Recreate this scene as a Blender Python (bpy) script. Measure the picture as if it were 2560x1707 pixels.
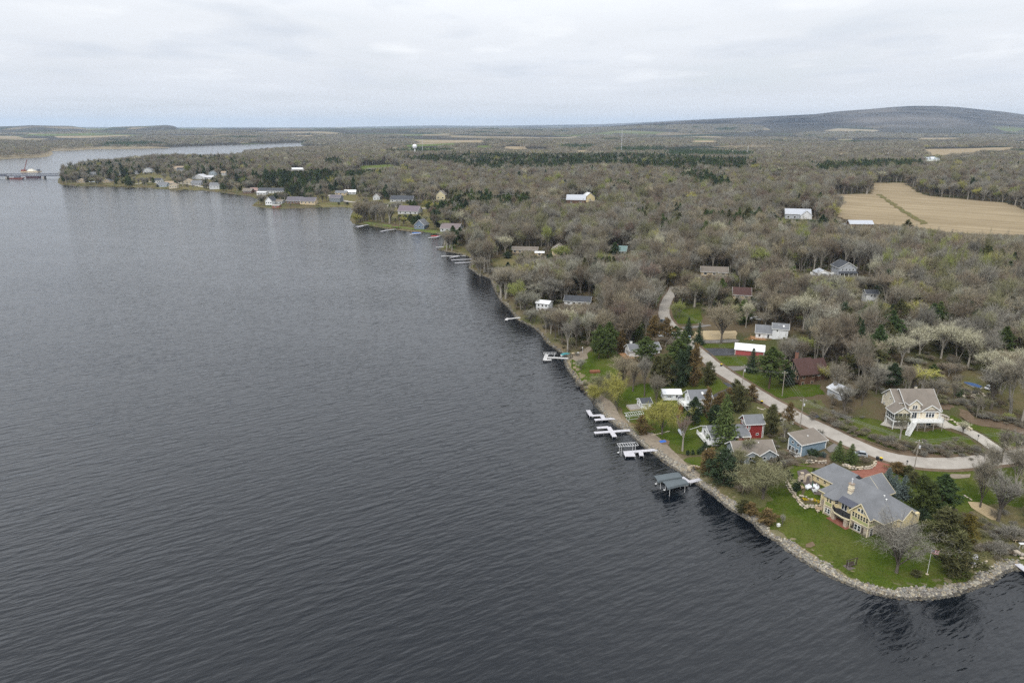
import bpy, bmesh, math, random
import numpy as np
from math import sin, cos, pi, radians, sqrt, atan2, exp
from mathutils import Vector, Matrix
from mathutils.geometry import delaunay_2d_cdt

random.seed(7); np.random.seed(7)
for o in list(bpy.data.objects): bpy.data.objects.remove(o, do_unlink=True)
SC = bpy.context.scene
COL = SC.collection

# ------------------------------------------------------------------ camera
F = 1775.0; YH = 316.0; CZ = 100.0
PITCH = math.atan((853.5 - YH) / F)
SP, CP = sin(PITCH), cos(PITCH)
cam = bpy.data.cameras.new('camera'); cam_ob = bpy.data.objects.new('camera', cam); COL.objects.link(cam_ob)
cam.sensor_width = 36.0; cam.lens = 36.0 * F / 2560.0
cam.clip_start = 1.0; cam.clip_end = 90000.0
cam_ob.location = (0, 0, CZ); cam_ob.rotation_euler = (pi / 2 - PITCH, 0, 0)
SC.camera = cam_ob
SC.render.engine = 'CYCLES'
SC.cycles.use_denoising = False
try:
    SC.cycles.denoiser = 'OPENIMAGEDENOISE'; SC.cycles.denoising_prefilter = 'ACCURATE'
except Exception: pass
SC.cycles.max_bounces = 5; SC.cycles.diffuse_bounces = 3; SC.cycles.glossy_bounces = 3
SC.cycles.transmission_bounces = 2; SC.cycles.transparent_max_bounces = 4; SC.cycles.volume_bounces = 1
SC.cycles.use_adaptive_sampling = False
SC.cycles.sample_clamp_indirect = 6.0
SC.view_settings.view_transform = 'Standard'; SC.view_settings.look = 'None'
SC.view_settings.gamma = 1.0; SC.view_settings.use_curve_mapping = False
SC.view_settings.exposure = 0.60

# ------------------------------------------------------------------ sky and sun
SUN_EL, SUN_AZ = radians(48), radians(205)      # azimuth clockwise from +Y
W = bpy.data.worlds.new('World'); SC.world = W; W.use_nodes = True
def build_world():
    nt = W.node_tree; nt.nodes.clear()
    N = nt.nodes.new; L = nt.links.new
    out = N('ShaderNodeOutputWorld'); bg = N('ShaderNodeBackground'); bg.inputs['Strength'].default_value = 0.1
    L(bg.outputs[0], out.inputs[0])
    sky = N('ShaderNodeTexSky'); sky.sky_type = 'NISHITA'; sky.sun_disc = False
    sky.sun_elevation = SUN_EL; sky.sun_rotation = SUN_AZ; sky.altitude = 300; sky.dust_density = 2.0
    tc = N('ShaderNodeTexCoord'); sep = N('ShaderNodeSeparateXYZ'); L(tc.outputs['Generated'], sep.inputs[0])
    def m(op, a, b=None, c=None, clamp=False):
        n = N('ShaderNodeMath'); n.operation = op; n.use_clamp = clamp
        for i, v in enumerate((a, b, c)):
            if v is None: continue
            if isinstance(v, (int, float)): n.inputs[i].default_value = v
            else: L(v, n.inputs[i])
        return n.outputs[0]
    def ramp(fac, pts):
        r = N('ShaderNodeValToRGB'); L(fac, r.inputs[0]); el = r.color_ramp.elements
        while len(el) < len(pts): el.new(0.5)
        for e, (p, c) in zip(el, pts):
            e.position = p; e.color = (c[0], c[1], c[2], 1) if isinstance(c, tuple) else (c, c, c, 1)
        return r.outputs[0]
    def mix(fac, a, b, mode='MIX'):
        n = N('ShaderNodeMix'); n.data_type = 'RGBA'; n.blend_type = mode
        for i, v in ((0, fac), (6, a), (7, b)):
            if isinstance(v, (int, float)): n.inputs[i].default_value = v
            elif isinstance(v, tuple): n.inputs[i].default_value = (*v, 1)
            else: L(v, n.inputs[i])
        return n.outputs[2]
    zc = m('MAXIMUM', sep.outputs[2], 0.015)
    # flat cloud deck seen in perspective
    den = m('ADD', zc, 0.055)
    u = m('DIVIDE', sep.outputs[0], den); v = m('DIVIDE', sep.outputs[1], den)
    cv = N('ShaderNodeCombineXYZ'); L(u, cv.inputs[0]); L(v, cv.inputs[1])
    def noise(vec, scale, detail, rough, off, stretch=(1, 1, 1)):
        mp = N('ShaderNodeMapping'); L(vec, mp.inputs[0]); mp.inputs['Location'].default_value = off; mp.inputs['Scale'].default_value = stretch
        n = N('ShaderNodeTexNoise'); n.inputs['Scale'].default_value = scale; n.inputs['Detail'].default_value = detail; n.inputs['Roughness'].default_value = rough
        L(mp.outputs[0], n.inputs[0]); return n.outputs[0]
    n1 = noise(cv.outputs[0], 0.42, 7, 0.55, (3.1, 1.7, 0), (1.0, 0.8, 1))
    n2 = noise(cv.outputs[0], 0.9, 5, 0.5, (8.0, 2.2, 0), (1.0, 0.62, 1))
    # overcast radiance by elevation: pale grey-blue low, whiter higher
    base = ramp(zc, [(0.0, (4.95, 5.1, 5.35)), (0.05, (5.3, 5.5, 5.85)), (0.12, (5.85, 6.05, 6.35)), (0.20, (6.9, 7.15, 7.5)), (0.35, (8.6, 8.9, 9.3)), (0.6, (9.0, 9.3, 9.7)), (1.0, (9.2, 9.5, 9.9))])
    k1 = ramp(n1, [(0.36, 0.955), (0.50, 1.0), (0.64, 1.04)])
    col = mix(1.0, base, k1, 'MULTIPLY')
    # darker grey puffs and brighter wisps
    puff = ramp(n2, [(0.53, 0.0), (0.70, 1.0)])
    elev = ramp(zc, [(0.03, 0.0), (0.075, 1.0)])
    # thin veil gap (bluer) from the clear sky
    gap = m('MULTIPLY', ramp(n1, [(0.30, 1.0), (0.45, 0.0)]), 0.12)
    col = mix(gap, col, sky.outputs[0])
    col = mix(m('MULTIPLY', m('MULTIPLY', puff, elev), 0.70), col, (4.5, 4.85, 5.4))
    wisp = m('MULTIPLY', ramp(n2, [(0.30, 1.0), (0.42, 0.0)]), m('MULTIPLY', elev, 0.40))
    col = mix(wisp, col, (7.6, 7.7, 7.8))
    L(col, bg.inputs[0])
build_world()
sun = bpy.data.lights.new('sun', 'SUN'); sun.energy = 1.5; sun.angle = radians(14); sun.color = (1.0, 0.965, 0.91)
sun_ob = bpy.data.objects.new('sun', sun); COL.objects.link(sun_ob)
sun_dir = Vector((sin(SUN_AZ) * cos(SUN_EL), cos(SUN_AZ) * cos(SUN_EL), sin(SUN_EL)))
sun_ob.rotation_euler = sun_dir.to_track_quat('Z', 'Y').to_euler()

# ------------------------------------------------------------------ the lie of the land
def plane_pt(px, py, z=0.0):
    cx = (px - 1280.0) / F; cy = (853.5 - py) / F
    dn = SP - cy * CP
    t = (CZ - z) / max(dn, 1e-4)
    return (cx * t, (CP + cy * SP) * t)
def proj(x, y, z):
    d = y * CP - (z - CZ) * SP; u = y * SP + (z - CZ) * CP
    return (1280 + F * x / d, 853.5 - F * u / d)
SHORE = [(2560,1423),(2526,1424),(2503,1434),(2486,1448),(2461,1460),(2433,1470),(2405,1480),(2377,1489),(2335,1494),(2293,1497),(2251,1494),(2209,1489),(2167,1479),(2138,1465),(2102,1452),(2068,1437),(2023,1411),(1970,1376),(1942,1352),(1908,1333),
(1885,1307),(1854,1287),(1821,1269),(1793,1244),(1770,1226),(1744,1210),(1724,1198),(1706,1182),(1688,1171),(1665,1157),(1642,1139),(1624,1127),(1604,1111),(1584,1093),(1563,1078),(1538,1062),(1517,1047),(1502,1027),(1487,1010),(1466,984),(1450,962),
(1444,957),(1424,932),(1413,912),(1412,902),(1420,893),(1396,878),(1368,859),(1352,836),(1335,820),(1293,800),(1281,783),(1270,769),(1253,755),(1239,733),(1231,710),(1225,696),
(1195,688),(1171,670),(1177,655),(1174,643),(1153,636),(1118,631),(1094,625),(1106,619),(1112,595),(1088,583),(1058,582),(1023,580),(987,575),(951,569),(915,563),(883,560),(875,551),(877,539),(883,527),(880,520),(853,517),(820,518),(779,519),(734,522),(689,522),(645,518),(628,515),(636,509),(648,500),(624,490),(600,488),
(580,485),(557,482),(521,478),(476,476),(429,475),(372,470),(312,469),(253,467),(193,465),(155,463),(144,457),(146,446),(170,432),(230,422),(300,416),(400,408),(500,404),(560,407),(590,404),(586,396),(592,390),(640,385),(700,383),(758,380),(808,377),(826,372),(812,369),(778,369),(758,366),(752,361),(755,357),
(719,358),(660,360),(600,362),(565,363),(476,366),(428,368),(425,370),(357,372),(238,373),(190,376),(128,378),(134,384),(125,391),(101,394),(60,395),(0,399),(-300,408)]
WPOLY = [plane_pt(*p) for p in SHORE] + [(-3800, 2000), (-9000, 1500), (-9000, -3000), (4000, -3000), (4000, 60), (900, 150), (420, 175), (300, 185)]
WP = np.array(WPOLY)
def inside(poly, X, Y):
    P = np.asarray(poly); x0, y0 = P[:, 0], P[:, 1]; x1, y1 = np.roll(x0, -1), np.roll(y0, -1)
    r = np.zeros(X.shape, bool)
    for a, b, c, d in zip(x0, y0, x1, y1):
        if b == d: continue
        k = ((b > Y) != (d > Y)) & (X < (c - a) * (Y - b) / (d - b) + a)
        r ^= k
    return r
def shore_dist(X, Y):
    """metres inland of the waterline, negative over the lake"""
    best = np.full(X.shape, 1e9)
    x0, y0 = WP[:, 0], WP[:, 1]; x1, y1 = np.roll(x0, -1), np.roll(y0, -1)
    for a, b, c, d in zip(x0, y0, x1, y1):
        dx, dy = c - a, d - b; l2 = dx * dx + dy * dy
        t = np.clip(((X - a) * dx + (Y - b) * dy) / l2, 0, 1)
        q = (X - a - t * dx) ** 2 + (Y - b - t * dy) ** 2
        np.minimum(best, q, out=best)
    best = np.sqrt(best)
    return np.where(inside(WPOLY, X, Y), -best, best)
def skyline(pts, D):
    th, z = [], []
    for px, py in pts:
        cx = (px - 1280) / F; cy = (853.5 - py) / F
        fw = CP + cy * SP; th.append(cx / fw); z.append(CZ + D * (cy * CP - SP) / fw)
    return np.array(th), np.array(z)
RIDGES = []
for D, S0, S1, pts in (
    (9500, 3000, 3000, [(1400,322),(1500,317),(1560,313),(1660,306),(1740,301),(1820,297),(1900,293),(1970,289.5),(2040,286),(2096,279),(2180,273),(2230,268.5),(2279,265),(2335,265),(2390,268),(2433,272.5),(2517,281),(2560,287),(2700,299),(2900,309),(3200,316)]),
    (20000, 4500, 6000, [(-800,318),(215,318),(330,318.5),(450,319.5),(600,320),(760,320),(830,318.5),(900,317.5),(1000,315.5),(1080,314),(1200,315),(1300,314),(1400,312.5),(1500,311),(1600,307),(1700,301.5),(1800,296.5),(1900,293.5),(2050,290),(2300,282),(2480,279),(2600,281),(3000,290)]),
    (14500, 2500, 3000, [(-800,323),(500,324),(800,322),(900,320),(1000,321),(1150,318.5),(1240,320),(1330,318),(1450,319.5),(1560,317),(1800,318),(2200,318),(3000,318)]),
    (8300, 1100, 1300, [(-600,317),(-200,316),(0,316.5),(45,315.5),(74,313.5),(119,314.5),(178,315.2),(202,319),(220,323.5),(253,324.5),(283,318),(327,316.3),(372,315.2),(417,313),(437,316),(452,325),(470,334),(500,338),(600,340)]),
):
    th, z = skyline(pts, D); z = np.minimum(z, 345.0); RIDGES.append((D, S0, S1, th, z))
def sstep(a, b, x):
    t = np.clip((x - a) / (b - a), 0, 1); return t * t * (3 - 2 * t)
PLATEAU = [([(79.0,184.5),(81.2,175.2),(86.8,173.0),(91,167),(96.5,162.5),(103,160.5),(113,168),(112,177),(104,185),(95,188),(84,190)], 5.0, 3.6),
           ([(121,228),(127.5,219.5),(139.5,217.5),(152,222),(156,242),(120,244)], 9.9, 4.2)]
def HGT_D(X, Y, d):
    h = np.where(d < 0, np.maximum(d * 0.35, -3.0), 0.0)
    dp = np.maximum(d, 0)
    h = h + 1.35 * sstep(-0.3, 4.2, dp) + 1.5 * sstep(4, 34, dp) + 3.2 * sstep(30, 62, dp) + 4.0 * sstep(58, 140, dp) + 3.0 * sstep(120, 420, dp)
    far = sstep(60, 420, dp)
    n = (np.sin(X / 83.0 + 0.7) * np.cos(Y / 97.0 + 1.1) * 1.6 + np.sin(X / 211.0 + Y / 260.0) * 3.0 + np.sin(X / 410.0 - Y / 530.0 + 2) * 4.0 + 3 * np.sin(Y / 610.0 + X / 900.0))
    h = h + far * n + 42 * sstep(4300, 9500, Y)
    for D, S0, S1, th, z in RIDGES:
        m = (Y > D - S0 * 1.01) & (Y < D + S1 * 1.01)
        if not m.any(): continue
        t = np.where(Y > 10, X / np.maximum(Y, 10), 0)
        zz = np.interp(t, th, z) 
        g = np.where(Y < D, sstep(D - S0, D, Y), 1 - sstep(D, D + S1, Y))
        rug = 1 + 0.05 * np.sin(X / 310.0 + 1) * np.sin(Y / 420.0) * (Y < D - 400)
        h = np.where(m, np.maximum(h, h + (zz - h) * g * rug * (zz > h)), h)
    for poly, zt, bl in PLATEAU:
        P = np.array(poly); lo = P.min(0) - bl * 2; hi = P.max(0) + bl * 2; b = (X > lo[0]) & (X < hi[0]) & (Y > lo[1]) & (Y < hi[1])
        if not b.any(): continue
        xs, ys = X[b], Y[b]; best = np.full(xs.shape, 1e9)
        for (a, c), (e, f) in zip(poly, poly[1:] + poly[:1]):
            dx, dy = e - a, f - c; t = np.clip(((xs - a) * dx + (ys - c) * dy) / (dx * dx + dy * dy), 0, 1); best = np.minimum(best, np.hypot(xs - a - t * dx, ys - c - t * dy))
        k = np.where(inside(poly, xs, ys), 1.0, 1 - sstep(0, bl, best)); hb = h[b]; h = h.copy(); h[b] = np.where(hb < zt, hb + (zt - hb) * k, hb)
    return h
def HG(x, y):
    X = np.atleast_1d(np.asarray(x, float)); Y = np.atleast_1d(np.asarray(y, float))
    return HGT_D(X, Y, shore_dist(X, Y))
def gz(x, y): return float(HG(x, y)[0])
def G(px, py, dz=0.0):
    """where the sight line through a photo point meets the ground (raised by dz)"""
    z = 3.0
    for _ in range(25):
        x, y = plane_pt(px, py, z + dz); z2 = max(gz(x, y), 0.0)
        if abs(z2 - z) < 0.01: break
        z = 0.5 * z + 0.5 * z2
    x, y = plane_pt(px, py, z + dz)
    return Vector((x, y, z2))
# ------------------------------------------------------------------ helpers
def tag(o, label=None, cat=None, group=None, kind=None):
    if label: o['label'] = label
    if cat: o['category'] = cat
    if group: o['group'] = group
    if kind: o['kind'] = kind
    return o
def empty(name, loc, rz=0.0, label=None, cat=None, group=None):
    o = bpy.data.objects.new(name, None); COL.objects.link(o)
    o.location = loc; o.rotation_euler = (0, 0, rz); o.empty_display_size = 0.5
    return tag(o, label, cat, group)
def mesh_np(name, verts, faces, mats=(), smooth=False):
    """fast mesh from arrays; faces is an (n,3|4) int array or list of lists"""
    me = bpy.data.meshes.new(name)
    v = np.asarray(verts, np.float32).reshape(-1, 3)
    if isinstance(faces, np.ndarray):
        n, k = faces.shape
        me.vertices.add(len(v)); me.vertices.foreach_set('co', v.ravel())
        me.loops.add(n * k); me.loops.foreach_set('vertex_index', faces.astype(np.int32).ravel())
        me.polygons.add(n); me.polygons.foreach_set('loop_start', np.arange(0, n * k, k, dtype=np.int32))
        me.update(calc_edges=True)
    else:
        me.from_pydata([tuple(map(float, p)) for p in v], [], faces); me.update()
    for m in mats: me.materials.append(m)
    if smooth: me.polygons.foreach_set('use_smooth', np.ones(len(me.polygons), bool))
    return me
def obj(name, me, parent=None):
    o = bpy.data.objects.new(name, me); COL.objects.link(o)
    if parent is not None: o.parent = parent
    return o
class MB:
    """collects shapes into one mesh"""
    def __init__(s): s.v = []; s.f = []; s.mi = []; s.cur = 0
    def mat(s, i): s.cur = i; return s
    def add(s, vs, fs):
        b = len(s.v); s.v += [tuple(p) for p in vs]; s.f += [tuple(b + i for i in f) for f in fs]; s.mi += [s.cur] * len(fs); return s
    def box(s, x0, y0, z0, x1, y1, z1):
        v = [(x0,y0,z0),(x1,y0,z0),(x1,y1,z0),(x0,y1,z0),(x0,y0,z1),(x1,y0,z1),(x1,y1,z1),(x0,y1,z1)]
        return s.add(v, [(0,3,2,1),(4,5,6,7),(0,1,5,4),(1,2,6,5),(2,3,7,6),(3,0,4,7)])
    def prism(s, pts, z0, z1):
        n = len(pts); v = [(p[0],p[1],z0) for p in pts] + [(p[0],p[1],z1) for p in pts]
        f = [tuple(range(n))[::-1], tuple(range(n, 2*n))] + [(i,(i+1)%n,n+(i+1)%n,n+i) for i in range(n)]
        return s.add(v, f)
    def hexa(s, a, b):
        """solid between two quads a (bottom ring) and b (top ring)"""
        n = len(a); v = list(a) + list(b)
        f = [tuple(range(n))[::-1], tuple(range(n, 2*n))] + [(i,(i+1)%n,n+(i+1)%n,n+i) for i in range(n)]
        return s.add(v, f)
    def bar(s, p, q, r, r2=None, n=4):
        p = Vector(p); q = Vector(q); d = q - p
        if d.length < 1e-6: return s
        a = d.orthogonal().normalized(); b = d.normalized().cross(a); r2 = r if r2 is None else r2
        A = [p + (a*cos(2*pi*(i+.5)/n) + b*sin(2*pi*(i+.5)/n))*r for i in range(n)]
        B = [q + (a*cos(2*pi*(i+.5)/n) + b*sin(2*pi*(i+.5)/n))*r2 for i in range(n)]
        return s.hexa(A, B)
    def beam(s, p, q, w, h, up=(0,0,1)):
        p = Vector(p); q = Vector(q); d = (q - p).normalized(); a = d.cross(Vector(up))
        a = (a.normalized() if a.length > 1e-5 else Vector((1,0,0))); b = a.cross(d)
        r = lambda c: [c - a*w/2 - b*h/2, c + a*w/2 - b*h/2, c + a*w/2 + b*h/2, c - a*w/2 + b*h/2]
        return s.hexa(r(p), r(q))
    def tube(s, pts, r, n=5):
        for a, b in zip(pts, pts[1:]): s.bar(a, b, r, n=n)
        return s
    def lathe(s, prof, n=12, cx=0, cy=0):
        v = []; f = []
        for (r, z) in prof: v += [(cx + r*cos(2*pi*i/n), cy + r*sin(2*pi*i/n), z) for i in range(n)]
        for k in range(len(prof)-1):
            for i in range(n): f.append((k*n+i, k*n+(i+1)%n, (k+1)*n+(i+1)%n, (k+1)*n+i))
        f.append(tuple(range(n))[::-1]); f.append(tuple((len(prof)-1)*n+i for i in range(n)))
        return s.add(v, f)
    def mesh(s, name, *mats, smooth=False):
        me = bpy.data.meshes.new(name); me.from_pydata(s.v, [], s.f)
        for m in mats: me.materials.append(m)
        if len(mats) > 1: me.polygons.foreach_set('material_index', s.mi)
        if smooth: me.polygons.foreach_set('use_smooth', [True]*len(s.f))
        me.update(); return me
    def build(s, name, mats, parent=None, smooth=False):
        if not isinstance(mats, (list, tuple)): mats = (mats,)
        return obj(name, s.mesh(name, *mats, smooth=smooth), parent)
def copy_tree(o, parent=None):
    c = o.copy(); COL.objects.link(c)
    if parent is not None: c.parent = parent
    for ch in list(o.children): copy_tree(ch, c)
    return c

# ------------------------------------------------------------------ materials
class NT:
    def __init__(s, name, rough=0.8, spec=0.3):
        s.m = bpy.data.materials.new(name); s.m.use_nodes = True; s.t = s.m.node_tree
        s.p = s.t.nodes['Principled BSDF']; s.p.inputs['Roughness'].default_value = rough
        s.p.inputs['Specular IOR Level'].default_value = spec
    def n(s, typ, **kw):
        x = s.t.nodes.new(typ)
        for k, v in kw.items(): setattr(x, k, v)
        return x
    def l(s, a, b): s.t.links.new(a, b)
    def setin(s, sock, v):
        if isinstance(v, (int, float)): sock.default_value = v
        elif isinstance(v, tuple): sock.default_value = (*v, 1.0) if len(v) == 3 and sock.type == 'RGBA' else v
        else: s.l(v, sock)
    def pos(s): return s.n('ShaderNodeNewGeometry').outputs['Position']
    def objc(s): return s.n('ShaderNodeTexCoord').outputs['Object']
    def noise(s, vec, scale, detail=4, rough=0.55, stretch=None, rot=0.0, col=False):
        if stretch or rot:
            mp = s.n('ShaderNodeMapping'); s.l(vec, mp.inputs[0]); mp.inputs['Rotation'].default_value = (0, 0, rot)
            if rot and stretch:
                mp2 = s.n('ShaderNodeMapping'); s.l(mp.outputs[0], mp2.inputs[0]); mp2.inputs['Scale'].default_value = stretch; vec = mp2.outputs[0]
            else:
                if stretch: mp.inputs['Scale'].default_value = stretch
                vec = mp.outputs[0]
        x = s.n('ShaderNodeTexNoise'); x.inputs['Scale'].default_value = scale; x.inputs['Detail'].default_value = detail; x.inputs['Roughness'].default_value = rough
        s.l(vec, x.inputs[0]); return x.outputs[1 if col else 0]
    def ramp(s, fac, pts):
        r = s.n('ShaderNodeValToRGB'); s.l(fac, r.inputs[0]); el = r.color_ramp.elements
        while len(el) < len(pts): el.new(0.5)
        for e, (p, c) in zip(el, pts): e.position = p; e.color = (*c, 1) if isinstance(c, tuple) else (c, c, c, 1)
        return r.outputs[0]
    def mix(s, fac, a, b, mode='MIX'):
        x = s.n('ShaderNodeMix', data_type='RGBA', blend_type=mode)
        s.setin(x.inputs[0], fac); s.setin(x.inputs[6], a); s.setin(x.inputs[7], b); return x.outputs[2]
    def math(s, op, a, b=None, clamp=False):
        x = s.n('ShaderNodeMath', operation=op, use_clamp=clamp); s.setin(x.inputs[0], a)
        if b is not None: s.setin(x.inputs[1], b)
        return x.outputs[0]
    def attr(s, name, typ='GEOMETRY', out='Fac'):
        x = s.n('ShaderNodeAttribute', attribute_name=name, attribute_type=typ); return x.outputs[out]
    def base(s, v): s.setin(s.p.inputs['Base Color'], v); return s
    def bump(s, h, strength=0.5, dist=0.05):
        b = s.n('ShaderNodeBump'); b.inputs['Strength'].default_value = strength; b.inputs['Distance'].default_value = dist
        s.l(h, b.inputs['Height']); s.l(b.outputs[0], s.p.inputs['Normal']); return s
def sc(c, k): return tuple(x * k for x in c)
MATS = {}
def M(name, col=None, rough=0.75, var=0.18, scale=0.9, spec=0.3, stretch=None, metal=0.0):
    """weathered single-colour surface: uneven tone, faint streaks, fine relief"""
    if name in MATS: return MATS[name]
    t = NT(name, rough, spec); p = t.objc()
    n1 = t.noise(p, scale, 5, 0.6, stretch=stretch); n2 = t.noise(p, scale * 7, 3)
    c = t.mix(t.ramp(n1, [(0.3, 0.0), (0.7, 1.0)]), sc(col, 1 - var), sc(col, 1 + var * 0.5))
    c = t.mix(0.35, c, t.mix(n2, sc(col, 1 - var), sc(col, 1 + var)))
    t.base(c); t.p.inputs['Metallic'].default_value = metal
    MATS[name] = t.m; return t.m
def Msiding(name, col, pitch=0.22, axis='Z'):
    if name in MATS: return MATS[name]
    t = NT(name, 0.6, 0.3); p = t.objc()
    sp = t.n('ShaderNodeSeparateXYZ'); t.l(p, sp.inputs[0])
    if axis == 'Z': k = t.math('FRACT', t.math('MULTIPLY', sp.outputs[2], 1 / pitch))
    else: k = t.math('FRACT', t.math('MULTIPLY', t.math('ADD', sp.outputs[0], sp.outputs[1]), 1 / pitch))
    n1 = t.noise(p, 0.7, 5, 0.6, stretch=(1, 1, 0.4))
    c = t.mix(t.ramp(n1, [(0.3, 0.0), (0.7, 1.0)]), sc(col, 0.88), sc(col, 1.05)); t.base(c); t.bump(k, 0.6, 0.02)
    MATS[name] = t.m; return t.m
def Mshingle(name, col, var=0.42):
    if name in MATS: return MATS[name]
    t = NT(name, 0.9, 0.08); p = t.objc()
    n1 = t.noise(p, 0.35, 5, 0.65); n2 = t.noise(p, 3.2, 2, 0.6, stretch=(1, 1, 2.0)); n3 = t.noise(p, 1.1, 3, 0.6, stretch=(3.0, 3.0, 0.25))
    c = t.mix(t.ramp(n1, [(0.28, 0.0), (0.72, 1.0)]), sc(col, 1 - var), sc(col, 1 + var * 0.6))
    c = t.mix(0.45, c, t.mix(n2, sc(col, 0.6), sc(col, 1.4))); c = t.mix(0.25, c, t.mix(n3, sc(col, 0.65), sc(col, 1.3)))
    t.base(c); t.bump(n2, 0.5, 0.03); MATS[name] = t.m; return t.m
def Mstone(name, a, b, c, scale=1.6):
    if name in MATS: return MATS[name]
    t = NT(name, 0.9, 0.2); p = t.objc()
    v = t.n('ShaderNodeTexVoronoi'); v.inputs['Scale'].default_value = scale; t.l(p, v.inputs[0])
    sep = t.n('ShaderNodeSeparateColor'); t.l(v.outputs['Color'], sep.inputs[0])
    k = t.ramp(sep.outputs[0], [(0.0, a), (0.45, b), (0.8, c), (1.0, sc(b, 1.2))])
    v2 = t.n('ShaderNodeTexVoronoi', feature='DISTANCE_TO_EDGE'); v2.inputs['Scale'].default_value = scale; t.l(p, v2.inputs[0])
    e = t.ramp(v2.outputs['Distance'], [(0.0, 0.45), (0.09, 1.0)])
    k = t.mix(1.0, k, e, 'MULTIPLY'); n = t.noise(p, 6, 4)
    t.base(t.mix(0.25, k, t.mix(n, sc(b, 0.5), sc(b, 1.5)))); t.bump(e, 0.8, 0.05); MATS[name] = t.m; return t.m
def Mglass(name='window_glass', col=(0.015, 0.02, 0.028)):
    if name in MATS: return MATS[name]
    t = NT(name, 0.08, 0.6); t.base(col); MATS[name] = t.m; return t.m

def mat_ground():
    t = NT('ground_cover', 1.0, 0.0); p = t.pos()
    big = t.noise(p, 0.006, 6, 0.6); mid = t.noise(p, 0.055, 5, 0.62); fine = t.noise(p, 0.9, 4, 0.65); vf = t.noise(p, 4.5, 3, 0.6)
    litter = t.mix(mid, (0.050, 0.036, 0.024), (0.150, 0.112, 0.074))
    litter = t.mix(t.ramp(fine, [(0.35, 0.0), (0.7, 1.0)]), litter, (0.105, 0.088, 0.050))
    moss = t.mix(fine, (0.030, 0.042, 0.012), (0.085, 0.098, 0.036))
    c = t.mix(t.ramp(t.noise(p, 0.035, 4, 0.6), [(0.44, 0.0), (0.60, 0.75)]), litter, moss)
    # far country: patchwork of woods and fields
    v = t.n('ShaderNodeTexVoronoi'); v.inputs['Scale'].default_value = 0.0024; v.inputs['Randomness'].default_value = 1.0; t.l(p, v.inputs[0])
    sep = t.n('ShaderNodeSeparateColor'); t.l(v.outputs['Color'], sep.inputs[0])
    wood = t.mix(t.noise(p, 0.012, 6, 0.7), (0.030, 0.027, 0.024), (0.105, 0.092, 0.072))
    patch = t.ramp(sep.outputs[0], [(0.0, (0.055, 0.050, 0.040)), (0.60, (0.055, 0.050, 0.040)), (0.64, (0.27, 0.22, 0.14)), (0.74, (0.30, 0.25, 0.17)), (0.77, (0.11, 0.135, 0.05)), (0.88, (0.13, 0.15, 0.065)), (0.91, (0.030, 0.042, 0.024))])
    far = t.mix(0.85, wood, patch)
    hill = t.attr('hill'); far = t.mix(hill, far, t.mix(t.ramp(t.noise(p, 0.0020, 6, 0.58, stretch=(0.6, 1, 1)), [(0.38, 0.0), (0.64, 1.0)]), (0.012, 0.012, 0.015), (0.120, 0.106, 0.094)))
    c = t.mix(t.attr('far'), c, far)
    # bare earth and dry grass close to the water
    sh = t.mix(fine, (0.16, 0.125, 0.075), (0.30, 0.25, 0.17))
    c = t.mix(t.attr('shore'), c, t.mix(t.ramp(mid, [(0.4, 0.0), (0.6, 1.0)]), sh, (0.07, 0.085, 0.03)))
    c = t.mix(0.4, c, t.mix(1.0, c, t.ramp(vf, [(0.25, 0.35), (0.75, 1.5)]), 'MULTIPLY'))
    t.base(c); t.bump(fine, 0.8, 0.25); return t.m
def mat_grass(name, a, b, dry, dry_amt):
    t = NT(name, 1.0, 0.0); p = t.pos()
    n0 = t.noise(p, 0.05, 4, 0.6); n1 = t.noise(p, 0.35, 5, 0.65); n2 = t.noise(p, 2.2, 4, 0.7); n3 = t.noise(p, 0.5, 3, 0.5, stretch=(1.0, 0.12, 1), rot=0.5)
    c = t.mix(n1, a, b); c = t.mix(0.35, c, t.mix(n3, sc(a, 0.8), sc(b, 1.15)))
    c = t.mix(t.ramp(n0, [(0.5 - dry_amt * 0.5, 0.0), (0.85 - dry_amt * 0.5, 0.8)]), c, dry)
    n4 = t.noise(p, 0.16, 6, 0.72); c = t.mix(t.ramp(n4, [(0.52, 0.0), (0.66, 0.6)]), c, sc(dry, 0.8)); c = t.mix(t.ramp(n4, [(0.34, 0.55), (0.46, 0.0)]), c, sc(a, 0.62))
    c = t.mix(0.7, c, t.mix(1.0, c, t.ramp(n2, [(0.25, 0.35), (0.75, 1.7)]), 'MULTIPLY'))
    t.base(c); t.bump(n2, 0.6, 0.12); return t.m
def mat_field(name, a, b, rows, ang):
    t = NT(name, 1.0, 0.0); p = t.pos()
    r1 = t.noise(p, 0.30, 4, 0.55, stretch=(0.05, 1.0, 1), rot=-ang); r2 = t.noise(p, 0.075, 3, 0.5, stretch=(0.05, 1.0, 1), rot=-ang); n = t.noise(p, 0.012, 5, 0.65); f = t.noise(p, 0.5, 4, 0.6)
    c = t.mix(t.ramp(r1, [(0.43, 0.0), (0.57, 1.0)]), sc(a, .8), sc(b, 1.08)); c = t.mix(0.5, c, t.mix(t.ramp(r2, [(0.42, 0.0), (0.58, 1.0)]), a, b))
    c = t.mix(t.ramp(n, [(0.35, 0.0), (0.68, 0.6)]), c, rows); c = t.mix(0.3, c, t.mix(f, sc(a, 0.8), sc(b, 1.2)))
    t.base(c); return t.m
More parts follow.
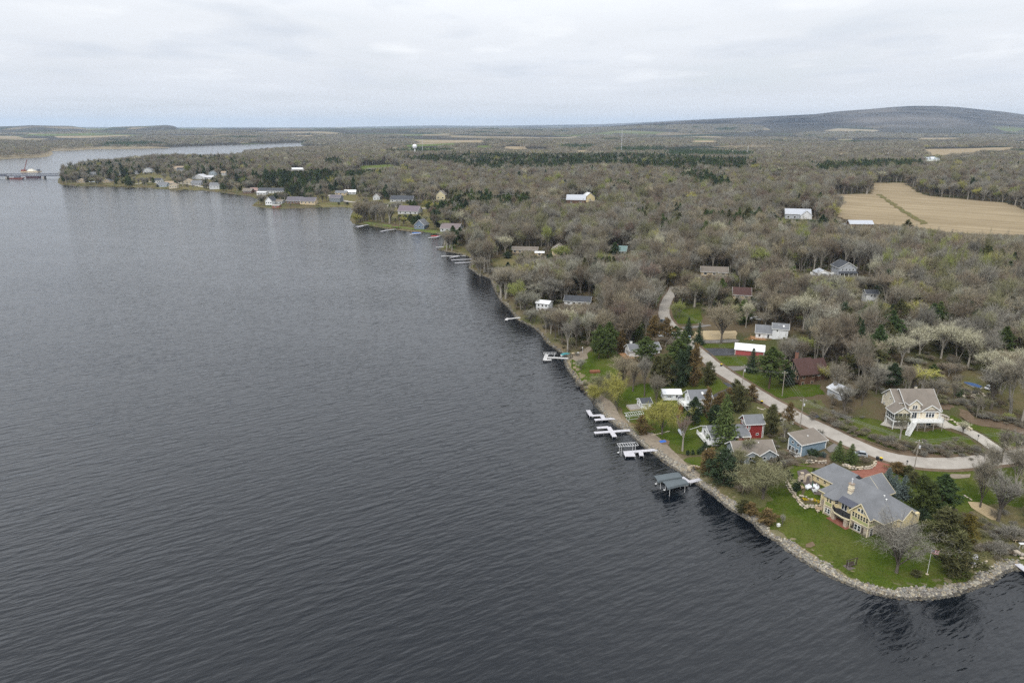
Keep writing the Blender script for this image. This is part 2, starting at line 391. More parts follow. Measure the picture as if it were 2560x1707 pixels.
def mat_pave(name, a, b, scale=0.35):
    t = NT(name, 0.9, 0.06); p = t.pos()
    n1 = t.noise(p, scale, 6, 0.65); n2 = t.noise(p, 2.5, 4, 0.65); n3 = t.noise(p, 0.10, 3)
    c = t.mix(t.ramp(n1, [(0.3, 0.0), (0.7, 1.0)]), a, b); c = t.mix(0.3, c, t.mix(n2, sc(a, 0.7), sc(b, 1.2)))
    c = t.mix(t.ramp(n3, [(0.5, 0.0), (0.75, 0.5)]), c, sc(a, 0.72)); t.base(c); t.bump(n2, 0.3, 0.02); return t.m
def mat_water():
    t = NT('lake_water', 0.10, 0.5); p = t.pos()
    t.p.inputs['IOR'].default_value = 1.42; t.p.inputs['Specular IOR Level'].default_value = 0.5
    ang = radians(-30)
    # wind waves: short crests running up to the right, ripples riding on them
    wv = t.noise(p, 0.62, 2, 0.5, stretch=(0.30, 1.0, 1), rot=ang); wb = t.noise(p, 1.5, 3, 0.6, stretch=(0.5, 1.0, 1), rot=ang + 0.25)
    wc = t.noise(p, 0.20, 2, 0.5, stretch=(0.25, 1.0, 1), rot=ang - 0.1); wd = t.noise(p, 4.5, 2, 0.6, stretch=(0.7, 1.0, 1), rot=ang - 0.3)
    gust = t.ramp(t.noise(p, 0.0075, 5, 0.6, stretch=(0.5, 1.4, 1), rot=0.3), [(0.3, 0.68), (0.7, 1.2)])
    h = t.math('ADD', t.math('MULTIPLY', wv, 1.25), t.math('ADD', t.math('MULTIPLY', wb, 0.14), t.math('ADD', t.math('MULTIPLY', wc, 0.9), t.math('MULTIPLY', wd, 0.025))))
    h = t.math('MULTIPLY', h, gust)
    b = t.n('ShaderNodeBump'); b.inputs['Strength'].default_value = 1.0; b.inputs['Distance'].default_value = 0.34; t.l(h, b.inputs['Height'])
    t.l(b.outputs[0], t.p.inputs['Normal'])
    deep = t.mix(t.noise(p, 0.02, 3), (0.0030, 0.0046, 0.0075), (0.004, 0.0058, 0.0085))
    t.base(deep); t.p.inputs['Roughness'].default_value = 0.13
    return t.m

MG = dict(
    lawn=mat_grass('lawn_grass', (0.030, 0.053, 0.007), (0.074, 0.100, 0.016), (0.105, 0.102, 0.034), 0.14),
    rough=mat_grass('rough_grass', (0.050, 0.066, 0.020), (0.098, 0.108, 0.040), (0.150, 0.120, 0.066), 0.45),
    meadow=mat_grass('meadow_grass', (0.075, 0.085, 0.030), (0.125, 0.128, 0.052), (0.165, 0.130, 0.070), 0.4),
    green=mat_grass('field_grass', (0.070, 0.110, 0.022), (0.115, 0.150, 0.040), (0.14, 0.13, 0.06), 0.15),
    stubble=mat_field('field_stubble', (0.205, 0.160, 0.100), (0.350, 0.285, 0.190), (0.200, 0.155, 0.095), radians(-38)),
    straw=mat_field('straw_mulch', (0.33, 0.255, 0.150), (0.46, 0.37, 0.24), (0.28, 0.22, 0.13), radians(10)),
    road=mat_pave('road_seal', (0.27, 0.245, 0.215), (0.40, 0.37, 0.33)),
    concrete=mat_pave('drive_concrete', (0.34, 0.315, 0.275), (0.46, 0.43, 0.38)),
    asphalt=mat_pave('drive_asphalt', (0.050, 0.052, 0.058), (0.085, 0.086, 0.092)),
    greydrive=mat_pave('drive_gravel', (0.125, 0.115, 0.105), (0.21, 0.195, 0.18)),
    brick=mat_pave('drive_brick', (0.155, 0.060, 0.042), (0.29, 0.125, 0.092), 1.2),
    gravel=mat_pave('shore_gravel', (0.150, 0.122, 0.092), (0.29, 0.245, 0.19), 0.8),
    patio=mat_pave('patio_stone', (0.075, 0.062, 0.058), (0.15, 0.125, 0.115), 0.9),
    soil=mat_pave('bare_soil', (0.10, 0.070, 0.045), (0.19, 0.140, 0.092), 0.5),
    needles=mat_pave('leaf_litter_bed', (0.085, 0.060, 0.040), (0.17, 0.125, 0.085), 0.5))

# ------------------------------------------------------------------ ground, lake, haze
def build_ground():
    nt_, nr = 620, 600
    th = np.linspace(radians(-57), radians(57), nt_); R = np.exp(np.linspace(math.log(84), math.log(34000), nr))
    T, RR = np.meshgrid(th, R); X = RR * np.sin(T); Y = RR * np.cos(T)
    d = np.empty(X.shape)
    for i in range(0, nr, 50): d[i:i+50] = shore_dist(X[i:i+50], Y[i:i+50])
    Z = HGT_D(X, Y, d); base = HGT_D(X, np.minimum(Y, 3000), d)
    idx = np.arange(nt_ * nr).reshape(nr, nt_)
    q = np.stack([idx[:-1, :-1], idx[:-1, 1:], idx[1:, 1:], idx[1:, :-1]], -1).reshape(-1, 4)
    keep = (d.ravel()[q] > -np.maximum(9, RR.ravel()[q] * 0.012)).any(1); q = q[keep]
    used = np.unique(q); rm = np.zeros(nt_ * nr, int); rm[used] = np.arange(len(used))
    co = np.stack([X, Y, Z], -1).reshape(-1, 3)[used]
    me = mesh_np('ground', co, rm[q], [mat_ground()], smooth=True)
    ds = d.ravel()[used]; rr = RR.ravel()[used]
    hill = np.clip((co[:, 2] - 72) / 40, 0, 1)
    for nm, val in (('shore', (1 - sstep(2.0, 8.0, ds)) * np.where(rr < 310, 1.0, 0.45) * (rr < 2500)), ('far', sstep(2300, 3200, rr)), ('hill', hill)):
        a = me.attributes.new(nm, 'FLOAT', 'POINT'); a.data.foreach_set('value', val.astype(np.float32))
    return tag(obj('ground', me), 'wooded lake shore ground rising to low hills', kind='structure')
GROUND = build_ground()
def build_lake():
    xs = np.linspace(-9300, 9300, 25); ys = np.linspace(-2300, 7200, 14); X, Y = np.meshgrid(xs, ys); n = len(xs); idx = np.arange(X.size).reshape(X.shape)
    q = np.stack([idx[:-1, :-1], idx[:-1, 1:], idx[1:, 1:], idx[1:, :-1]], -1).reshape(-1, 4)
    me = mesh_np('lake_water', np.stack([X, Y, X * 0], -1).reshape(-1, 3), q, [mat_water()])
    return tag(obj('lake_water', me), 'dark wind rippled lake', kind='structure')
build_lake()
HAZE = True
def build_haze():
    m = MB().box(-36000, -2600, -5, 36000, 34500, 395)
    mt = bpy.data.materials.new('haze_air'); mt.use_nodes = True; t = mt.node_tree; t.nodes.clear()
    o = t.nodes.new('ShaderNodeOutputMaterial'); pv = t.nodes.new('ShaderNodeVolumePrincipled')
    pv.inputs['Color'].default_value = (0.64, 0.79, 1.0, 1); pv.inputs['Density'].default_value = 3.9e-5; pv.inputs['Anisotropy'].default_value = 0.1
    t.links.new(pv.outputs[0], o.inputs['Volume']); mt.cycles.volume_sampling = 'DISTANCE'
    tag(m.build('haze', mt), 'pale blue air haze', kind='stuff')
if HAZE: build_haze()

def drape(name, pts, mat, lift=0.06, step=None, jit=0.0, seed=1, kind='structure', label=None, px=True):
    """a sheet that follows the ground inside a polygon given by its corner points"""
    P = [Vector((p[0], p[1])) if not px else G(*p).to_2d() for p in pts]
    rnd = random.Random(seed)
    dist = max(60.0, min(p.length for p in P)); step = step or max(1.6, dist * 0.010)
    E = []
    for a, b in zip(P, P[1:] + P[:1]):
        n = max(1, int((b - a).length / step)); nrm = Vector((-(b - a).y, (b - a).x)).normalized()
        for i in range(n):
            q = a.lerp(b, i / n); E.append(q + nrm * (rnd.uniform(-jit, jit)))
    arr = np.array([(e.x, e.y) for e in E]); lo, hi = arr.min(0), arr.max(0)
    gx, gy = np.meshgrid(np.arange(lo[0], hi[0], step), np.arange(lo[1], hi[1], step)); gx[1::2] += step * 0.5
    ok = inside(arr, gx, gy); gx, gy = gx[ok], gy[ok]
    if len(gx):
        keep = np.ones(len(gx), bool)
        for i in range(0, len(gx), 4000):
            dd = ((gx[i:i+4000, None] - arr[None, :, 0]) ** 2 + (gy[i:i+4000, None] - arr[None, :, 1]) ** 2).min(1); keep[i:i+4000] = dd > (step * 0.5) ** 2
        gx, gy = gx[keep], gy[keep]
    vs = [Vector(e) for e in E] + [Vector((a, b)) for a, b in zip(gx, gy)]; n = len(E)
    r = delaunay_2d_cdt(vs, [], [list(range(n))], 1, 1e-4)
    co = np.array([(v.x, v.y) for v in r[0]]); z = HG(co[:, 0], co[:, 1]) + lift
    me = mesh_np(name, np.c_[co, z], [list(f) for f in r[2]], [mat], smooth=True)
    o = obj(name, me); tag(o, label, kind=kind); return o, arr
def strip(name, pts, width, mat, lift=0.10, label=None, px=True, across=4):
    """a road along a centre line"""
    P = [G(*p).to_2d() if px else Vector(p) for p in pts]
    Q = []
    for i in range(len(P) - 1):
        p0, p1, p2, p3 = P[max(i-1, 0)], P[i], P[i+1], P[min(i+2, len(P)-1)]
        n = max(2, int((p2 - p1).length / 2.5))
        for k in range(n):
            t = k / n; Q.append(0.5 * ((2*p1) + (p2-p0)*t + (2*p0-5*p1+4*p2-p3)*t*t + (3*p1-p0-3*p2+p3)*t**3))
    Q.append(P[-1]); rnd = random.Random(3); v = []; f = []
    for i, q in enumerate(Q):
        d = (Q[min(i+1, len(Q)-1)] - Q[max(i-1, 0)]).normalized(); nrm = Vector((-d.y, d.x)); w = width * (1 + rnd.uniform(-0.03, 0.03))
        for k in range(across + 1): v.append(q + nrm * w * (k / across - 0.5))
    co = np.array([(a.x, a.y) for a in v]); z = HG(co[:, 0], co[:, 1]) + lift
    k = across + 1
    for i in range(len(Q) - 1):
        for j in range(across): f.append((i*k+j+1, i*k+j, (i+1)*k+j, (i+1)*k+j+1))
    me = mesh_np(name, np.c_[co, z], f, [mat], smooth=True); o = obj(name, me); tag(o, label, kind='structure')
    return o, Q
LOW = []      # (x, y, half width): keep what stands here in view, trees before it stay low
def low(x, y, w): LOW.append((x, y, w))
KEEP = []     # areas (polygons, metres) where no wild tree grows
def keep_poly(arr): KEEP.append(np.asarray(arr))
def keep_line(Q, w):
    for a, b in zip(Q[::2], Q[2::2]):
        d = (b - a).normalized(); n = Vector((-d.y, d.x)) * w
        KEEP.append(np.array([a - n - d, b - n + d, b + n + d, a + n - d]))
# ------------------------------------------------------------------ lawns, fields, roads, drives
def lawn(pts, key='lawn', lift=0.06, jit=0.8, name='lawn', label=None, seed=1):
    o, a = drape(name, pts, MG[key], lift, jit=jit, seed=seed, label=label); keep_poly(a)
    if np.hypot(a[:, 0], a[:, 1]).min() > 1700:
        for k in ((0.96, 0.92, 0.88) if a[:, 0].max() > -900 else (0.97,)): keep_poly(a * k)
    return o
lawn([(1925,1320),(1956,1336),(1993,1358),(2026,1383),(2057,1406),(2091,1425),(2124,1442),(2167,1459),(2209,1470),(2251,1475),(2293,1475),(2335,1470),(2377,1459),(2419,1442),(2461,1425),(2503,1411),(2560,1402),(2640,1390),
      (2640,1170),(2560,1160),(2503,1164),(2433,1171),(2377,1174),(2307,1173),(2259,1170),(2230,1166),(2222,1176),(2200,1198),(2140,1198),(2110,1178),(2080,1168),(2040,1165),(2000,1160),(1975,1180),(1960,1200),(1925,1210),(1890,1245),(1880,1270),(1900,1305)],
     label='mown green lawn round the yellow house on the point')
lawn([(2420,1290),(2470,1262),(2530,1262),(2640,1270),(2640,1392),(2560,1400),(2505,1408),(2455,1420),(2400,1436),(2385,1420),(2420,1390),(2440,1350)], 'rough', 0.12, 1.2, label='rough grass bank near the point')
lawn([(2085,1048),(2133,1043),(2195,1048),(2223,1071),(2293,1079),(2360,1072),(2391,1086),(2447,1110),(2475,1130),(2447,1145),(2377,1149),(2293,1141),(2209,1116),(2152,1096),(2096,1072)], 'lawn', label='green lawn below the cream house', jit=0.9)
lawn([(2068,1052),(2120,1085),(2180,1107),(2240,1122),(2300,1132),(2380,1136),(2440,1132),(2470,1131),(2452,1146),(2377,1151),(2293,1146),(2209,1120),(2140,1098),(2080,1072)], 'needles', 0.12, 0.8, name='leaf_litter', label='brown leaf litter along the road bank')
lawn([(2363,1036),(2419,1056),(2500,1075),(2560,1088),(2640,1105),(2640,1130),(2560,1124),(2517,1115),(2461,1088),(2419,1068),(2360,1046)], 'lawn', label='green lawn beside the concrete driveway')
lawn([(2330,1000),(2400,1020),(2480,1048),(2560,1066),(2640,1080),(2640,1100),(2560,1086),(2480,1068),(2400,1045),(2340,1022)], 'needles', 0.10, 0.9, name='leaf_litter', label='brown leaf litter behind the driveway lawn')
lawn([(2395,935),(2440,925),(2500,935),(2560,950),(2640,980),(2640,1050),(2560,1040),(2500,1020),(2450,1000),(2405,970)], 'rough', label='thin grass clearing among bare trees', jit=1.2)
lawn([(1767,891),(1865,891),(1872,914),(1795,914),(1781,903)], label='green lawn below the red garage')
lawn([(1737,861),(1834,858.5),(1834,870.5),(1744,870)], label='green lawn strip above the red garage driveway')
lawn([(1820,931),(1880,928),(1930,935),(1960,958),(2050,962),(2062,985),(1960,996),(1905,980),(1850,951)], label='lawn beside the brown gabled house', jit=0.8)
lawn([(1905,985),(1960,1000),(2060,1000),(2060,1020),(1990,1022),(1940,1005)], 'rough', label='rough verge uphill of the bend')
lawn([(1712,772),(1752,773),(1756,808),(1693,809),(1683,795),(1696,782)], label='lawn beside the upper road')
lawn([(1422,905),(1472,880),(1500,876),(1548,886),(1565,915),(1537,946),(1480,957),(1463,966),(1444,941),(1426,918)], label='shore lawn in front of the white house among pines')
lawn([(1540,1008),(1545,985),(1575,965),(1614,959),(1741,946),(1792,943),(1824,967),(1783,988),(1780,1030),(1786,1055),(1805,1068),(1786,1118),(1773,1135),(1711,1139),(1690,1133),(1675,1118),(1665,1106),(1650,1096),(1632,1085),(1614,1074),(1582,1060),(1563,1042)], label='shaded lawn round the white cottages')
lawn([(1705,1148),(1768,1137),(1800,1140),(1800,1180),(1762,1176),(1735,1162)], label='lawn behind the rock shore')
lawn([(1800,1010),(1860,1000),(1930,1020),(1980,1062),(1960,1085),(1915,1110),(1860,1110),(1800,1120),(1790,1080)], 'rough', 0.05, label='rough grass round the red cabin')
lawn([(1930,1130),(1990,1165),(2060,1170),(2080,1150),(2062,1128),(2010,1150),(1975,1120)], 'needles', 0.13, 0.5, name='leaf_litter', label='planting bed beside the grey blue garage')
lawn([(1228,648),(1300,636),(1312,676),(1284,697),(1240,694)], 'meadow', label='dry meadow slope above the water')
lawn([(1640,742),(1655,735),(1660,770),(1650,780),(1638,765)], 'lawn', label='grass verge at the upper road bend')
lawn([(1115,621),(1140,612),(1165,622),(1178,640),(1170,650),(1150,634)], 'meadow', label='grassy point beside the long docks')
lawn([(286,452),(387,437),(431,442),(420,450),(372,455),(300,459)], 'green', label='open green slope on the far peninsula')
lawn([(862,508),(900,505),(985,514),(1060,522),(1050,527),(960,522),(885,516)], 'green', label='grass beside the bay road')
lawn([(905,554),(960,560),(1040,571),(1100,578),(1105,588),(1060,580),(990,571),(915,560)], 'green', label='green bank behind the far docks')
lawn([(1112,619),(1090,618),(1115,608),(1140,615),(1140,624)], 'green', 0.10, label='green tip of the small point')
lawn([(1765,1192),(1805,1182),(1905,1198),(1932,1250),(1884,1276),(1852,1266),(1800,1232)], 'rough', .07, .8, label='rough grass bank under the big willow')
# farm fields
lawn([(2074,488),(2178,485),(2181,458),(2259,458),(2287,478),(2321,491),(2433,501),(2517,509),(2570,529),(2640,560),(2740,590),(2600,592),(2391,587),(2307,573),(2209,565),(2102,548),(2074,521)], 'stubble', 0.35, 3, 'farm_field', 'tan harvested field behind the woods')
drape('grass_swale', [(2192,487),(2202,487),(2255,522),(2322,561),(2308,563),(2240,522)], MG['meadow'], 0.6, jit=2, label='green swale across the tan field', kind='structure')
lawn([(2301,374),(2419,372),(2531,368),(2545,372),(2517,380),(2405,389),(2315,390)], 'stubble', 0.6, 5, 'farm_field', 'far tan field below the big hill')
lawn([(2529,355),(2640,352),(2640,362),(2543,362)], 'stubble', 0.8, 5, 'farm_field', 'farther tan field at the foot of the hill')
lawn([(1023,350.5),(1210,350.5),(1213,358),(1061,357.5)], 'stubble', 0.9, 5, 'farm_field', 'tan field beyond the water tower')
lawn([(957,364),(1136,358.5),(1150,363),(966,369)], 'green', 0.9, 5, 'farm_field', 'green field beyond the water tower')
lawn([(45,336),(208,334.5),(268,339),(134,340.5)], 'green', 1.2, 5, 'farm_field', 'green field under the far bluff')
lawn([(134,341.5),(238,340.2),(327,339),(312,344),(208,346),(143,345)], 'stubble', 1.2, 5, 'farm_field', 'tan field under the far bluff')
lawn([(-150,341),(40,341),(60,346),(-150,347)], 'stubble', 1.2, 5, 'farm_field', 'tan field at the edge of the far bank')
lawn([(387,340),(470,338.5),(560,339),(640,341),(620,343),(470,342.5)], 'stubble', 1.2, 5, 'farm_field', 'thin tan field behind the far bank')
for nm_, pts_, k_ in (('small pale field on a far rise', [(1262,367),(1312,367),(1318,375),(1258,375)], 'stubble'), ('sliver of pale field beyond the radio mast', [(1440,377),(1472,377),(1476,383),(1436,383)], 'stubble'), ('pale strip of field under the big hill', [(2300,345),(2405,345),(2412,350),(2295,350)], 'stubble'), ('tan and green field beyond the green one', [(1192,365),(1228,365),(1232,372),(1190,372)], 'green'), ('narrow tan field behind the lake head', [(734,339),(785,339),(790,344),(730,344)], 'stubble'), ('tan field behind the far lake bank', [(590,339),(645,339),(650,344),(585,344)], 'stubble'), ('green strip in the far woods', [(1010,371),(1090,371),(1100,376),(1005,376)], 'green'), ('pale clearing in the far middle woods', [(1730,352),(1790,352),(1800,357),(1725,357)], 'stubble'), ('faint green field before the long ridge', [(1590,343),(1660,343),(1670,348),(1585,348)], 'green'), ('pale clearing below the far tan field', [(2085,384),(2120,384),(2124,390),(2082,390)], 'stubble')):
    lawn(pts_, k_, 1.3, 6, 'farm_field', nm_)
lawn([(898,416),(981,411),(985,417),(927,427),(905,425)], 'green', 0.5, 2, 'lawn', 'bright clearing beyond the pine belt')
lawn([(2310,402),(2388,406),(2402,414),(2320,412)], 'green', 0.5, 2, 'lawn', 'green yard of the long metal barn')
lawn([(1726,852),(1738,830),(1761,827),(1842,827),(1840,847)], 'straw', 0.07, 0.6, 'straw_ground', 'straw covered ground beside the tall oak')
lawn([(2090,556),(2130,566),(2170,574),(2160,582),(2110,580),(2085,570)], 'concrete', 0.4, 1.0, 'farm_yard', 'pale gravel yard beside the barn')
lawn([(2062,528),(2080,518),(2078,542),(2066,545)], 'straw', 0.5, 1.0, 'dirt_mound', 'tan dirt patch at the edge of the field')
lawn([(2010,690),(2060,694),(2120,702),(2090,712),(2030,706)], 'concrete', 0.2, 0.6, 'driveway', 'gravel yard in front of the grey two storey house')

ROADQ = strip('road', [(2700,1118),(2620,1128),(2560,1137),(2503,1147),(2447,1153),(2377,1159),(2307,1157),(2251,1149),(2195,1135),(2147,1115),(2096,1092),(2054,1071),(2012,1052),(1970,1029),(1936,1010),(1900,988),(1845,953),(1798,923),(1761,892.5),(1727.5,864),(1702,836),(1683,820),(1668,803),(1660,786),(1662,766),(1670,747),(1680,732),(1687,718)], 5.7, MG['road'], 0.16, 'pale lakeside road')[1]
keep_line(ROADQ, 4.2)
strip('road_verge', [(2700,1118),(2620,1128),(2560,1137),(2503,1147),(2447,1153),(2377,1159),(2307,1157),(2251,1149),(2195,1135),(2147,1115),(2096,1092),(2054,1071),(2012,1052),(1970,1029),(1936,1010),(1900,988),(1845,953),(1798,923),(1761,892.5),(1727.5,864),(1702,836),(1683,820),(1668,803),(1660,786),(1662,766),(1670,747),(1680,732),(1687,718)], 8.4, MG['needles'], 0.125, 'gravelly brown verge of the lakeside road')
KEEPN = len(KEEP)
lawn([(150,436),(400,416),(610,414),(640,448),(610,483),(520,475),(300,466),(155,461)], 'meadow', .2, 6, 'lawn', 'open lawns of the far peninsula')
lawn([(640,446),(700,455),(840,476),(1000,505),(1080,520),(1100,575),(1040,568),(930,552),(895,520),(770,514),(640,512)], 'meadow', .2, 6, 'lawn', 'open lawns round the bay houses')
del KEEP[KEEPN:]
r2 = strip('road', [(820,488),(850,500),(900,508),(950,513),(1000,518),(1060,522),(1090,520)], 7, MG['road'], 0.5, 'far road across the head of the bay')[1]; keep_line(r2, 14)
r3 = strip('road', [(1000,428),(940,421),(900,428),(860,440),(840,455)], 7, MG['road'], 0.6, 'far road past the bright clearing')[1]; keep_line(r3, 12)
r4 = strip('road', [(330,462),(380,455),(440,458),(520,470)], 5, MG['concrete'], 0.5, 'lane along the far peninsula')[1]; keep_line(r4, 8)
q = strip('driveway', [(2349,1058),(2372,1062),(2397,1070),(2429,1083),(2454,1098),(2480,1116),(2510,1136),(2528,1146)], 4.6, MG['concrete'], 0.13, 'pale concrete driveway of the cream house')[1]; keep_line(q, 4)
def drive(pts, key, label, lift=0.12, name='driveway'):
    o, a = drape(name, pts, MG[key], lift, step=1.6, jit=0.08, label=label); keep_poly(a)
drive([(2127,1178),(2148,1194),(2170,1197),(2203,1193),(2226,1162),(2193,1153),(2188,1162),(2173,1174)], 'brick', 'red brick paver driveway of the yellow house')
drive([(1741,871),(1836,872),(1836,887.5),(1767,890.5)], 'asphalt', 'dark asphalt driveway of the red garage')
drive([(1718,852),(1840,848.5),(1850,852),(1842,855),(1735,860)], 'greydrive', 'worn asphalt driveway under the tall oak')
drive([(1793,917),(1865,916),(1865,924),(1817,930)], 'greydrive', 'gravel driveway of the brown house')
drive([(1698,818),(1773,811.5),(1780,814.5),(1706,824)], 'greydrive', 'narrow pale driveway beside the upper lawn')
drive([(1783,988),(1822,970),(1808,956),(1822,958),(1846,974),(1811,986),(1788,998)], 'asphalt', 'asphalt driveway of the white cottage')
drive([(2003,1041),(2042,1034),(2049,1043),(2018,1052)], 'asphalt', 'short asphalt apron uphill of the bend')
drive([(2064,1122),(2087,1107),(2103,1118),(2092,1128),(2074,1131)], 'greydrive', 'asphalt apron beside the grey blue garage')
drive([(1952,1063),(1950,1044),(1972,1034),(1990,1042),(1984,1061)], 'concrete', 'concrete parking behind the red cabin')
drive([(1992,1178),(2014,1173),(2042,1196),(2052,1222),(2058,1240),(2036,1236),(2012,1214),(1998,1196)], 'patio', 'dark stone patio beside the yellow house', 0.14, 'patio')
drive([(1600,1083),(1632,1082),(1662,1106),(1690,1134),(1722,1166),(1752,1186),(1745,1203),(1715,1186),(1680,1160),(1650,1135),(1620,1112),(1595,1093)], 'gravel', 'gravel shelf above the shore rocks', 0.13, 'gravel_shelf')
drive([(1475,985),(1500,985),(1535,1010),(1552,1045),(1570,1060),(1560,1072),(1525,1045),(1490,1005)], 'gravel', 'gravel bank behind the white docks', 0.10, 'gravel_shelf')
drive([(1427,897),(1455,876),(1478,862),(1484,868),(1468,884),(1470,897),(1440,904)], 'gravel', 'stone landing beside the covered rowing boat', 0.12, 'landing')
drive([(2200,1062),(2240,1072),(2300,1071),(2356,1068),(2356,1058),(2280,1052),(2215,1045)], 'concrete', 'concrete apron under the cream house deck', 0.15, 'patio')

for q in ROADQ[::3]:
    if 255 < q.length < 385: low(q.x, q.y, 3.5)
for a_, b_ in (((2102,548),(2209,565)),((2209,565),(2307,573)),((2307,573),(2391,587)),((2391,587),(2600,592)),((2315,390),(2405,389)),((2405,389),(2545,378)),((898,427),(985,420)),((2320,412),(2402,414)),((1061,358),(1213,358)),((957,369),(1150,364))):
    A_, B_ = G(*a_), G(*b_)
    for k in range(9): c_ = A_.lerp(B_, k / 8); low(c_.x, c_.y, (B_ - A_).length / 15)
for a_ in ((1260,665),(1712,800),(1740,790),(2430,965),(2415,985)): c_ = G(*a_); low(c_.x, c_.y, 9)
# ------------------------------------------------------------------ building kit
WHITE = M('white_trim', (0.74, 0.74, 0.72), 0.5, 0.08); CREAMT = M('cream_trim', (0.68, 0.60, 0.42), 0.55, 0.08)
GLASS = Mglass(); DARK = M('dark_metal', (0.035, 0.036, 0.04), 0.5); WOODB = M('brown_wood', (0.185, 0.085, 0.042), 0.75, 0.3); STEEL = M('steel', (0.55, 0.56, 0.58), 0.4, 0.1)
CONC = M('foundation_concrete', (0.36, 0.34, 0.31), 0.9, 0.2); ALU = M('aluminium', (0.70, 0.70, 0.72), 0.42, 0.1, 1.5, 0.5)
LANDMARKS = []
FACE = {'S': 0.0, 'E': pi/2, 'N': pi, 'W': -pi/2}
_WC = {}
def window_mesh(w, h, cols, rows, fm, fw=0.09):
    key = (round(w, 2), round(h, 2), cols, rows, fm.name, fw)
    if key in _WC: return _WC[key]
    m = MB(); a = w / 2 + fw; b = h / 2 + fw; o = 0.07
    m.box(-a, -o, -b, a, 0.03, -h/2).box(-a, -o, h/2, a, 0.03, b).box(-a, -o, -h/2, -w/2, 0.03, h/2).box(w/2, -o, -h/2, a, 0.03, h/2)
    for i in range(1, cols): x = -w/2 + w*i/cols; m.box(x-.04, -o+.012, -h/2, x+.04, 0.02, h/2)
    for j in range(1, rows):
        z = -h/2 + h*j/rows; xs = np.linspace(-w/2, w/2, cols+1)
        for x0, x1 in zip(xs, xs[1:]): m.box(x0+(.04 if x0 > -w/2 else 0), -o+.016, z-.025, x1-(.04 if x1 < w/2-1e-6 else 0), 0.02, z+.025)
    p = MB().box(-w/2+.002, -0.022, -h/2+.002, w/2-.002, 0.018, h/2-.002)
    _WC[key] = (m.mesh('window', fm), p.mesh('pane', GLASS)); return _WC[key]
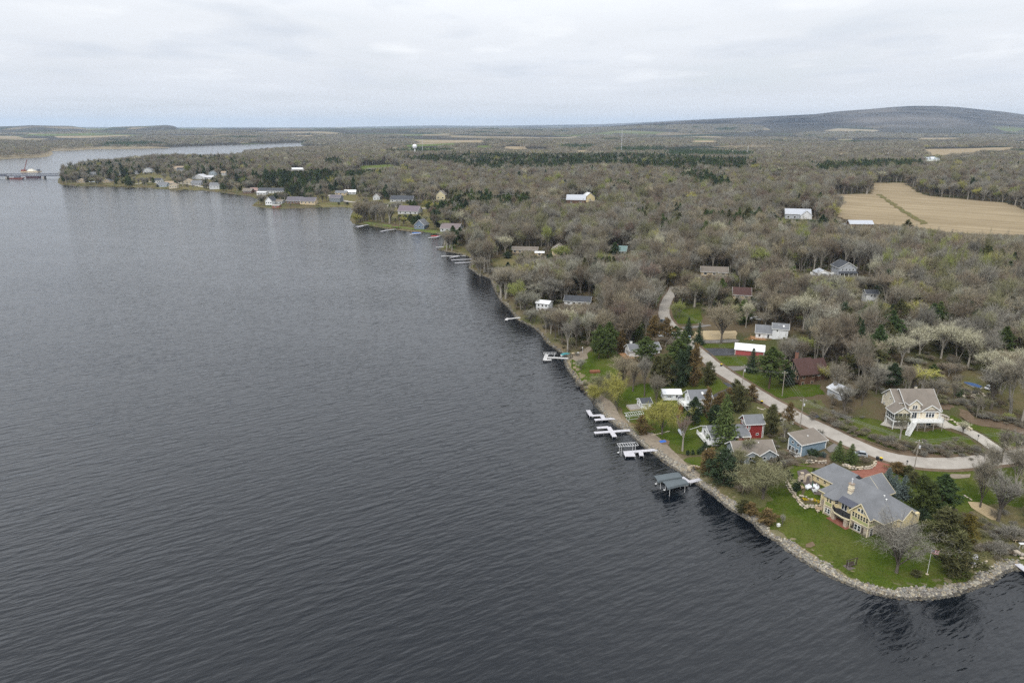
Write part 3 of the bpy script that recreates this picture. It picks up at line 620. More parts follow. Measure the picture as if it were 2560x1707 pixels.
class Bld:
    def __init__(s, name, label, cat, x, y, z, rz=0.0, group=None, mark=None):
        s.root = empty(name, (x, y, z), radians(rz), label, cat, group); s.x, s.y, s.z, s.rz = x, y, z, radians(rz)
        if mark: LANDMARKS.append((mark, x, y))
    def w(s, x, y):
        c, q = cos(s.rz), sin(s.rz); return (s.x + x*c - y*q, s.y + x*q + y*c)
    def keep(s, x0, x1, y0, y1, pad=3.0, front=9.0):
        """nothing wild grows on the plot nor in a strip towards the lake"""
        P = [s.w(x0-pad, y0-pad), s.w(x1+pad, y0-pad), s.w(x1+pad, y1+pad), s.w(x0-pad, y1+pad)]; KEEP.append(np.array(P))
        c = np.mean(P, 0); d = -c / np.hypot(*c); front = min(front, 18)
        m = s.w((x0 + x1) / 2, (y0 + y1) / 2); u = np.array([d[1], -d[0]]); hw = float(np.abs((np.array(P) - c) @ u).max())
        if np.hypot(*m) < 1150 or len(LOW) % 2: low(m[0], m[1], hw if np.hypot(*m) < 1150 else hw * .5)
        else: LOW.append((m[0], m[1], 0.0))
        Q = [tuple(np.array(p) + d * front) for p in P]; KEEP.append(np.array(Q)); KEEP.append((np.array(Q) + np.array(P)) / 2)
    def part(s, name, mb, mat, parent=None): return mb.build(name, mat, parent or s.root)
    def gable(s, x0, x1, y0, y1, z0, z1, rise, ax, wm, rm, tm=WHITE, ov=0.4, th=0.16, wall=True, roof=True, lower=None):
        m = MB()
        if ax == 'x':
            ym = (y0+y1)/2; A = [(x0,y0,z0),(x0,y1,z0),(x0,y1,z1),(x0,ym,z1+rise),(x0,y0,z1)]; B = [(x1,p[1],p[2]) for p in A]
        else:
            xm = (x0+x1)/2; A = [(x1,y0,z0),(x0,y0,z0),(x0,y0,z1),(xm,y0,z1+rise),(x1,y0,z1)]; B = [(p[0],y1,p[2]) for p in A]
        if wall: s.part('wall', m.hexa(A[::-1], B[::-1]) if ax == 'x' else m.hexa(A, B), wm)
        if not roof: return
        r = MB(); t = MB(); half = (y1-y0)/2 if ax == 'x' else (x1-x0)/2; k = rise/half; e = ov
        for sg in (-1, 1):
            # slope from ridge down past the wall by the overhang
            prof = [(0.0, z1+rise), (sg*(half+e), z1 - k*e)]
            def pt(a, off, lift): return (off, (y0+y1)/2 + a, lift) if ax == 'x' else ((x0+x1)/2 + a, off, lift)
            lo, hi = (x0-e, x1+e) if ax == 'x' else (y0-e, y1+e)
            a0, zt = prof[0]; a1, zb = prof[1]; g = 0.012
            r.hexa([pt(a0, lo, zt+g), pt(a1, lo, zb+g), pt(a1, hi, zb+g), pt(a0, hi, zt+g)], [pt(a0, lo, zt+th+g), pt(a1, lo, zb+th+g), pt(a1, hi, zb+th+g), pt(a0, hi, zt+th+g)])
            # fascia along the eave and boards up the rakes, proud of the roof edge
            for off in (lo-0.04, hi+0.04): t.beam(pt(a0, off, zt+th*0.35), pt(a1*1.004, off, zb+th*0.35), 0.07, 0.26)
            t.beam(pt(a1*1.006+sg*0.03, lo-0.04, zb+0.01), pt(a1*1.006+sg*0.03, hi+0.04, zb+0.01), 0.07, 0.22)
        s.part('roof', r, rm); s.part('roof_trim', t, tm)
    def shed(s, x0, x1, y0, y1, z0, zf, zb, wm, rm, tm=WHITE, ov=0.35, th=0.16):
        """single slope: front (south) wall height zf, back zb"""
        m = MB(); A = [(x0,y0,z0),(x0,y1,z0),(x0,y1,zb),(x0,y0,zf)]; B = [(x1,p[1],p[2]) for p in A]; s.part('wall', m.hexa(A[::-1], B[::-1]), wm)
        k = (zb-zf)/(y1-y0); r = MB(); yb, yf = y1+ov, y0-ov; zt, zl = zb+k*ov+.012, zf-k*ov+.012
        r.hexa([(x0-ov,yf,zl),(x0-ov,yb,zt),(x1+ov,yb,zt),(x1+ov,yf,zl)][::-1], [(x0-ov,yf,zl+th),(x0-ov,yb,zt+th),(x1+ov,yb,zt+th),(x1+ov,yf,zl+th)][::-1]); s.part('roof', r, rm)
        t = MB()
        for x in (x0-ov-.04, x1+ov+.04): t.beam((x,yf,zl+.04),(x,yb,zt+.04),.07,.26)
        t.beam((x0-ov-.07,yf-.04,zl+.03),(x1+ov+.07,yf-.04,zl+.03),.07,.24); s.part('roof_trim', t, tm)
    def hip(s, x0, x1, y0, y1, z, zr, rx0, rx1, rm, ov=0.45, ry=None, tm=CREAMT, axis='x'):
        ry = (y0+y1)/2 if ry is None else ry; k = 0.5; X0,X1,Y0,Y1 = x0-ov,x1+ov,y0-ov,y1+ov; zz = z-0.2
        R0, R1 = ((rx0,ry,zr),(rx1,ry,zr)) if axis == 'x' else ((ry,rx0,zr),(ry,rx1,zr))
        m = MB(); v = [(X0,Y0,zz),(X1,Y0,zz),(X1,Y1,zz),(X0,Y1,zz),R0,R1,(X0,Y0,zz-.18),(X1,Y0,zz-.18),(X1,Y1,zz-.18),(X0,Y1,zz-.18)]
        f = [(0,1,5,4),(1,2,5),(2,3,4,5),(3,0,4)] if axis == 'x' else [(0,1,4),(1,2,5,4),(2,3,5),(3,0,4,5)]
        f += [(6,7,1,0),(7,8,2,1),(8,9,3,2),(9,6,0,3),(9,8,7,6)]; m.add(v, f); s.part('roof', m, rm)
        t = MB()
        for a, b in zip([(X0,Y0),(X1,Y0),(X1,Y1),(X0,Y1)], [(X1,Y0),(X1,Y1),(X0,Y1),(X0,Y0)]): t.beam((*a,zz-.09),(*b,zz-.09),.12,.2)
        s.part('gutter', t, tm)
    def win(s, face, u, z, plane, w=0.9, h=1.2, cols=1, rows=2, fm=WHITE, name='window', fw=0.09):
        wm_, pm_ = window_mesh(w, h, cols, rows, fm, fw); o = obj(name, wm_, s.root); obj('pane', pm_, o)
        o.rotation_euler = (0, 0, FACE[face]); o.location = {'S': (u, plane-.012, z), 'N': (u, plane+.012, z), 'W': (plane-.012, u, z), 'E': (plane+.012, u, z)}[face]; return o
    def door(s, face, u, z0, plane, w=0.95, h=2.05, mat=None, name='door'):
        m = MB().box(-w/2-.08, -.06, 0, -w/2, .02, h+.08).box(w/2, -.06, 0, w/2+.08, .02, h+.08).box(-w/2, -.06, h, w/2, .02, h+.08)
        o = m.build(name, WHITE, s.root); d = MB().box(-w/2+.003, -.03, 0.01, w/2-.003, .015, h-.003).build('door_leaf', mat or M('door_paint', (0.62,0.62,0.6), .5), o)
        MB().box(w/2-.16, -.075, 1.0, w/2-.10, -.032, 1.06).build('handle', DARK, o)
        o.rotation_euler = (0, 0, FACE[face]); o.location = {'S': (u, plane-.012, z0), 'N': (u, plane+.012, z0), 'W': (plane-.012, u, z0), 'E': (plane+.012, u, z0)}[face]; return o
    def chimney(s, x, y, z0, z1, w=0.8, mat=None, cap=True):
        m = MB().box(x-w/2, y-w/2, z0, x+w/2, y+w/2, z1); o = s.part('chimney', m, mat or M('chimney_brick', (0.24, 0.12, 0.085), .9, .3))
        if cap: MB().box(x-w/2-.08, y-w/2-.08, z1+.002, x+w/2+.08, y+w/2+.08, z1+.12).bar((x,y,z1+.12),(x,y,z1+.5),.13,n=8).build('chimney_cap', DARK, o)
    def vent(s, x, y, z, h=0.4): s.part('roof_vent', MB().bar((x,y,z-.3),(x,y,z+h),.09,n=8).box(x-.18,y-.18,z+h+.002,x+.18,y+.18,z+h+.08), WHITE)
    def corners(s, pts, z0, z1, w=0.16, mat=WHITE):
        for x, y in pts: s.part('corner_board', MB().box(x-w/2, y-w/2, z0, x+w/2, y+w/2, z1), mat)
    def railing(s, pts, z, h=1.0, mat=WHITE, gap=0.25, post=1.8, name='railing'):
        m = MB()
        for (ax, ay), (bx, by) in zip(pts, pts[1:]):
            L = math.hypot(bx-ax, by-ay); n = max(1, int(round(L/post)))
            m.beam((ax,ay,z+h),(bx,by,z+h),.09,.07); m.beam((ax,ay,z+.12),(bx,by,z+.12),.06,.06)
            for i in range(n+1): t = i/n; x, y = ax+(bx-ax)*t, ay+(by-ay)*t; m.box(x-.055,y-.055,z,x+.055,y+.055,z+h+.08)
            k = max(1, int(L/gap))
            for i in range(1, k): t = i/k; x, y = ax+(bx-ax)*t, ay+(by-ay)*t; m.box(x-.018,y-.018,z+.15,x+.018,y+.018,z+h-.035)
        return s.part(name, m, mat)
    def stairs(s, p, q, width, mat=WHITE, rail=True):
        """flight from top p to foot q"""
        p = Vector(p); q = Vector(q); d = q-p; hd = Vector((d.x,d.y,0)).normalized(); nn = Vector((-hd.y,hd.x,0))*width/2; n = max(3, int(abs(d.z)/0.19)); m = MB()
        for i in range(n):
            a = p + d*(i/n); b = p + d*((i+1)/n); c = Vector((a.x,a.y,b.z)); e = Vector((b.x,b.y,b.z))
            m.hexa([c-nn-Vector((0,0,.06)), e-nn-Vector((0,0,.06)), e+nn-Vector((0,0,.06)), c+nn-Vector((0,0,.06))], [c-nn, e-nn, e+nn, c+nn])
        for sg in (-1,1): m.beam(p+nn*sg*1.05-Vector((0,0,.15)), q+nn*sg*1.05-Vector((0,0,.15)), .06, .28)
        o = s.part('stairs', m, mat)
        if rail:
            r = MB()
            for sg in (-1,1):
                r.beam(p+nn*sg+Vector((0,0,.95)), q+nn*sg+Vector((0,0,.95)), .07,.07); k = max(2, int(d.length/0.35))
                for i in range(k+1): c = p + d*(i/k) + nn*sg; r.box(c.x-.03,c.y-.03,c.z,c.x+.03,c.y+.03,c.z+.93)
            r.build('handrail', mat, o)
    def slab(s, x0, y0, x1, y1, z, t=0.18, mat=WOODB, name='deck'): return s.part(name, MB().box(x0,y0,z-t,x1,y1,z), mat)
    def posts(s, pts, z1, mat=WOODB, r=0.09, name='post'):
        for x, y in pts:
            wx, wy = s.w(x, y); z0 = gz(wx, wy) - s.z - 0.4; s.part(name, MB().box(x-r,y-r,z0,x+r,y+r,z1), mat)
# ------------------------------------------------------------------ the yellow house on the point
RF_GREY = Mshingle('roof_grey', (0.170, 0.175, 0.185)); RF_TAN = Mshingle('roof_tan', (0.195, 0.170, 0.145)); RF_BROWN = Mshingle('roof_brown', (0.085, 0.050, 0.045)); RF_DARK = Mshingle('roof_dark', (0.075, 0.08, 0.09))
YEL = Msiding('siding_yellow', (0.64, 0.53, 0.30)); OLV = M('panel_olive', (0.33, 0.35, 0.15), .6, .1); STONE = Mstone('house_stone', (0.30, 0.24, 0.18), (0.44, 0.37, 0.28), (0.36, 0.32, 0.29), 2.2)
BOULD = M('boulder_stone', (0.44, 0.37, 0.27), .95, .35, .9)
def yellow_house():
    h = Bld('lake_house', 'big yellow two storey house with grey hip roofs on the point', 'house', 82.4, 168.0, 2.1, -63.2, mark='the yellow house')
    E, FL = 5.5, 2.75
    h.keep(-10, 19, -3, 16, 2, 8)
    # lower storey in stone, upper in yellow boards
    lo = [(-1.3,1.0),(0.5,0.8),(1.2,-.7),(3.4,-.5),(4.4,.9),(9.3,.9),(9.3,-.75),(14.3,-.75),(14.3,4.0),(17.6,4.3),(17.6,9),(12,12),(-1.3,12)]
    h.part('stone_wall', MB().prism(lo, -1.0, FL), STONE)
    up = [(-1.3,1.0),(0.5,0.8),(1.2,-.7),(3.4,-.5),(4.4,.9),(9.3,.9),(9.3,-.75),(14.3,-.75),(14.3,3.9),(16.9,4.4),(17.3,6.0),(18.2,6.1),(18.2,12.8),(-1.3,12.8)]
    h.part('wall', MB().prism(up, FL+.004, E-.02), YEL)
    h.hip(-1.3, 17.2, 0.6, 12.8, E, 9.9, 2.6, 12.2, RF_GREY, ry=6.6)
    # bay with its own facets
    b = MB(); pk = (2.4, 3.6, 8.0); ring = [(0.1,1.0),(0.75,-1.1),(3.75,-.95),(5.0,1.0)]; z = E-.19
    b.add([(x,y,z) for x,y in ring]+[pk]+[(x,y,z-.2) for x,y in ring], [(0,1,4),(1,2,4),(2,3,4),(5,6,1,0),(6,7,2,1),(7,8,3,2),(8,7,6,5)]); h.part('bay_roof', b, RF_GREY)
    # front gable wing, seen end on
    h.gable(9.35, 14.28, -.72, 7.0, E-.02, E, 2.75, 'y', YEL, RF_GREY, CREAMT, ov=.5)
    # wings to the east, garage wing and back wing
    h.gable(12.5, 18.15, 6.15, 11.0, E-.02, E, 2.0, 'x', YEL, RF_GREY, CREAMT, ov=.45)
    h.gable(14.4, 16.8, 4.5, 8.0, E-.02, E, 1.0, 'y', YEL, RF_GREY, CREAMT, ov=.35)
    h.part('garage_wall', MB().box(-9.3, 6.8, 1.5, -1.2, 15.2, E-.02), YEL)
    h.hip(-9.3, -0.6, 6.75, 15.2, E+.02, 8.6, -6.6, 1.5, RF_GREY, ry=11.0)
    h.gable(-.4, 8.0, 12.7, 16.6, 1.5, E, 3.3, 'y', YEL, RF_GREY, CREAMT, ov=.45)
    m = MB()   # back roof runs in to the main ridge
    m.hexa([(3.8,8.0,8.83),(8.4,8.0,5.23),(8.4,13,5.23),(3.8,13,8.83)], [(3.8,8.0,9.0),(8.4,8.0,5.4),(8.4,13,5.4),(3.8,13,9.0)]); m.hexa([(-.8,13,5.23),(-.8,8,5.23),(3.8,8,8.83),(3.8,13,8.83)][::-1], [(-.8,13,5.4),(-.8,8,5.4),(3.8,8,9.0),(3.8,13,9.0)][::-1]); h.part('valley_roof', m, RF_GREY)
    # metal canopy roof over the balcony
    m = MB().hexa([(4.6,1.3,6.35),(4.6,-.35,5.35),(9.3,-.35,5.35),(9.3,1.3,6.35)], [(4.6,1.3,6.43),(4.6,-.35,5.43),(9.3,-.35,5.43),(9.3,1.3,6.43)])
    cp = h.part('metal_roof', m, M('blue_grey_metal', (0.085,0.09,0.115), .4, .1))
    for i in range(12): x = 4.75+i*.4; MB().beam((x,1.3,6.46),(x,-.34,5.46),.05,.06).build('standing_seam', MATS['blue_grey_metal'], cp)
    # balcony, its edge beam, railing, stone pillars and the brick terrace under it
    dk = [(3.5,-.55),(5.0,-1.55),(7.6,-1.75),(9.25,-1.3),(9.25,.88),(4.45,.88)]
    h.part('balcony', MB().prism(dk, FL-.05, FL+.12), M('deck_dark', (0.03,0.032,0.036), .7)); h.part('edge_beam', MB().prism([(3.42,-.62),(4.96,-1.66),(7.62,-1.87),(9.3,-1.4),(9.3,-1.0),(3.9,-.2)], FL-.42, FL-.06), CREAMT)
    h.railing([(3.5,-.55),(5.0,-1.5),(7.6,-1.7),(9.2,-1.25)], FL+.12, 1.0, DARK, gap=.16)
    for x, y in ((4.4,-.7),(8.4,-1.1)): p = h.part('stone_pillar', MB().box(x-.45,y-.4,-.5,x+.45,y+.4,FL-.44), STONE)
    h.part('terrace', MB().prism([(3.2,-1.9),(9.4,-2.2),(9.4,.85),(3.6,.85)], -.5, .12), MG['brick'])
    # windows of the bay, gable end, side wall and lower storey
    h.win('S', 1.85, FL+1.75, -.62, .62, 1.25, 1, 2, CREAMT); h.win('S', 2.75, FL+1.75, -.55, .62, 1.25, 1, 2, CREAMT)
    o = h.win('S', 4.05, FL+1.7, .2, .8, 1.0, 1, 2, CREAMT); o.location = (3.95, .22, FL+1.75); o.rotation_euler = (0,0,radians(54))
    h.part('panel', MB().box(1.45,-.76,FL+.2,3.2,-.6,FL+.95), OLV)
    for x in (1.55, 2.45): h.win('S', x+.25, 1.35, -.62, .62, 1.3, 1, 2, WHITE)
    for x in (5.5, 6.35): h.win('S', x, FL+1.35, .9, .62, 2.1, 1, 1, WHITE, name='glass_door')
    h.win('S', 8.0, FL+1.9, .9, 1.5, .9, 2, 1, WHITE)
    for i in range(6): h.win('S', 9.85+i*.78, FL+1.72, -.75, .52, 1.25, 1, 2, CREAMT, fw=.1)
    for i in range(3): h.part('panel', MB().box(9.62+i*1.56,-.80,FL+.2,11.05+i*1.56,-.74,FL+.9), OLV)
    for x in (11.2, 12.1, 13.0): h.win('S', x, E+.75, -.76, .55, .75 if x != 12.1 else 1.0, 1, 1, WHITE)
    for i in range(2): h.win('S', 11.0+i*.95, 1.35, -.75, .75, 1.5, 1, 2, WHITE)
    for x in (10.2, 12.9): h.part('shutter', MB().box(x-.25,-.83,.55,x+.25,-.755,2.15), M('shutter_brown', (.06,.045,.04), .6))
    for i in range(4): h.win('E', .1+i*.9, FL+1.72, 14.3, .58, 1.25, 1, 2, CREAMT, fw=.1)
    for i in range(4): h.part('panel', MB().box(14.29,-.28+i*.9,FL+.2,14.35,.42+i*.9,FL+.9), OLV)
    h.win('E', 3.35, FL+1.75, 14.3, .35, 1.4, 1, 1, CREAMT); h.door('E', .7, .05, 14.3, .95, 2.1, DARK)
    bay = MB().box(15.1,4.0,FL+.75,16.6,4.5,FL+2.3); h.part('window_bay', bay, YEL); h.win('S', 15.5, FL+1.55, 4.0, .6, 1.1, 1, 2, WHITE); h.win('S', 16.2, FL+1.55, 4.0, .6, 1.1, 1, 2, WHITE)
    h.part('bay_window_roof', MB().hexa([(14.9,3.8,FL+2.32),(16.8,3.8,FL+2.32),(16.8,4.6,FL+2.75),(14.9,4.6,FL+2.75)], [(14.9,3.8,FL+2.38),(16.8,3.8,FL+2.38),(16.8,4.6,FL+2.81),(14.9,4.6,FL+2.81)]), DARK)
    h.win('S', 17.75, FL+1.6, 6.1, .4, 1.2, 1, 1, WHITE)
    for x in (-7.6, -5.2, -3.2): h.win('S', x, E-1.25, 6.8, .75, .95, 2, 2, CREAMT)
    h.win('W', 4.2, FL+1.7, -1.3, .8, 1.2, 1, 2, WHITE)
    # white boards at corners and between storeys
    h.corners([(-1.3,1.0),(1.2,-.72),(3.42,-.52),(4.42,.88),(9.3,-.78),(14.32,-.78),(16.92,4.36),(18.22,6.06)], -.3, E-.1, .2, CREAMT)
    for a, b_ in (((1.2,-.78),(3.45,-.58)),((9.2,-.83),(14.4,-.83)),((14.38,-.8),(14.38,3.9)),((14.4,3.86),(17.0,4.34))): h.part('band_board', MB().beam((*a,FL),(*b_,FL),.09,.26), CREAMT)
    # chimney stack in cream render with two stone bands
    c = h.part('chimney', MB().box(4.9,2.6,5.8,6.0,3.6,8.6), M('chimney_cream', (.66,.58,.44), .8, .1))
    MB().box(4.8,2.5,8.602,6.1,3.7,8.8).box(4.95,2.65,8.8,5.95,3.55,9.7).build('upper_stack', MATS['chimney_cream'], c); MB().box(4.8,2.5,9.702,6.1,3.7,9.9).build('stone_band', M('band_stone', (.28,.22,.17), .9), c); MB().box(4.84,2.54,7.9,6.06,3.66,8.05).build('stone_band', MATS['band_stone'], c)
    MB().bar((5.45,3.1,9.9),(5.45,3.1,11.0),.13,n=8).lathe([(.22,11.0),(.22,11.25)], 8, 5.45, 3.1).build('flue', STEEL, c)
    for x, y, z_ in ((13.0,5.6,9.35),(13.9,5.2,8.9)): h.vent(x, y, z_, .12)
    # patio stonework: an arch and a pizza oven stack
    for nm, lab, pts in (('stone_arch', 'small rubble stone garden arch on the patio', None),):
        wx, wy = G(2019, 1204).to_2d(); a = empty(nm, (wx, wy, gz(wx, wy)), radians(10), lab, 'arch'); n = 9
        for i in range(n+5):
            if i < 3: p = (-.9, 0, .25+i*.42)
            elif i >= n+2: p = (.9, 0, .25+(n+4-i)*.42)
            else: q = pi*(1-(i-3)/(n-2)); p = (.9*cos(q), 0, 1.35+.9*sin(q))
            MB().hexa([(p[0]-.24,-.3,p[2]-.21),(p[0]+.24,-.3,p[2]-.21),(p[0]+.22,.3,p[2]-.2),(p[0]-.22,.3,p[2]-.2)],[(p[0]-.2,-.27,p[2]+.2),(p[0]+.21,-.28,p[2]+.2),(p[0]+.2,.28,p[2]+.21),(p[0]-.21,.27,p[2]+.2)]).build('stone', BOULD, a)
    wx, wy = G(2003, 1203).to_2d(); a = empty('stone_oven', (wx, wy, gz(wx, wy)), radians(-10), 'stone outdoor fireplace with a tapered chimney beside the arch', 'fireplace')
    MB().box(-.9,-.6,-.2,.9,.6,1.0).build('hearth', STONE, a); MB().hexa([(-.8,-.5,1.0),(.8,-.5,1.0),(.8,.5,1.0),(-.8,.5,1.0)],[(-.35,-.3,2.0),(.35,-.3,2.0),(.35,.3,2.0),(-.35,.3,2.0)]).box(-.33,-.28,2.0,.33,.28,2.6).build('stack', STONE, a); MB().box(-.45,-.4,2.602,.45,.4,2.72).build('capstone', BOULD, a); MB().box(-.35,-.62,.25,.35,-.595,.85).build('firebox', DARK, a)
yellow_house()

# ------------------------------------------------------------------ neighbours
BLUE = Msiding('siding_blue', (0.20, 0.275, 0.335)); GREYB = Msiding('siding_greyblue', (0.225, 0.255, 0.275)); WSIDE = Msiding('siding_white', (0.72, 0.73, 0.74)); REDS = Msiding('siding_red', (0.215, 0.028, 0.026), .3, 'X'); CREAM = Msiding('siding_cream', (0.66, 0.595, 0.47)); BRNS = Msiding('siding_brown', (0.115, 0.062, 0.040)); TANS = Msiding('siding_tan', (0.52, 0.42, 0.28)); GREYS = Msiding('siding_grey', (0.40, 0.42, 0.45)); METW = M('white_metal_roof', (0.78, 0.79, 0.80), .4, .06); REDM = M('red_metal', (0.36, 0.085, 0.085), .5, .08)
def ranch():
    h = Bld('ranch_house', 'grey ranch house with a mossy tan roof behind the shore trees', 'house', 67.8, 196.2, 2.4, 6, mark='the grey ranch house'); h.keep(-1, 13, -2, 8)
    h.gable(0, 12.2, 0, 6.6, -.8, 3.0, 2.2, 'x', GREYB, RF_TAN, ov=.55); h.gable(6.9, 12.0, -2.0, 3.2, -.8, 2.9, 1.6, 'y', GREYB, RF_TAN, ov=.5); h.gable(2.6, 6.6, -1.3, 3, -.8, 2.6, 1.0, 'y', GREYB, RF_TAN, ov=.3)
    for u in (8.3, 10.5): h.win('S', u, 1.7, -2.0, .8, .8, 1, 1)
    h.win('S', 4.6, 1.4, -1.3, 1.6, 1.1, 2, 1); h.win('S', 1.3, 1.5, 0, 1.2, 1.0, 2, 1); h.win('W', 2.2, 1.5, 0, 1.2, 1.1, 2, 1); h.win('W', 4.4, 1.5, 0, 1.2, 1.1, 2, 1)
    h.corners([(6.9,-2.02),(12.0,-2.02),(2.6,-1.32),(0,-.02)], -.3, 2.7); h.vent(8, 2.3, 4.5); h.vent(5, 4.2, 4.6); h.chimney(3.2, 4.6, 3.5, 5.8, .7)
    h.slab(-2.2, -.5, -.05, 6.4, .1, .2, M('deck_grey', (.3,.28,.26), .8)); 
ranch()
def blue_garage():
    h = Bld('blue_cottage', 'grey blue cottage with a single slope tan roof by the road', 'house', 88.4, 198.0, 3.1, 22, mark='the grey blue cottage'); h.keep(-1, 11, -1, 6, 2, 6)
    h.shed(0, 9.6, 0, 5.4, -1.2, 4.1, 5.5, BLUE, RF_TAN, ov=.45)
    h.win('W', 1.5, 3.3, 0, .75, .7, 1, 1); h.win('W', 3.7, 3.4, 0, .75, .7, 1, 1); h.win('W', 3.3, 1.0, 0, .9, 1.9, 2, 1, name='glass_door'); h.win('W', 4.6, 1.0, 0, .8, 1.9, 1, 1, name='glass_door'); h.win('W', 1.6, 1.0, 0, .8, 1.9, 1, 1, name='glass_door')
    h.corners([(-.02,-.02),(9.62,-.02),(-.02,5.4)], -.5, 4.0, .22); h.slab(-1.6, 0.2, -.03, 3.2, .35, .25, WHITE, 'porch'); h.railing([(-1.55,3.1),(-1.55,.25),(-.1,.25)], .35, .95, WHITE, .2); h.vent(4.6, 2.6, 5.0, .2); h.part('meter_box', MB().box(2.6,-.2,.1,3.4,-.015,.8), WHITE)
blue_garage()
def red_cabin():
    h = Bld('red_cabin', 'barn red cabin with white trim and a long low porch wing', 'house', 75.6, 211.4, 2.9, 6, mark='the red cabin'); h.keep(-13, 6, -4, 8, 1.5, 5)
    h.gable(0, 5.6, 0, 4.4, -.6, 5.6, 1.9, 'x', REDS, RF_GREY, ov=.5); h.gable(-12.2, -.02, -2.6, 6.2, -.6, 2.5, 1.9, 'x', WSIDE, RF_GREY, ov=.5)
    h.part('red_wing_wall', MB().box(-4.2,-2.64,-.55,-.03,-2.58,2.35), REDS); h.part('lean_to_roof', MB().hexa([(-4.6,-3.2,2.15),(.5,-3.2,2.15),(.5,.02,3.4),(-4.6,.02,3.4)],[(-4.6,-3.2,2.3),(.5,-3.2,2.3),(.5,.02,3.55),(-4.6,.02,3.55)]), RF_GREY); h.part('lean_to_trim', MB().beam((-4.65,-3.22,2.22),(.55,-3.22,2.22),.08,.26), WHITE); h.part('porch_post', MB().box(.3,-3.05,-.6,.45,-2.9,2.15), WHITE)
    h.win('S', 4.0, 1.6, 0, .7, .55, 1, 1); h.win('S', 1.0, 4.2, 0, .42, 1.7, 1, 3, fw=.14); h.win('S', 4.1, 5.15, 0, .6, .4, 1, 1)
    h.part('trim_band', MB().box(0,-.05,4.75,5.6,-.006,4.9), WHITE); h.corners([(0,-.02),(5.6,-.02)], -.3, 5.4, .18); h.part('downpipe', MB().bar((6.0,-.1,-.4),(6.0,-.1,5.3),.07), WHITE)
    for u in (1.0, 2.2, 3.4): h.win('W', u, 5.0, 0, .7, 1.2, 1, 1)
    h.part('gable_brace', MB().beam((-.06,-.1,5.2),(-.06,4.5,5.2),.06,.14).beam((-.06,2.2,5.2),(-.06,2.2,7.2),.06,.12), WHITE)
    for u in (-1.2, 1.2, 3.6): h.win('W', u, 1.3, -12.2, 1.5, 1.7, 2, 1)
    h.slab(-14.0, -3.0, -12.25, 6.2, .25, .3, WHITE, 'deck'); h.railing([(-13.9,6.1),(-13.9,-2.9),(-12.3,-2.9)], .25, 1.0, WHITE, .18); h.part('flag_beam', MB().beam((-13.0,5.9,2.6),(-16.5,5.9,1.6),.09,.09), WHITE); h.chimney(-6, 3.5, 3.2, 5.4, .7)
red_cabin()
def white_gabled():
    h = Bld('white_cottage', 'white gabled two storey cottage with grey roof and white deck', 'house', 62.9, 233.2, 2.9, 6, mark='the white gabled cottage'); h.keep(-3, 9, -1, 7, 1.5, 5)
    h.gable(0, 7.6, 0, 6.0, -1.0, 5.5, 2.0, 'x', WSIDE, RF_GREY, ov=.45); h.win('W', 2.3, 4.6, 0, .5, 1.3, 1, 2); h.win('W', 3.1, 4.6, 0, .5, 1.3, 1, 2); h.win('W', 3.0, 1.2, 0, 1.8, 1.8, 2, 1); h.win('S', 2.2, 4.5, 0, 1.4, 1.0, 2, 1); h.win('S', 5.6, 4.5, 0, 1.0, 1.0, 1, 2); h.win('S', 3.0, 1.2, 0, 1.2, 1.0, 2, 1); h.door('S', 5.4, -.1, 0)
    h.slab(-2.6, .2, -.03, 5.0, 2.75, .2, WHITE); h.railing([(-.1,.25),(-2.55,.25),(-2.55,4.95),(-.1,4.95)], 2.75, 1.0, WHITE, .2); h.posts([(-2.5,.3),(-2.5,4.9)], 2.55, WOODB); h.stairs((-2.6,1.0,2.7),(-5.2,-2.6,-.3),1.0,WOODB)
    h.corners([(0,0),(7.6,0)], -.5, 5.3); s = h.part('skylight', MB().hexa([(4.4,1.2,6.32),(5.1,1.2,6.32),(5.1,2.0,6.86),(4.4,2.0,6.86)],[(4.4,1.2,6.5),(5.1,1.2,6.5),(5.1,2.0,7.04),(4.4,2.0,7.04)]), WHITE)
white_gabled()
def white_cottage():
    h = Bld('white_cottage', 'small white cottage with a white metal roof on dark skirting', 'house', 56.2, 246.0, 2.6, 0, mark='the small white cottage'); h.keep(-1, 8, -1, 6, 1, 5)
    h.part('skirting', MB().box(.05,.05,-1.2,6.3,4.75,.1), M('skirt_dark', (.05,.045,.04), .9)); h.gable(0, 6.4, 0, 4.8, .12, 2.7, .8, 'x', WSIDE, METW, ov=.4); h.win('S', 2.2, 1.6, 0, 1.1, .55, 2, 1); h.win('W', 1.6, 1.6, 0, .9, 1.1, 1, 2); h.win('W', 3.3, 1.6, 0, .9, 1.1, 1, 2); h.win('S', 4.9, 1.6, 0, .8, .9, 1, 2)
    for x in (1.3, 3.1): h.part('shutter', MB().box(x-.16,-.05,1.25,x+.16,-.013,1.95), M('shutter_blue', (.2,.26,.32), .6))
    h.part('stovepipe', MB().bar((4.2,1.2,2.9),(4.2,1.2,4.2),.07,n=6), STEEL)
    b = Bld('garden_shed', 'tiny white shed between the two white cottages', 'shed', 61.0, 241.4, 2.6, 5); b.gable(0, 2.0, 0, 2.2, -.6, 2.0, .6, 'y', WSIDE, RF_DARK, ov=.15); b.door('S', 1.0, 0, 0, .8, 1.8)
white_cottage()
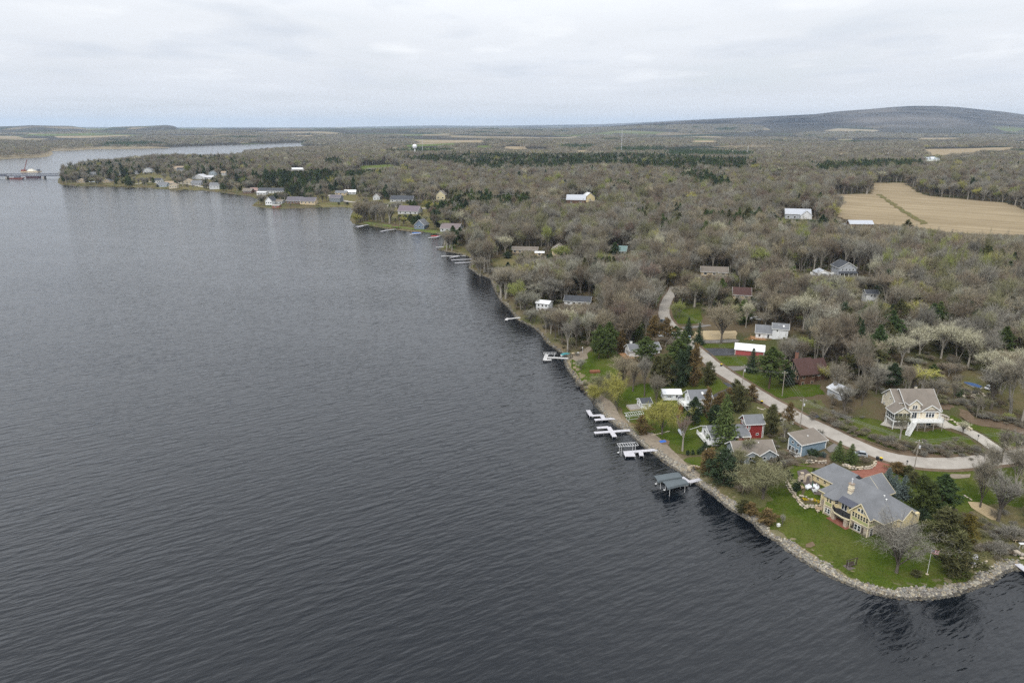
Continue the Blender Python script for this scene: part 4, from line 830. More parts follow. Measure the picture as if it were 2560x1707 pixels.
def boathouse():
    h = Bld('boathouse', 'white boathouse cabin with grey roof and a low grey deck', 'cabin', 47.0, 239.0, 1.9, 12, mark='the white boathouse'); h.keep(-5, 5, -1, 6, 1, 5)
    h.gable(0, 3.7, 0, 4.8, -.55, 2.29, 1.1, 'x', WSIDE, RF_DARK, ov=.3)
    h.win('S', 1.9, 1.4, 0, .9, .45, 2, 1); h.win('W', 1.3, 1.3, 0, .6, 1.5, 1, 1); h.win('W', 3.4, 1.3, 0, .9, 1.1, 2, 1); h.door('W', 2.3, .1, 0, .8, 1.9)
    h.slab(-4.2, .4, -.03, 4.8, .3, .3, M('deck_grey', (.3,.28,.26), .8)); h.part('deck_skirt', MB().box(-4.22,.38,-.6,-4.1,4.82,.0).box(-4.1,.36,-.6,-.1,.44,.0), TANS); h.part('slab_step', MB().box(-.2,-1.0,-.5,3.9,-.02,.1), CONC)
boathouse()
def pine_house():
    h = Bld('white_house', 'white house hidden among pines with a row of dark lake windows', 'house', 52.0, 297.2, 2.8, 13, mark='the white house among pines'); h.keep(-2, 15, -2, 8, 1, 10)
    h.gable(0, 14.0, 0, 6.2, -.8, 3.0, 2.0, 'x', WSIDE, RF_GREY, ov=.5)
    for u in (1.3, 2.4, 3.5, 4.6): h.win('W', u, 1.5, 0, .75, 1.5, 1, 1)
    h.win('S', 3.0, 1.6, 0, 1.0, 1.0, 1, 2); h.win('S', 8.0, 1.6, 0, 1.2, 1.0, 2, 1); h.chimney(1.6, 3.6, 4.0, 6.4, .9, WHITE); h.slab(-3.0, -2.0, -.03, 6.0, .1, .25, M('deck_cedar', (.33,.18,.085), .8, .25)); h.slab(-.03, -2.0, 6, -.03, .1, .25, MATS['deck_cedar'])
    g = Bld('garage', 'white garage half hidden behind the pines', 'garage', 68.5, 318.0, 3.6, -5); g.gable(0, 7.5, 0, 6, -.8, 2.6, 1.2, 'x', WSIDE, METW, ov=.35); g.win('S', 2.0, 1.5, 0, .9, .7, 1, 1); g.door('S', 5.6, 0, 0); g.keep(0, 7, 0, 6, 1, 8)
pine_house()
def brown_house():
    h = Bld('brown_house', 'brown gabled house with a tall glass end facing the lake', 'house', 108.4, 251.6, 6.6, 15, mark='the brown gabled house'); h.keep(-3, 13, -2, 12, 2, 8)
    h.gable(0, 6.6, 0, 9.4, -1.0, 4.6, 4.2, 'x', BRNS, RF_BROWN, M('brown_trim', (.07,.045,.035), .6), ov=.7); h.gable(6.4, 13.2, 1.5, 9.4, -1.0, 4.0, 3.9, 'x', BRNS, RF_BROWN, MATS['brown_trim'], ov=.5)
    TW = M('tan_trim', (.50,.42,.31), .6)
    for i, (u, hh) in enumerate(((2.2,1.9),(3.5,3.0),(4.7,3.9),(5.9,3.0),(7.2,1.9))): h.win('W', u, 4.2+hh/2, 0, .95, hh, 1, 1, TW, fw=.12)
    for u in (1.4, 3.2, 5.0, 6.8, 8.2): h.win('W', u, 2.6, 0, 1.0, 1.7, 1, 1, TW, fw=.12)
    for u, z in ((1.6,3.2),(5.6,3.3)): h.win('S', u, z, 0, .9, 1.5 if u < 3 else 1.0, 1, 2, TW)
    for u, z in ((1.4,.6),(5.4,.6)): h.win('S', u, z, 0, .9, 1.2, 1, 2, TW)
    h.win('S', 9.4, 3.0, 1.5, 1.2, 1.2, 2, 1, WHITE); h.slab(-2.6, .3, -.03, 9.0, 1.2, .25, BRNS); h.railing([(-.1,.35),(-2.5,.35),(-2.5,8.9)], 1.2, 1.0, MATS['brown_trim'], .25); h.posts([(-2.4,.5),(-2.4,4.6),(-2.4,8.7)], 1.0, MATS['brown_trim']); h.chimney(3.2, 7.6, 6.0, 10.6, .9); h.slab(-2.2, -2.0, .8, -.1, -.15, .3, CONC, 'stoop')
brown_house()
def cream_house():
    h = Bld('cream_house', 'large cream house on the knoll with white deck and screened porch', 'house', 128.4, 213.8, 6.6, 0, mark='the cream house'); h.keep(-7, 12, -4, 14, 2, 9)
    E, D = 5.5, 2.55; TR = WHITE
    h.part('basement_wall', MB().box(.05,.05,-1.0,10.2,12.3,D-.004), M('basement_render', (.56,.49,.40), .8, .1)); h.gable(0, 10.3, 0, 12.4, D, E, 4.9, 'x', CREAM, RF_TAN, TR, ov=.5)
    h.gable(-2.4, -.02, 3.4, 11.6, 2.0, E+1.4, 3.0, 'x', CREAM, RF_TAN, TR, ov=.4)
    h.gable(.25, 3.75, -.06, 5.2, D, E+2.1, 1.5, 'y', CREAM, RF_TAN, TR, ov=.4); h.gable(4.6, 9.9, -.09, 3.4, D, E, 1.7, 'y', CREAM, RF_TAN, TR, ov=.45)
    h.win('S', 1.6, E+.95, -.06, .62, 1.15, 1, 2); h.win('S', 2.4, E+.95, -.06, .62, 1.15, 1, 2)
    for i in range(3): h.win('S', 6.35+i*.95, D+1.05, -.09, .75, 1.25, 1, 1); h.win('S', 6.35+i*.95, D+2.0, -.09, .75, .35, 1, 1)
    h.win('S', 2.2, D+1.05, -.06, 1.5, 1.9, 2, 1, name='glass_door'); h.part('porch_lamp', MB().box(4.3,-.14,D+1.6,4.42,-.02,D+1.85), M('lamp_copper', (.35,.12,.06), .5)); h.part('porch_lamp', MB().box(9.5,-.25,D+1.6,9.62,-.1,D+1.85), MATS['lamp_copper'])
    for u, z in ((10.0,E+2.0),(4.6,E+.4)): h.win('W', u, z, -2.4, .55, 1.2, 1, 2)
    for u, z in ((10.2,3.6),(6.8,E+1.4)): h.win('W', u, z, -2.4, .6 if z < 4 else .9, 1.2 if z < 4 else .35, 1, 1)
    # deck on posts with white railing and a stair down
    h.slab(0.1, -3.2, 10.3, -.12, D, .25, WHITE); h.railing([(2.0,-3.1),(10.2,-3.1),(10.2,-.2)], D, 1.0, WHITE, .17, 1.6); h.posts([(2.2,-3.0),(4.6,-3.0),(7.3,-3.0),(10.1,-3.0)], D-.26, M('post_grey', (.30,.27,.24), .8)); h.stairs((.9,-3.2,D-.02),(-3.0,-6.9,-.35),1.3,WHITE)
    for u in (1.4, 2.3): h.win('S', u, 1.1, .05, .7, 1.0, 1, 2)
    h.win('S', 7.4, 1.0, .05, 1.5, 1.8, 2, 1, name='glass_door'); h.door('S', 5.2, 0.0, .05)
    # screened porch
    h.slab(-5.3, -1.9, .05, 2.9, D-.1, .3, WHITE, 'porch_floor'); h.gable(-5.2, .0, -1.8, 2.8, D+2.4, D+2.65, 1.9, 'y', CREAM, RF_TAN, TR, ov=.4)
    fr = MB()
    for x in np.linspace(-5.15, -.05, 5): fr.box(x-.06,-1.86,D-.1,x+.06,-1.74,D+2.42)
    for y in np.linspace(-1.8, 2.75, 5)[1:]: fr.box(-5.21,y-.06,D-.1,-5.09,y+.06,D+2.42)
    fr.box(-5.2,-1.84,D+.75,-.05,-1.76,D+.83).box(-5.19,-1.7,D+.75,-5.11,2.75,D+.83); h.part('porch_frame', fr, WHITE)
    xs = np.linspace(-5.15, -.05, 5); ys = np.linspace(-1.8, 2.75, 5)
    for a, b in zip(xs, xs[1:]): h.part('screen_panel', MB().box(a+.065,-1.81,D-.08,b-.065,-1.79,D+.74).box(a+.065,-1.81,D+.84,b-.065,-1.79,D+2.38), M('screen_mesh', (.03,.034,.036), .4))
    for a, b in zip(ys, ys[1:]): h.part('screen_panel', MB().box(-5.16,a+.065,D-.08,-5.14,b-.065,D+.74).box(-5.16,a+.065,D+.84,-5.14,b-.065,D+2.38), MATS['screen_mesh'])
    h.posts([(-5.1,-1.7),(-5.1,2.6),(-.2,-1.7)], D-.42, WHITE, .11); h.part('downpipe', MB().bar((-5.4,2.9,D+2.4),(-5.4,2.9,0.2),.06).bar((-5.4,2.9,.2),(-6.4,2.2,-.3),.06), WHITE); h.corners([(-2.42,3.38),(-2.42,11.6),(10.32,-.02),(.23,-.08),(3.77,-.08)], 1.5, E+.6, .2); h.chimney(6.2, 8.2, 8.5, 10.6, .6, CREAM)
cream_house()
def red_garage():
    h = Bld('garage', 'long red garage with a bright white metal roof', 'garage', 95.6, 289.9, 6.4, -19, mark='the red garage'); h.keep(-1, 13, -1, 8, 2, 8)
    h.gable(0, 11.6, 0, 6.6, -1, 2.5, 1.7, 'x', REDM, METW, ov=.35); h.corners([(0,-.02),(11.6,-.02)], -.6, 2.4, .22); h.door('W', 1.6, .05, 0, .95, 2.0); h.win('W', 4.4, 1.15, 0, 2.8, 2.1, 4, 4, WHITE, name='garage_door'); h.part('lamp', MB().box(.5,-.15,1.9,.65,-.02,2.1), WHITE)
red_garage()
def farmhouse():
    h = Bld('white_farmhouse', 'white farmhouse with grey roof and an orange wood deck', 'house', 111.3, 311.2, 7.5, -19, mark='the white farmhouse'); h.keep(-6, 16, -5, 9, 3, 12)
    h.gable(0, 7.0, 0, 7.6, -1, 2.7, 2.6, 'x', WSIDE, RF_GREY, ov=.4); h.gable(7.02, 13.6, -.6, 6.2, -1, 5.3, 1.7, 'x', WSIDE, RF_GREY, ov=.4)
    h.win('S', 1.6, 1.4, 0, .85, 1.1, 1, 2); h.win('S', 9.0, 4.4, -.6, .5, .7, 1, 1); h.win('S', 12.2, 1.3, -.6, .9, .8, 1, 1); h.win('S', 5.4, 1.2, 0, .8, 1.6, 1, 2); h.door('S', 3.4, .1, 0, .9, 2.05); h.part('skylight', MB().hexa([(11.2,.6,5.95),(11.9,.6,5.95),(11.9,1.5,6.4),(11.2,1.5,6.4)],[(11.2,.6,6.12),(11.9,.6,6.12),(11.9,1.5,6.57),(11.2,1.5,6.57)]), WHITE)
    CED = M('deck_cedar', (.33,.18,.085), .8, .25); h.slab(-2.2, -2.6, 6.8, -.03, .05, .2, CED); h.railing([(6.7,-2.5),(-2.1,-2.5),(-2.1,2.5)], .05, .95, CED, .3); h.slab(-2.2, -.03, -.03, 2.6, .05, .2, CED); h.posts([(-2.1,-2.4),(1.0,-2.4),(4.0,-2.4),(6.6,-2.4)], -.15, CED); h.stairs((-2.2,-1.8,0),(-6.5,-3.0,-2.6),1.0,CED)
    h.vent(9.5, 1.2, 6.3, .2); h.part('satellite_dish', MB().lathe([(.05,0),(.35,.12)], 10), WHITE).location = (-1.2, -3.2, -.4)
farmhouse()
def misc_houses():
    h = Bld('metal_shed', 'pale silver roofed shed screened by a dark bare tree', 'shed', G(2105,1003).x, G(2105,1003).y, G(2105,1003).z, 18, mark='the pale shed'); h.gable(0, 6.4, 0, 7.5, -.8, 2.6, 1.6, 'y', GREYS, M('silver_roof', (.52,.54,.58), .45, .2), ov=.3); h.door('S', 3.2, 0, 0, 2.2, 2.1); h.keep(0, 6, 0, 7, 1, 3)
    h = Bld('grey_house', 'grey two storey house with dark roof and white porch in the woods', 'house', 196.9, 421.5, 13.0, 0, mark='the grey two storey house'); h.keep(-18, 11, -8, 12, 2, 30)
    h.gable(0, 10.4, 0, 11, -1.5, 5.6, 3.2, 'y', GREYS, RF_DARK, ov=.5)
    for u in (2.2, 4.4, 6.4, 8.4): h.win('S', u, 4.5, 0, .8, 1.1, 1, 2)
    for u in (1.6, 3.8, 6.2, 8.6): h.win('S', u, 1.4, 0, 1.1, 1.4, 2, 1)
    for u in (3, 7): h.win('W', u, 4.4, 0, .9, 1.1, 1, 2)
    h.part('porch_roof', MB().hexa([(-.3,-2.4,2.6),(10.7,-2.4,2.6),(10.7,-.03,3.3),(-.3,-.03,3.3)],[(-.3,-2.4,2.75),(10.7,-2.4,2.75),(10.7,-.03,3.45),(-.3,-.03,3.45)]), RF_DARK); h.slab(-.1,-2.3,10.5,-.03,.2,.3,WHITE,'porch')
    for x in (0, 2.6, 5.2, 7.8, 10.4): h.part('porch_column', MB().box(x-.12,-2.25,.2,x+.12,-2.0,2.62), WHITE)
    f = Bld('white_fence', 'long white board fence behind the parked cars', 'fence', 182.5, 428.0, gz(182.5,428), -3)
    for i in range(15): f.part('fence_board', MB().box(i*.95,-.05,-.3,i*.95+.9,.05,2.0), WHITE)
    g = Bld('garage', 'white detached garage with arched roof beside the grey house', 'garage', 184.0, 420.5, 13.0, 0); g.gable(0, 7, 0, 7, -1.5, 2.6, 1.6, 'y', WSIDE, GREYS, ov=.3); g.win('S', 3.5, 1.2, 0, 3.6, 2.1, 4, 3, name='garage_door')
    p = G(2163,758); h = Bld('white_outbuilding', 'small white two storey outbuilding lost in bare trees', 'house', p.x, p.y, p.z, -4); h.gable(0, 6.2, 0, 5.5, -1, 5.0, 1.6, 'x', WSIDE, RF_DARK, ov=.35); h.win('S', 2.6, 3.9, 0, .8, .7, 1, 1); h.win('S', 4.2, 3.9, 0, .8, .7, 1, 1); h.win('S', 3.4, 1.2, 0, 1.2, 1.0, 2, 1); h.keep(0, 6, 0, 5, 1, 12)
    h = Bld('white_shore_cottage', 'white flat roofed shore cottage behind leafless branches', 'house', 13.4, 384.6, 1.9, -24, mark='the white shore cottage'); h.gable(0, 7.4, 0, 6.5, -1, 4.2, 1.0, 'x', WSIDE, METW, ov=.4); h.keep(0, 7, 0, 6, 1, 7)
    for u in (1.6, 3.8, 6.0): h.win('S', u, 2.9, 0, .9, 1.1, 1, 2); h.win('S', u, .9, 0, .9, 1.1, 1, 2)
    for u in (1.8, 4.4): h.win('W', u, 2.6, 0, .9, 1.2, 1, 2)
    h = Bld('ranch_house', 'low ranch house with black roof and pale block base', 'house', 29.6, 390.6, 3.0, -14, mark='the black roofed ranch house'); h.gable(0, 14.5, 0, 7.5, -1.6, 2.9, 2.2, 'x', WSIDE, RF_DARK, ov=.5); h.part('block_base', MB().box(-.06,-.06,-1.5,14.56,.2,.6), M('base_block', (.42,.36,.32), .9)); h.keep(0, 14, 0, 7, 1, 11)
    for u in (2.4, 5.4, 8.6, 11.8): h.win('S', u, 1.7, 0, 1.2, .9, 2, 1)
    # beyond the shore woods
    def at(px, py): return G(px, py)
    def simple(name, label, cat, px, py, rz, L, Dp, wh, rise, wall, roof, ax='x', wins=3, mark=None, group=None, front=14, chim=False, gw=False):
        p = at(px, py); b = Bld(name, label, cat, p.x, p.y, p.z, rz, group=group, mark=mark); b.gable(0, L, 0, Dp, -1.5, wh, rise, ax, wall, roof, ov=.5, th=.25); sz = min(1.6, L/ max(1, wins) * .5)
        for i in range(wins): b.win('S', L*(i+.5)/wins, wh*.55, 0, sz, min(1.5, wh*.4), 1, 1, fw=.16)
        if gw: b.win('S', L/2, wh+rise*.35, 0, 1.4, 1.3, 1, 1, fw=.16)
        if chim: b.chimney(L*.3, Dp*.6, wh, wh+rise+1.2, 1.0)
        b.keep(0, L, 0, Dp, 2, front); return b
    simple('tan_house', 'tan barn shaped house with dark window above the shore meadow', 'house', 1380, 640, -8, 9.5, 10, 5.4, 3.0, TANS, RF_TAN, 'y', 2, 'the tan barn shaped house', front=18, gw=True)
    simple('tan_ranch', 'long tan ranch house beside the meadow', 'house', 1281, 634, -6, 20, 8, 3.2, 1.8, TANS, RF_TAN, 'x', 5, 'the tan ranch house', front=16); simple('garage', 'tan flat garage between the two tan houses', 'garage', 1338, 641, -6, 6.5, 6, 2.8, .5, TANS, METW, 'x', 1, front=14)
    simple('teal_house', 'house with teal green roof in the mid woods', 'house', 1531, 637, -15, 10, 8, 3.2, 3.0, GREYS, M('teal_roof', (.16,.24,.235), .5), 'x', 2, 'the teal roofed house', front=16, chim=True)
    simple('tan_roof_house', 'low house with pale tan roof beyond the upper road', 'house', 1752, 690, -12, 16, 8, 3.0, 2.4, TANS, RF_TAN, 'x', 3, 'the pale tan roofed house', front=18)
    simple('brown_roof_house', 'house with brown hipped roof behind the lime tree', 'house', 1833, 748, -12, 9, 8, 2.8, 3.0, TANS, RF_BROWN, 'x', 2, front=10)
    b = simple('farm_house', 'grey farmhouse with pale roofs beside the tan field', 'house', 1962, 552, -14, 22, 11, 6.5, 4.0, GREYS, M('pale_roof', (.42,.44,.48), .6, .15), 'x', 4, 'the grey farmhouse', front=34); b.gable(13, 22.5, -4, 6, -1.5, 6.0, 4.0, 'y', WSIDE, MATS['pale_roof'], ov=.5)
    simple('barn', 'low grey barn at the lower edge of the tan field', 'barn', 2124, 570, -6, 19, 9, 3.6, 2.4, BRNS, MATS['pale_roof'], 'x', 1, 'the grey barn', front=30)
    simple('long_barn', 'long white metal barn below the far tan field', 'barn', 2288, 404, -4, 60, 22, 7, 4, WSIDE, M('ice_roof', (.60,.68,.76), .4, .05), 'x', 3, 'the long metal barn', front=60)
    simple('farm_shed', 'white farm shed beyond the long metal barn trees', 'shed', 2204, 392, 0, 26, 14, 6, 4, WSIDE, METW, 'x', 2, front=60); simple('white_house', 'white house at the far field corner', 'house', 2457, 399, 5, 30, 14, 6, 5, WSIDE, RF_GREY, 'x', 3, front=50)
    simple('grey_barn', 'grey roofed barn in the open middle woods', 'barn', 1416, 512, -10, 22, 14, 6, 5, BRNS, MATS['pale_roof'], 'x', 2, 'the grey roofed barn', front=42); simple('yellow_barn', 'small yellow barn with silver roof in the middle woods', 'barn', 1463, 506, 12, 12, 14, 6, 5, YEL, METW, 'y', 1, 'the yellow barn', front=42)
    # houses round the bay
    DULLW = M('dull_white', (.50,.51,.52), .7, .15)
    BAY = [('gabled_house','white gabled house above the bay road',933,501,-4,9,12,4.6,4,DULLW,RF_TAN,'y',2),('long_house','dark roofed white house beside the bay road',976,506,-10,30,12,3.6,4.5,DULLW,RF_DARK,'x',5),('yellow_house','tall pale yellow house above the bay pines',1090,503,-8,12,12,8,5,M('pale_yellow',(.62,.55,.36),.6),RF_TAN,'y',2),('low_house','pale low house at the bend of the bay road',838,488,-6,16,9,3.4,2.5,TANS,RF_GREY,'x',3),('white_house','white house behind the bay road verge',861,487,6,16,9,3.6,2.5,DULLW,METW,'x',3),
           ('purple_roof_house','house with purplish roof behind the bay shore',995,536,-16,24,14,4,5,DULLW,M('purple_roof',(.16,.13,.15),.9,.2),'x',4),('blue_gabled_house','slate blue gabled house with white trim on the bay shore',1036,573,-14,10.5,13,4.2,5,M('slate_blue',(.14,.18,.24),.6),RF_GREY,'y',3),('brown_roof_house','wide house with brown roof above the red covered boat',1101,579,-18,19,13,3.4,4.0,DULLW,M('mauve_roof',(.17,.14,.14),.9,.2),'x',4),
           ('white_gabled_house','bright white gabled house at the tip of the second point',664,513,-8,9,14,5.5,5,WSIDE,RF_DARK,'y',3),('white_annex','low white annex beside the bright gabled house',680,510,-8,14,9,3.2,2.2,DULLW,RF_TAN,'x',3),('dark_house','dark roofed shore house with white windows',716,510,-5,20,14,4.2,4.5,BRNS,M('violet_roof',(.13,.12,.135),.9,.2),'x',5),('dark_house','dark roofed shore house with pale walls beside its twin',750,511,-4,20,13,4.2,4.2,TANS,MATS['violet_roof'],'x',4),('slate_house','slate house in front of the bay road bend',824,505,-10,15,11,5.5,3.5,M('slate_wall',(.17,.19,.22),.7),MATS['violet_roof'],'x',3),
           ('red_boathouse','small red brick boathouse on the second point shore',681,520,-10,9,6,3.2,.6,M('brick_red',(.26,.10,.075),.9,.3),CONC,'x',1),('motel','long white motel with grey panelled roof',645,485,-8,44,14,5,3.5,DULLW,RF_DARK,'x',9),('motel_wing','white wing in front of the long motel',642,489,-8,14,9,4.5,.6,DULLW,METW,'x',3),('pink_house','pale pink cottage at the cove mouth',624,481,-10,14,10,3.6,3,M('pink_wall',(.55,.38,.34),.7),M('pink_roof',(.30,.20,.18),.8),'x',2),('shore_house','brown shore house left of the cove with white pillars',607,484,-6,14,10,4.5,3,BRNS,RF_TAN,'x',4),
           ('white_roof_hall','flat hall with bright white roof behind the pine belt',719,429,-4,36,18,5,2,DULLW,METW,'x',3),('dark_hall','long dark hall behind the white roofed hall',738,415,-2,40,18,6,2,BRNS,RF_DARK,'x',4)]
    for nm, lb, px, py, rz, L, Dp, wh, ri, wl, rf, ax, wn in BAY: simple(nm, lb.replace('left of the cove', 'beside the cove'), 'house', px, py, rz, L, Dp, wh, ri, wl, rf, ax, wn, front=20, group=None)
    PEN = [(357,433,18,'white','grey',6,'large white house crowning the peninsula slope'),(328,437,12,'white','grey',4,'small white house beside the crowning white house'),(430,428,22,'cream','tan',5,'long cream building at the top of the peninsula'),(442,429,14,'white','dark',4,'dark roofed house in front of the cream building'),(385,458,14,'white','dark',5,'dark roofed white house at the foot of the green slope'),(392,468,18,'blue','grey',4,'pale blue house at the peninsula waterline'),(413,466,14,'cream','tan',5,'tan roofed cream house by the peninsula waterline'),(423,472,13,'cream','tan',6,'cream house with broad tan roof on the peninsula shore'),(456,461,17,'cream','tan',5,'beige house with wide roof above the shore lane'),(479,465,16,'grey','grey',5,'grey house beside the beige wide roofed house'),(480,449,26,'white','pale',4,'long low white roofed building in mid peninsula'),(517,449,12,'white','pale',4,'short white roofed building beside the long low one'),(553,440,9,'white','tan',6,'small white steep house high on the peninsula'),(524,474,17,'white','grey',7,'big bright white house nearest the cove on the peninsula shore'),(522,440,14,'blue','grey',6,'bluish house under the peninsula spruce'),(192,458,16,'tan','tan',4,'tan shore house near the bridge end'),(223,441,12,'grey','grey',5,'grey house among trees near the bridge end'),(288,438,16,'white','dark',5,'dark roofed white house left on the peninsula ridge'),(258,458,14,'tan','dark',4,'brown cottage by the long covered boat')]
    wl = dict(white=M('dull_white', (.50,.51,.52), .7, .15), cream=M('dull_cream', (.46,.40,.30), .7, .15), blue=M('pale_blue', (.34,.40,.46), .6), grey=M('dull_grey', (.28,.29,.31), .7), tan=M('dull_tan', (.36,.29,.20), .7)); rf = dict(grey=RF_GREY, tan=M('tan_roof', (.32,.25,.18), .9, .2), dark=RF_DARK, pale=M('dull_pale_roof', (.5,.5,.52), .6))
    for px, py, L, w_, r_, wh, lb in PEN: simple('peninsula_house', lb.replace('left on', 'standing on'), 'house', px, py, -6 + (px*7 % 23) - 10, L, L*.6, wh, L*.16+1, wl[w_], rf[r_], 'y' if px % 3 == 0 else 'x', 3, front=24, group='houses on the far peninsula')
misc_houses()
# ------------------------------------------------------------------ trees
rng = np.random.default_rng(11)
def unit(v): return v / np.maximum(np.linalg.norm(v, axis=-1, keepdims=True), 1e-9)
def rdir(n, r): return unit(r.normal(size=(n, 3)))
class Tris:
    def __init__(s): s.p = []; s.val = []
    def add(s, a, b, c, val): s.p.append(np.stack([a, b, c], 1)); s.val.append(np.broadcast_to(val, (len(a),)))
    def mesh(s, name, mat):
        P = np.concatenate(s.p).reshape(-1, 3); v = np.repeat(np.concatenate(s.val), 3)
        me = mesh_np(name, P, np.arange(len(P)).reshape(-1, 3), [mat]); a = me.attributes.new('tone', 'FLOAT', 'POINT'); a.data.foreach_set('value', v.astype(np.float32)); return me
def slivers(T, base, direc, length, width, r, tone):
    """thin tapering twigs / sprays starting at base"""
    n = len(base); side = unit(np.cross(direc, rdir(n, r))); w = np.asarray(width).reshape(-1, 1) * 0.5; l = np.asarray(length).reshape(-1, 1)
    T.add(base - side * w, base + side * w, base + direc * l, tone)
def prism_path(V, Fc, pts, rads, k=4):
    b = len(V); n = len(pts)
    for i, (p, rr) in enumerate(zip(pts, rads)):
        d = unit(pts[min(i+1, n-1)] - pts[max(i-1, 0)]); a = np.cross(d, (0.31, 0.95, 0.05)); a = unit(a); c = np.cross(d, a)
        for j in range(k): V.append(p + (a * cos(2*pi*j/k) + c * sin(2*pi*j/k)) * rr)
    for i in range(n - 1):
        for j in range(k): Fc.append((b+i*k+j, b+i*k+(j+1)%k, b+(i+1)*k+(j+1)%k, b+(i+1)*k+j))
def bez(a, b, c, n=4):
    t = np.linspace(0, 1, n)[:, None]; return (1-t)**2 * a + 2*t*(1-t) * b + t*t * c
def bare_tree(seed, H, R, trunk=0.28, twigs=3600, droop=0.0, limbs=7, per=9, tw=0.055, tl=1.0, flat=0.62, lean=0.0, multi=1, bark=None, tmat=None):
    """leafless or budding broadleaf: trunk, limbs reaching into an uneven crown, thousands of twigs"""
    r = np.random.default_rng(seed); V, Fc = [], []; T = Tris()
    zc = H * (0.5 + trunk * 0.5); rz = (H - H * trunk) * 0.5
    att = []
    for mi in range(multi):
        a0 = r.uniform(0, 6.28); off = np.array([cos(a0), sin(a0), 0]) * (0.0 if multi == 1 else 0.35 * R * r.uniform(0.3, 1))
        r0 = 0.020 * H * (1.0 if multi == 1 else 0.6); top = np.array([lean * H * trunk + off[0], off[1], H * trunk])
        prism_path(V, Fc, [np.array([off[0]*.3, off[1]*.3, -0.6]), np.array([off[0]*.5, off[1]*.5, H*trunk*0.45]), top], [r0 * 1.5, r0 * 1.05, r0 * 0.85], 6)
        nl = max(3, limbs // multi)
        for li in range(nl):
            az = 6.283 * (li + r.uniform(-.3, .3)) / nl; el = r.uniform(0.25, 1.25) if li else 1.5
            k = np.array([cos(az)*cos(el)*R, sin(az)*cos(el)*R, sin(el)*rz]) * r.uniform(0.5, 0.8)
            end = np.array([off[0] + lean * H * 0.6, off[1], zc]) + k
            mid = top + (end - top) * 0.45 + np.array([0, 0, rz * 0.25]); L = bez(top * np.array([1, 1, r.uniform(0.75, 1.0)]), mid, end, 5)
            prism_path(V, Fc, L, np.linspace(r0 * 0.62, r0 * 0.22, 5), 4)
            for q in range(per):
                t = r.uniform(0.3, 1.0); s = L[min(4, int(t * 4))]
                d = rdir(1, r)[0]; d[2] = abs(d[2]) * 0.7 - 0.15; rad = r.uniform(0.5, 1.06) * (1 + 0.22 * sin(2 * az + seed) + 0.14 * r.normal())
                tgt = np.array([off[0] + lean * H * 0.6, off[1], zc]) + (unit(0.75 * unit(end - np.array([0, 0, zc])) + 0.75 * d)) * np.array([R, R, rz]) * rad
                if tgt[2] < H * trunk * 0.55: tgt[2] = H * trunk * r.uniform(0.6, 1.2)
                m2 = s + (tgt - s) * 0.5 + np.array([0, 0, 0.12 * R - droop * 0.1 * R]); S = bez(s, m2, tgt, 4)
                prism_path(V, Fc, S, np.linspace(r0 * 0.24, r0 * 0.05 + 0.014, 4), 3)
                att.append(S)
    att = np.array(att); n = twigs; ii = r.integers(0, len(att), n); tt = r.beta(2.4, 1.1, n) * 2.999
    i0 = tt.astype(int); f = (tt - i0)[:, None]; pos = att[ii, i0] * (1 - f) + att[ii, i0 + 1] * f
    pos = pos + r.normal(size=(n, 3)) * R * 0.06
    out = unit(pos - np.array([0, 0, zc * 0.7])); d = unit(out * 0.8 + rdir(n, r) * 0.9 + np.array([0, 0, 0.25 - droop]))
    tone = r.normal(1.0, 0.22, n).clip(0.45, 1.7)
    slivers(T, pos, d, r.uniform(0.6, 1.5, n) * tl, r.uniform(0.6, 1.4, n) * tw, r, tone)
    if droop > 0.3:   # weeping strands
        m = n // 2; p2 = pos[:m] + r.normal(size=(m, 3)) * 0.2; slivers(T, p2, unit(np.array([0, 0, -1.0]) + rdir(m, r) * 0.25), r.uniform(0.8, 2.6, m) * tl, np.full(m, tw * 0.8), r, tone[:m])
    tr = mesh_np('trunk', np.array(V), Fc, [bark], smooth=True); return tr, T.mesh('crown', tmat)
def spruce(seed, H, R, tmat, bark, layers=34, rag=0.12, skirt=0.04, curve=0.85):
    r = np.random.default_rng(seed); T = Tris(); V, Fc = [], []
    prism_path(V, Fc, [np.array([0, 0, -0.5]), np.array([0, 0, H * .5]), np.array([0, 0, H * 0.98])], [0.018*H, 0.011*H, 0.01], 5)
    for k in range(layers):
        u = (k + r.uniform(-.3, .3)) / layers; u = min(max(u, 0), 0.985); z = H * (skirt + (1 - skirt) * u); L = R * ((1 - u) ** curve) * (1 + rag * r.normal()) + 0.12
        nb = int(7 + 9 * (1 - u)); az = r.uniform(0, 6.28) + np.arange(nb) * 6.283 / nb + r.normal(size=nb) * 0.15; Ls = L * (1 + rag * r.normal(size=nb)).clip(0.5, 1.4)
        tone = r.normal(1, 0.16, nb)
        for j in range(nb):
            dr = np.array([cos(az[j]), sin(az[j]), 0]); m = max(3, int(Ls[j] / 0.30)); t = (np.arange(m) + r.uniform(0, 1, m)) / m
            p = np.outer(t * Ls[j], dr) + np.array([0, 0, z]); p[:, 2] += -0.30 * t * Ls[j] + 0.16 * t**3 * Ls[j] + r.normal(size=m) * 0.05
            d = unit(dr * 0.6 + rdir(m, r) * 0.75 + np.array([0, 0, -0.10])); sz = (0.34 + 0.26 * (1 - u)) * (0.55 + H / 22)
            slivers(T, p, d, r.uniform(0.7, 1.3, m) * sz * 1.25, r.uniform(0.6, 1.1, m) * sz * 0.62, r, tone[j] * r.normal(0.95, 0.14, m))
    return mesh_np('trunk', np.array(V), Fc, [bark], smooth=True), T.mesh('crown', tmat)
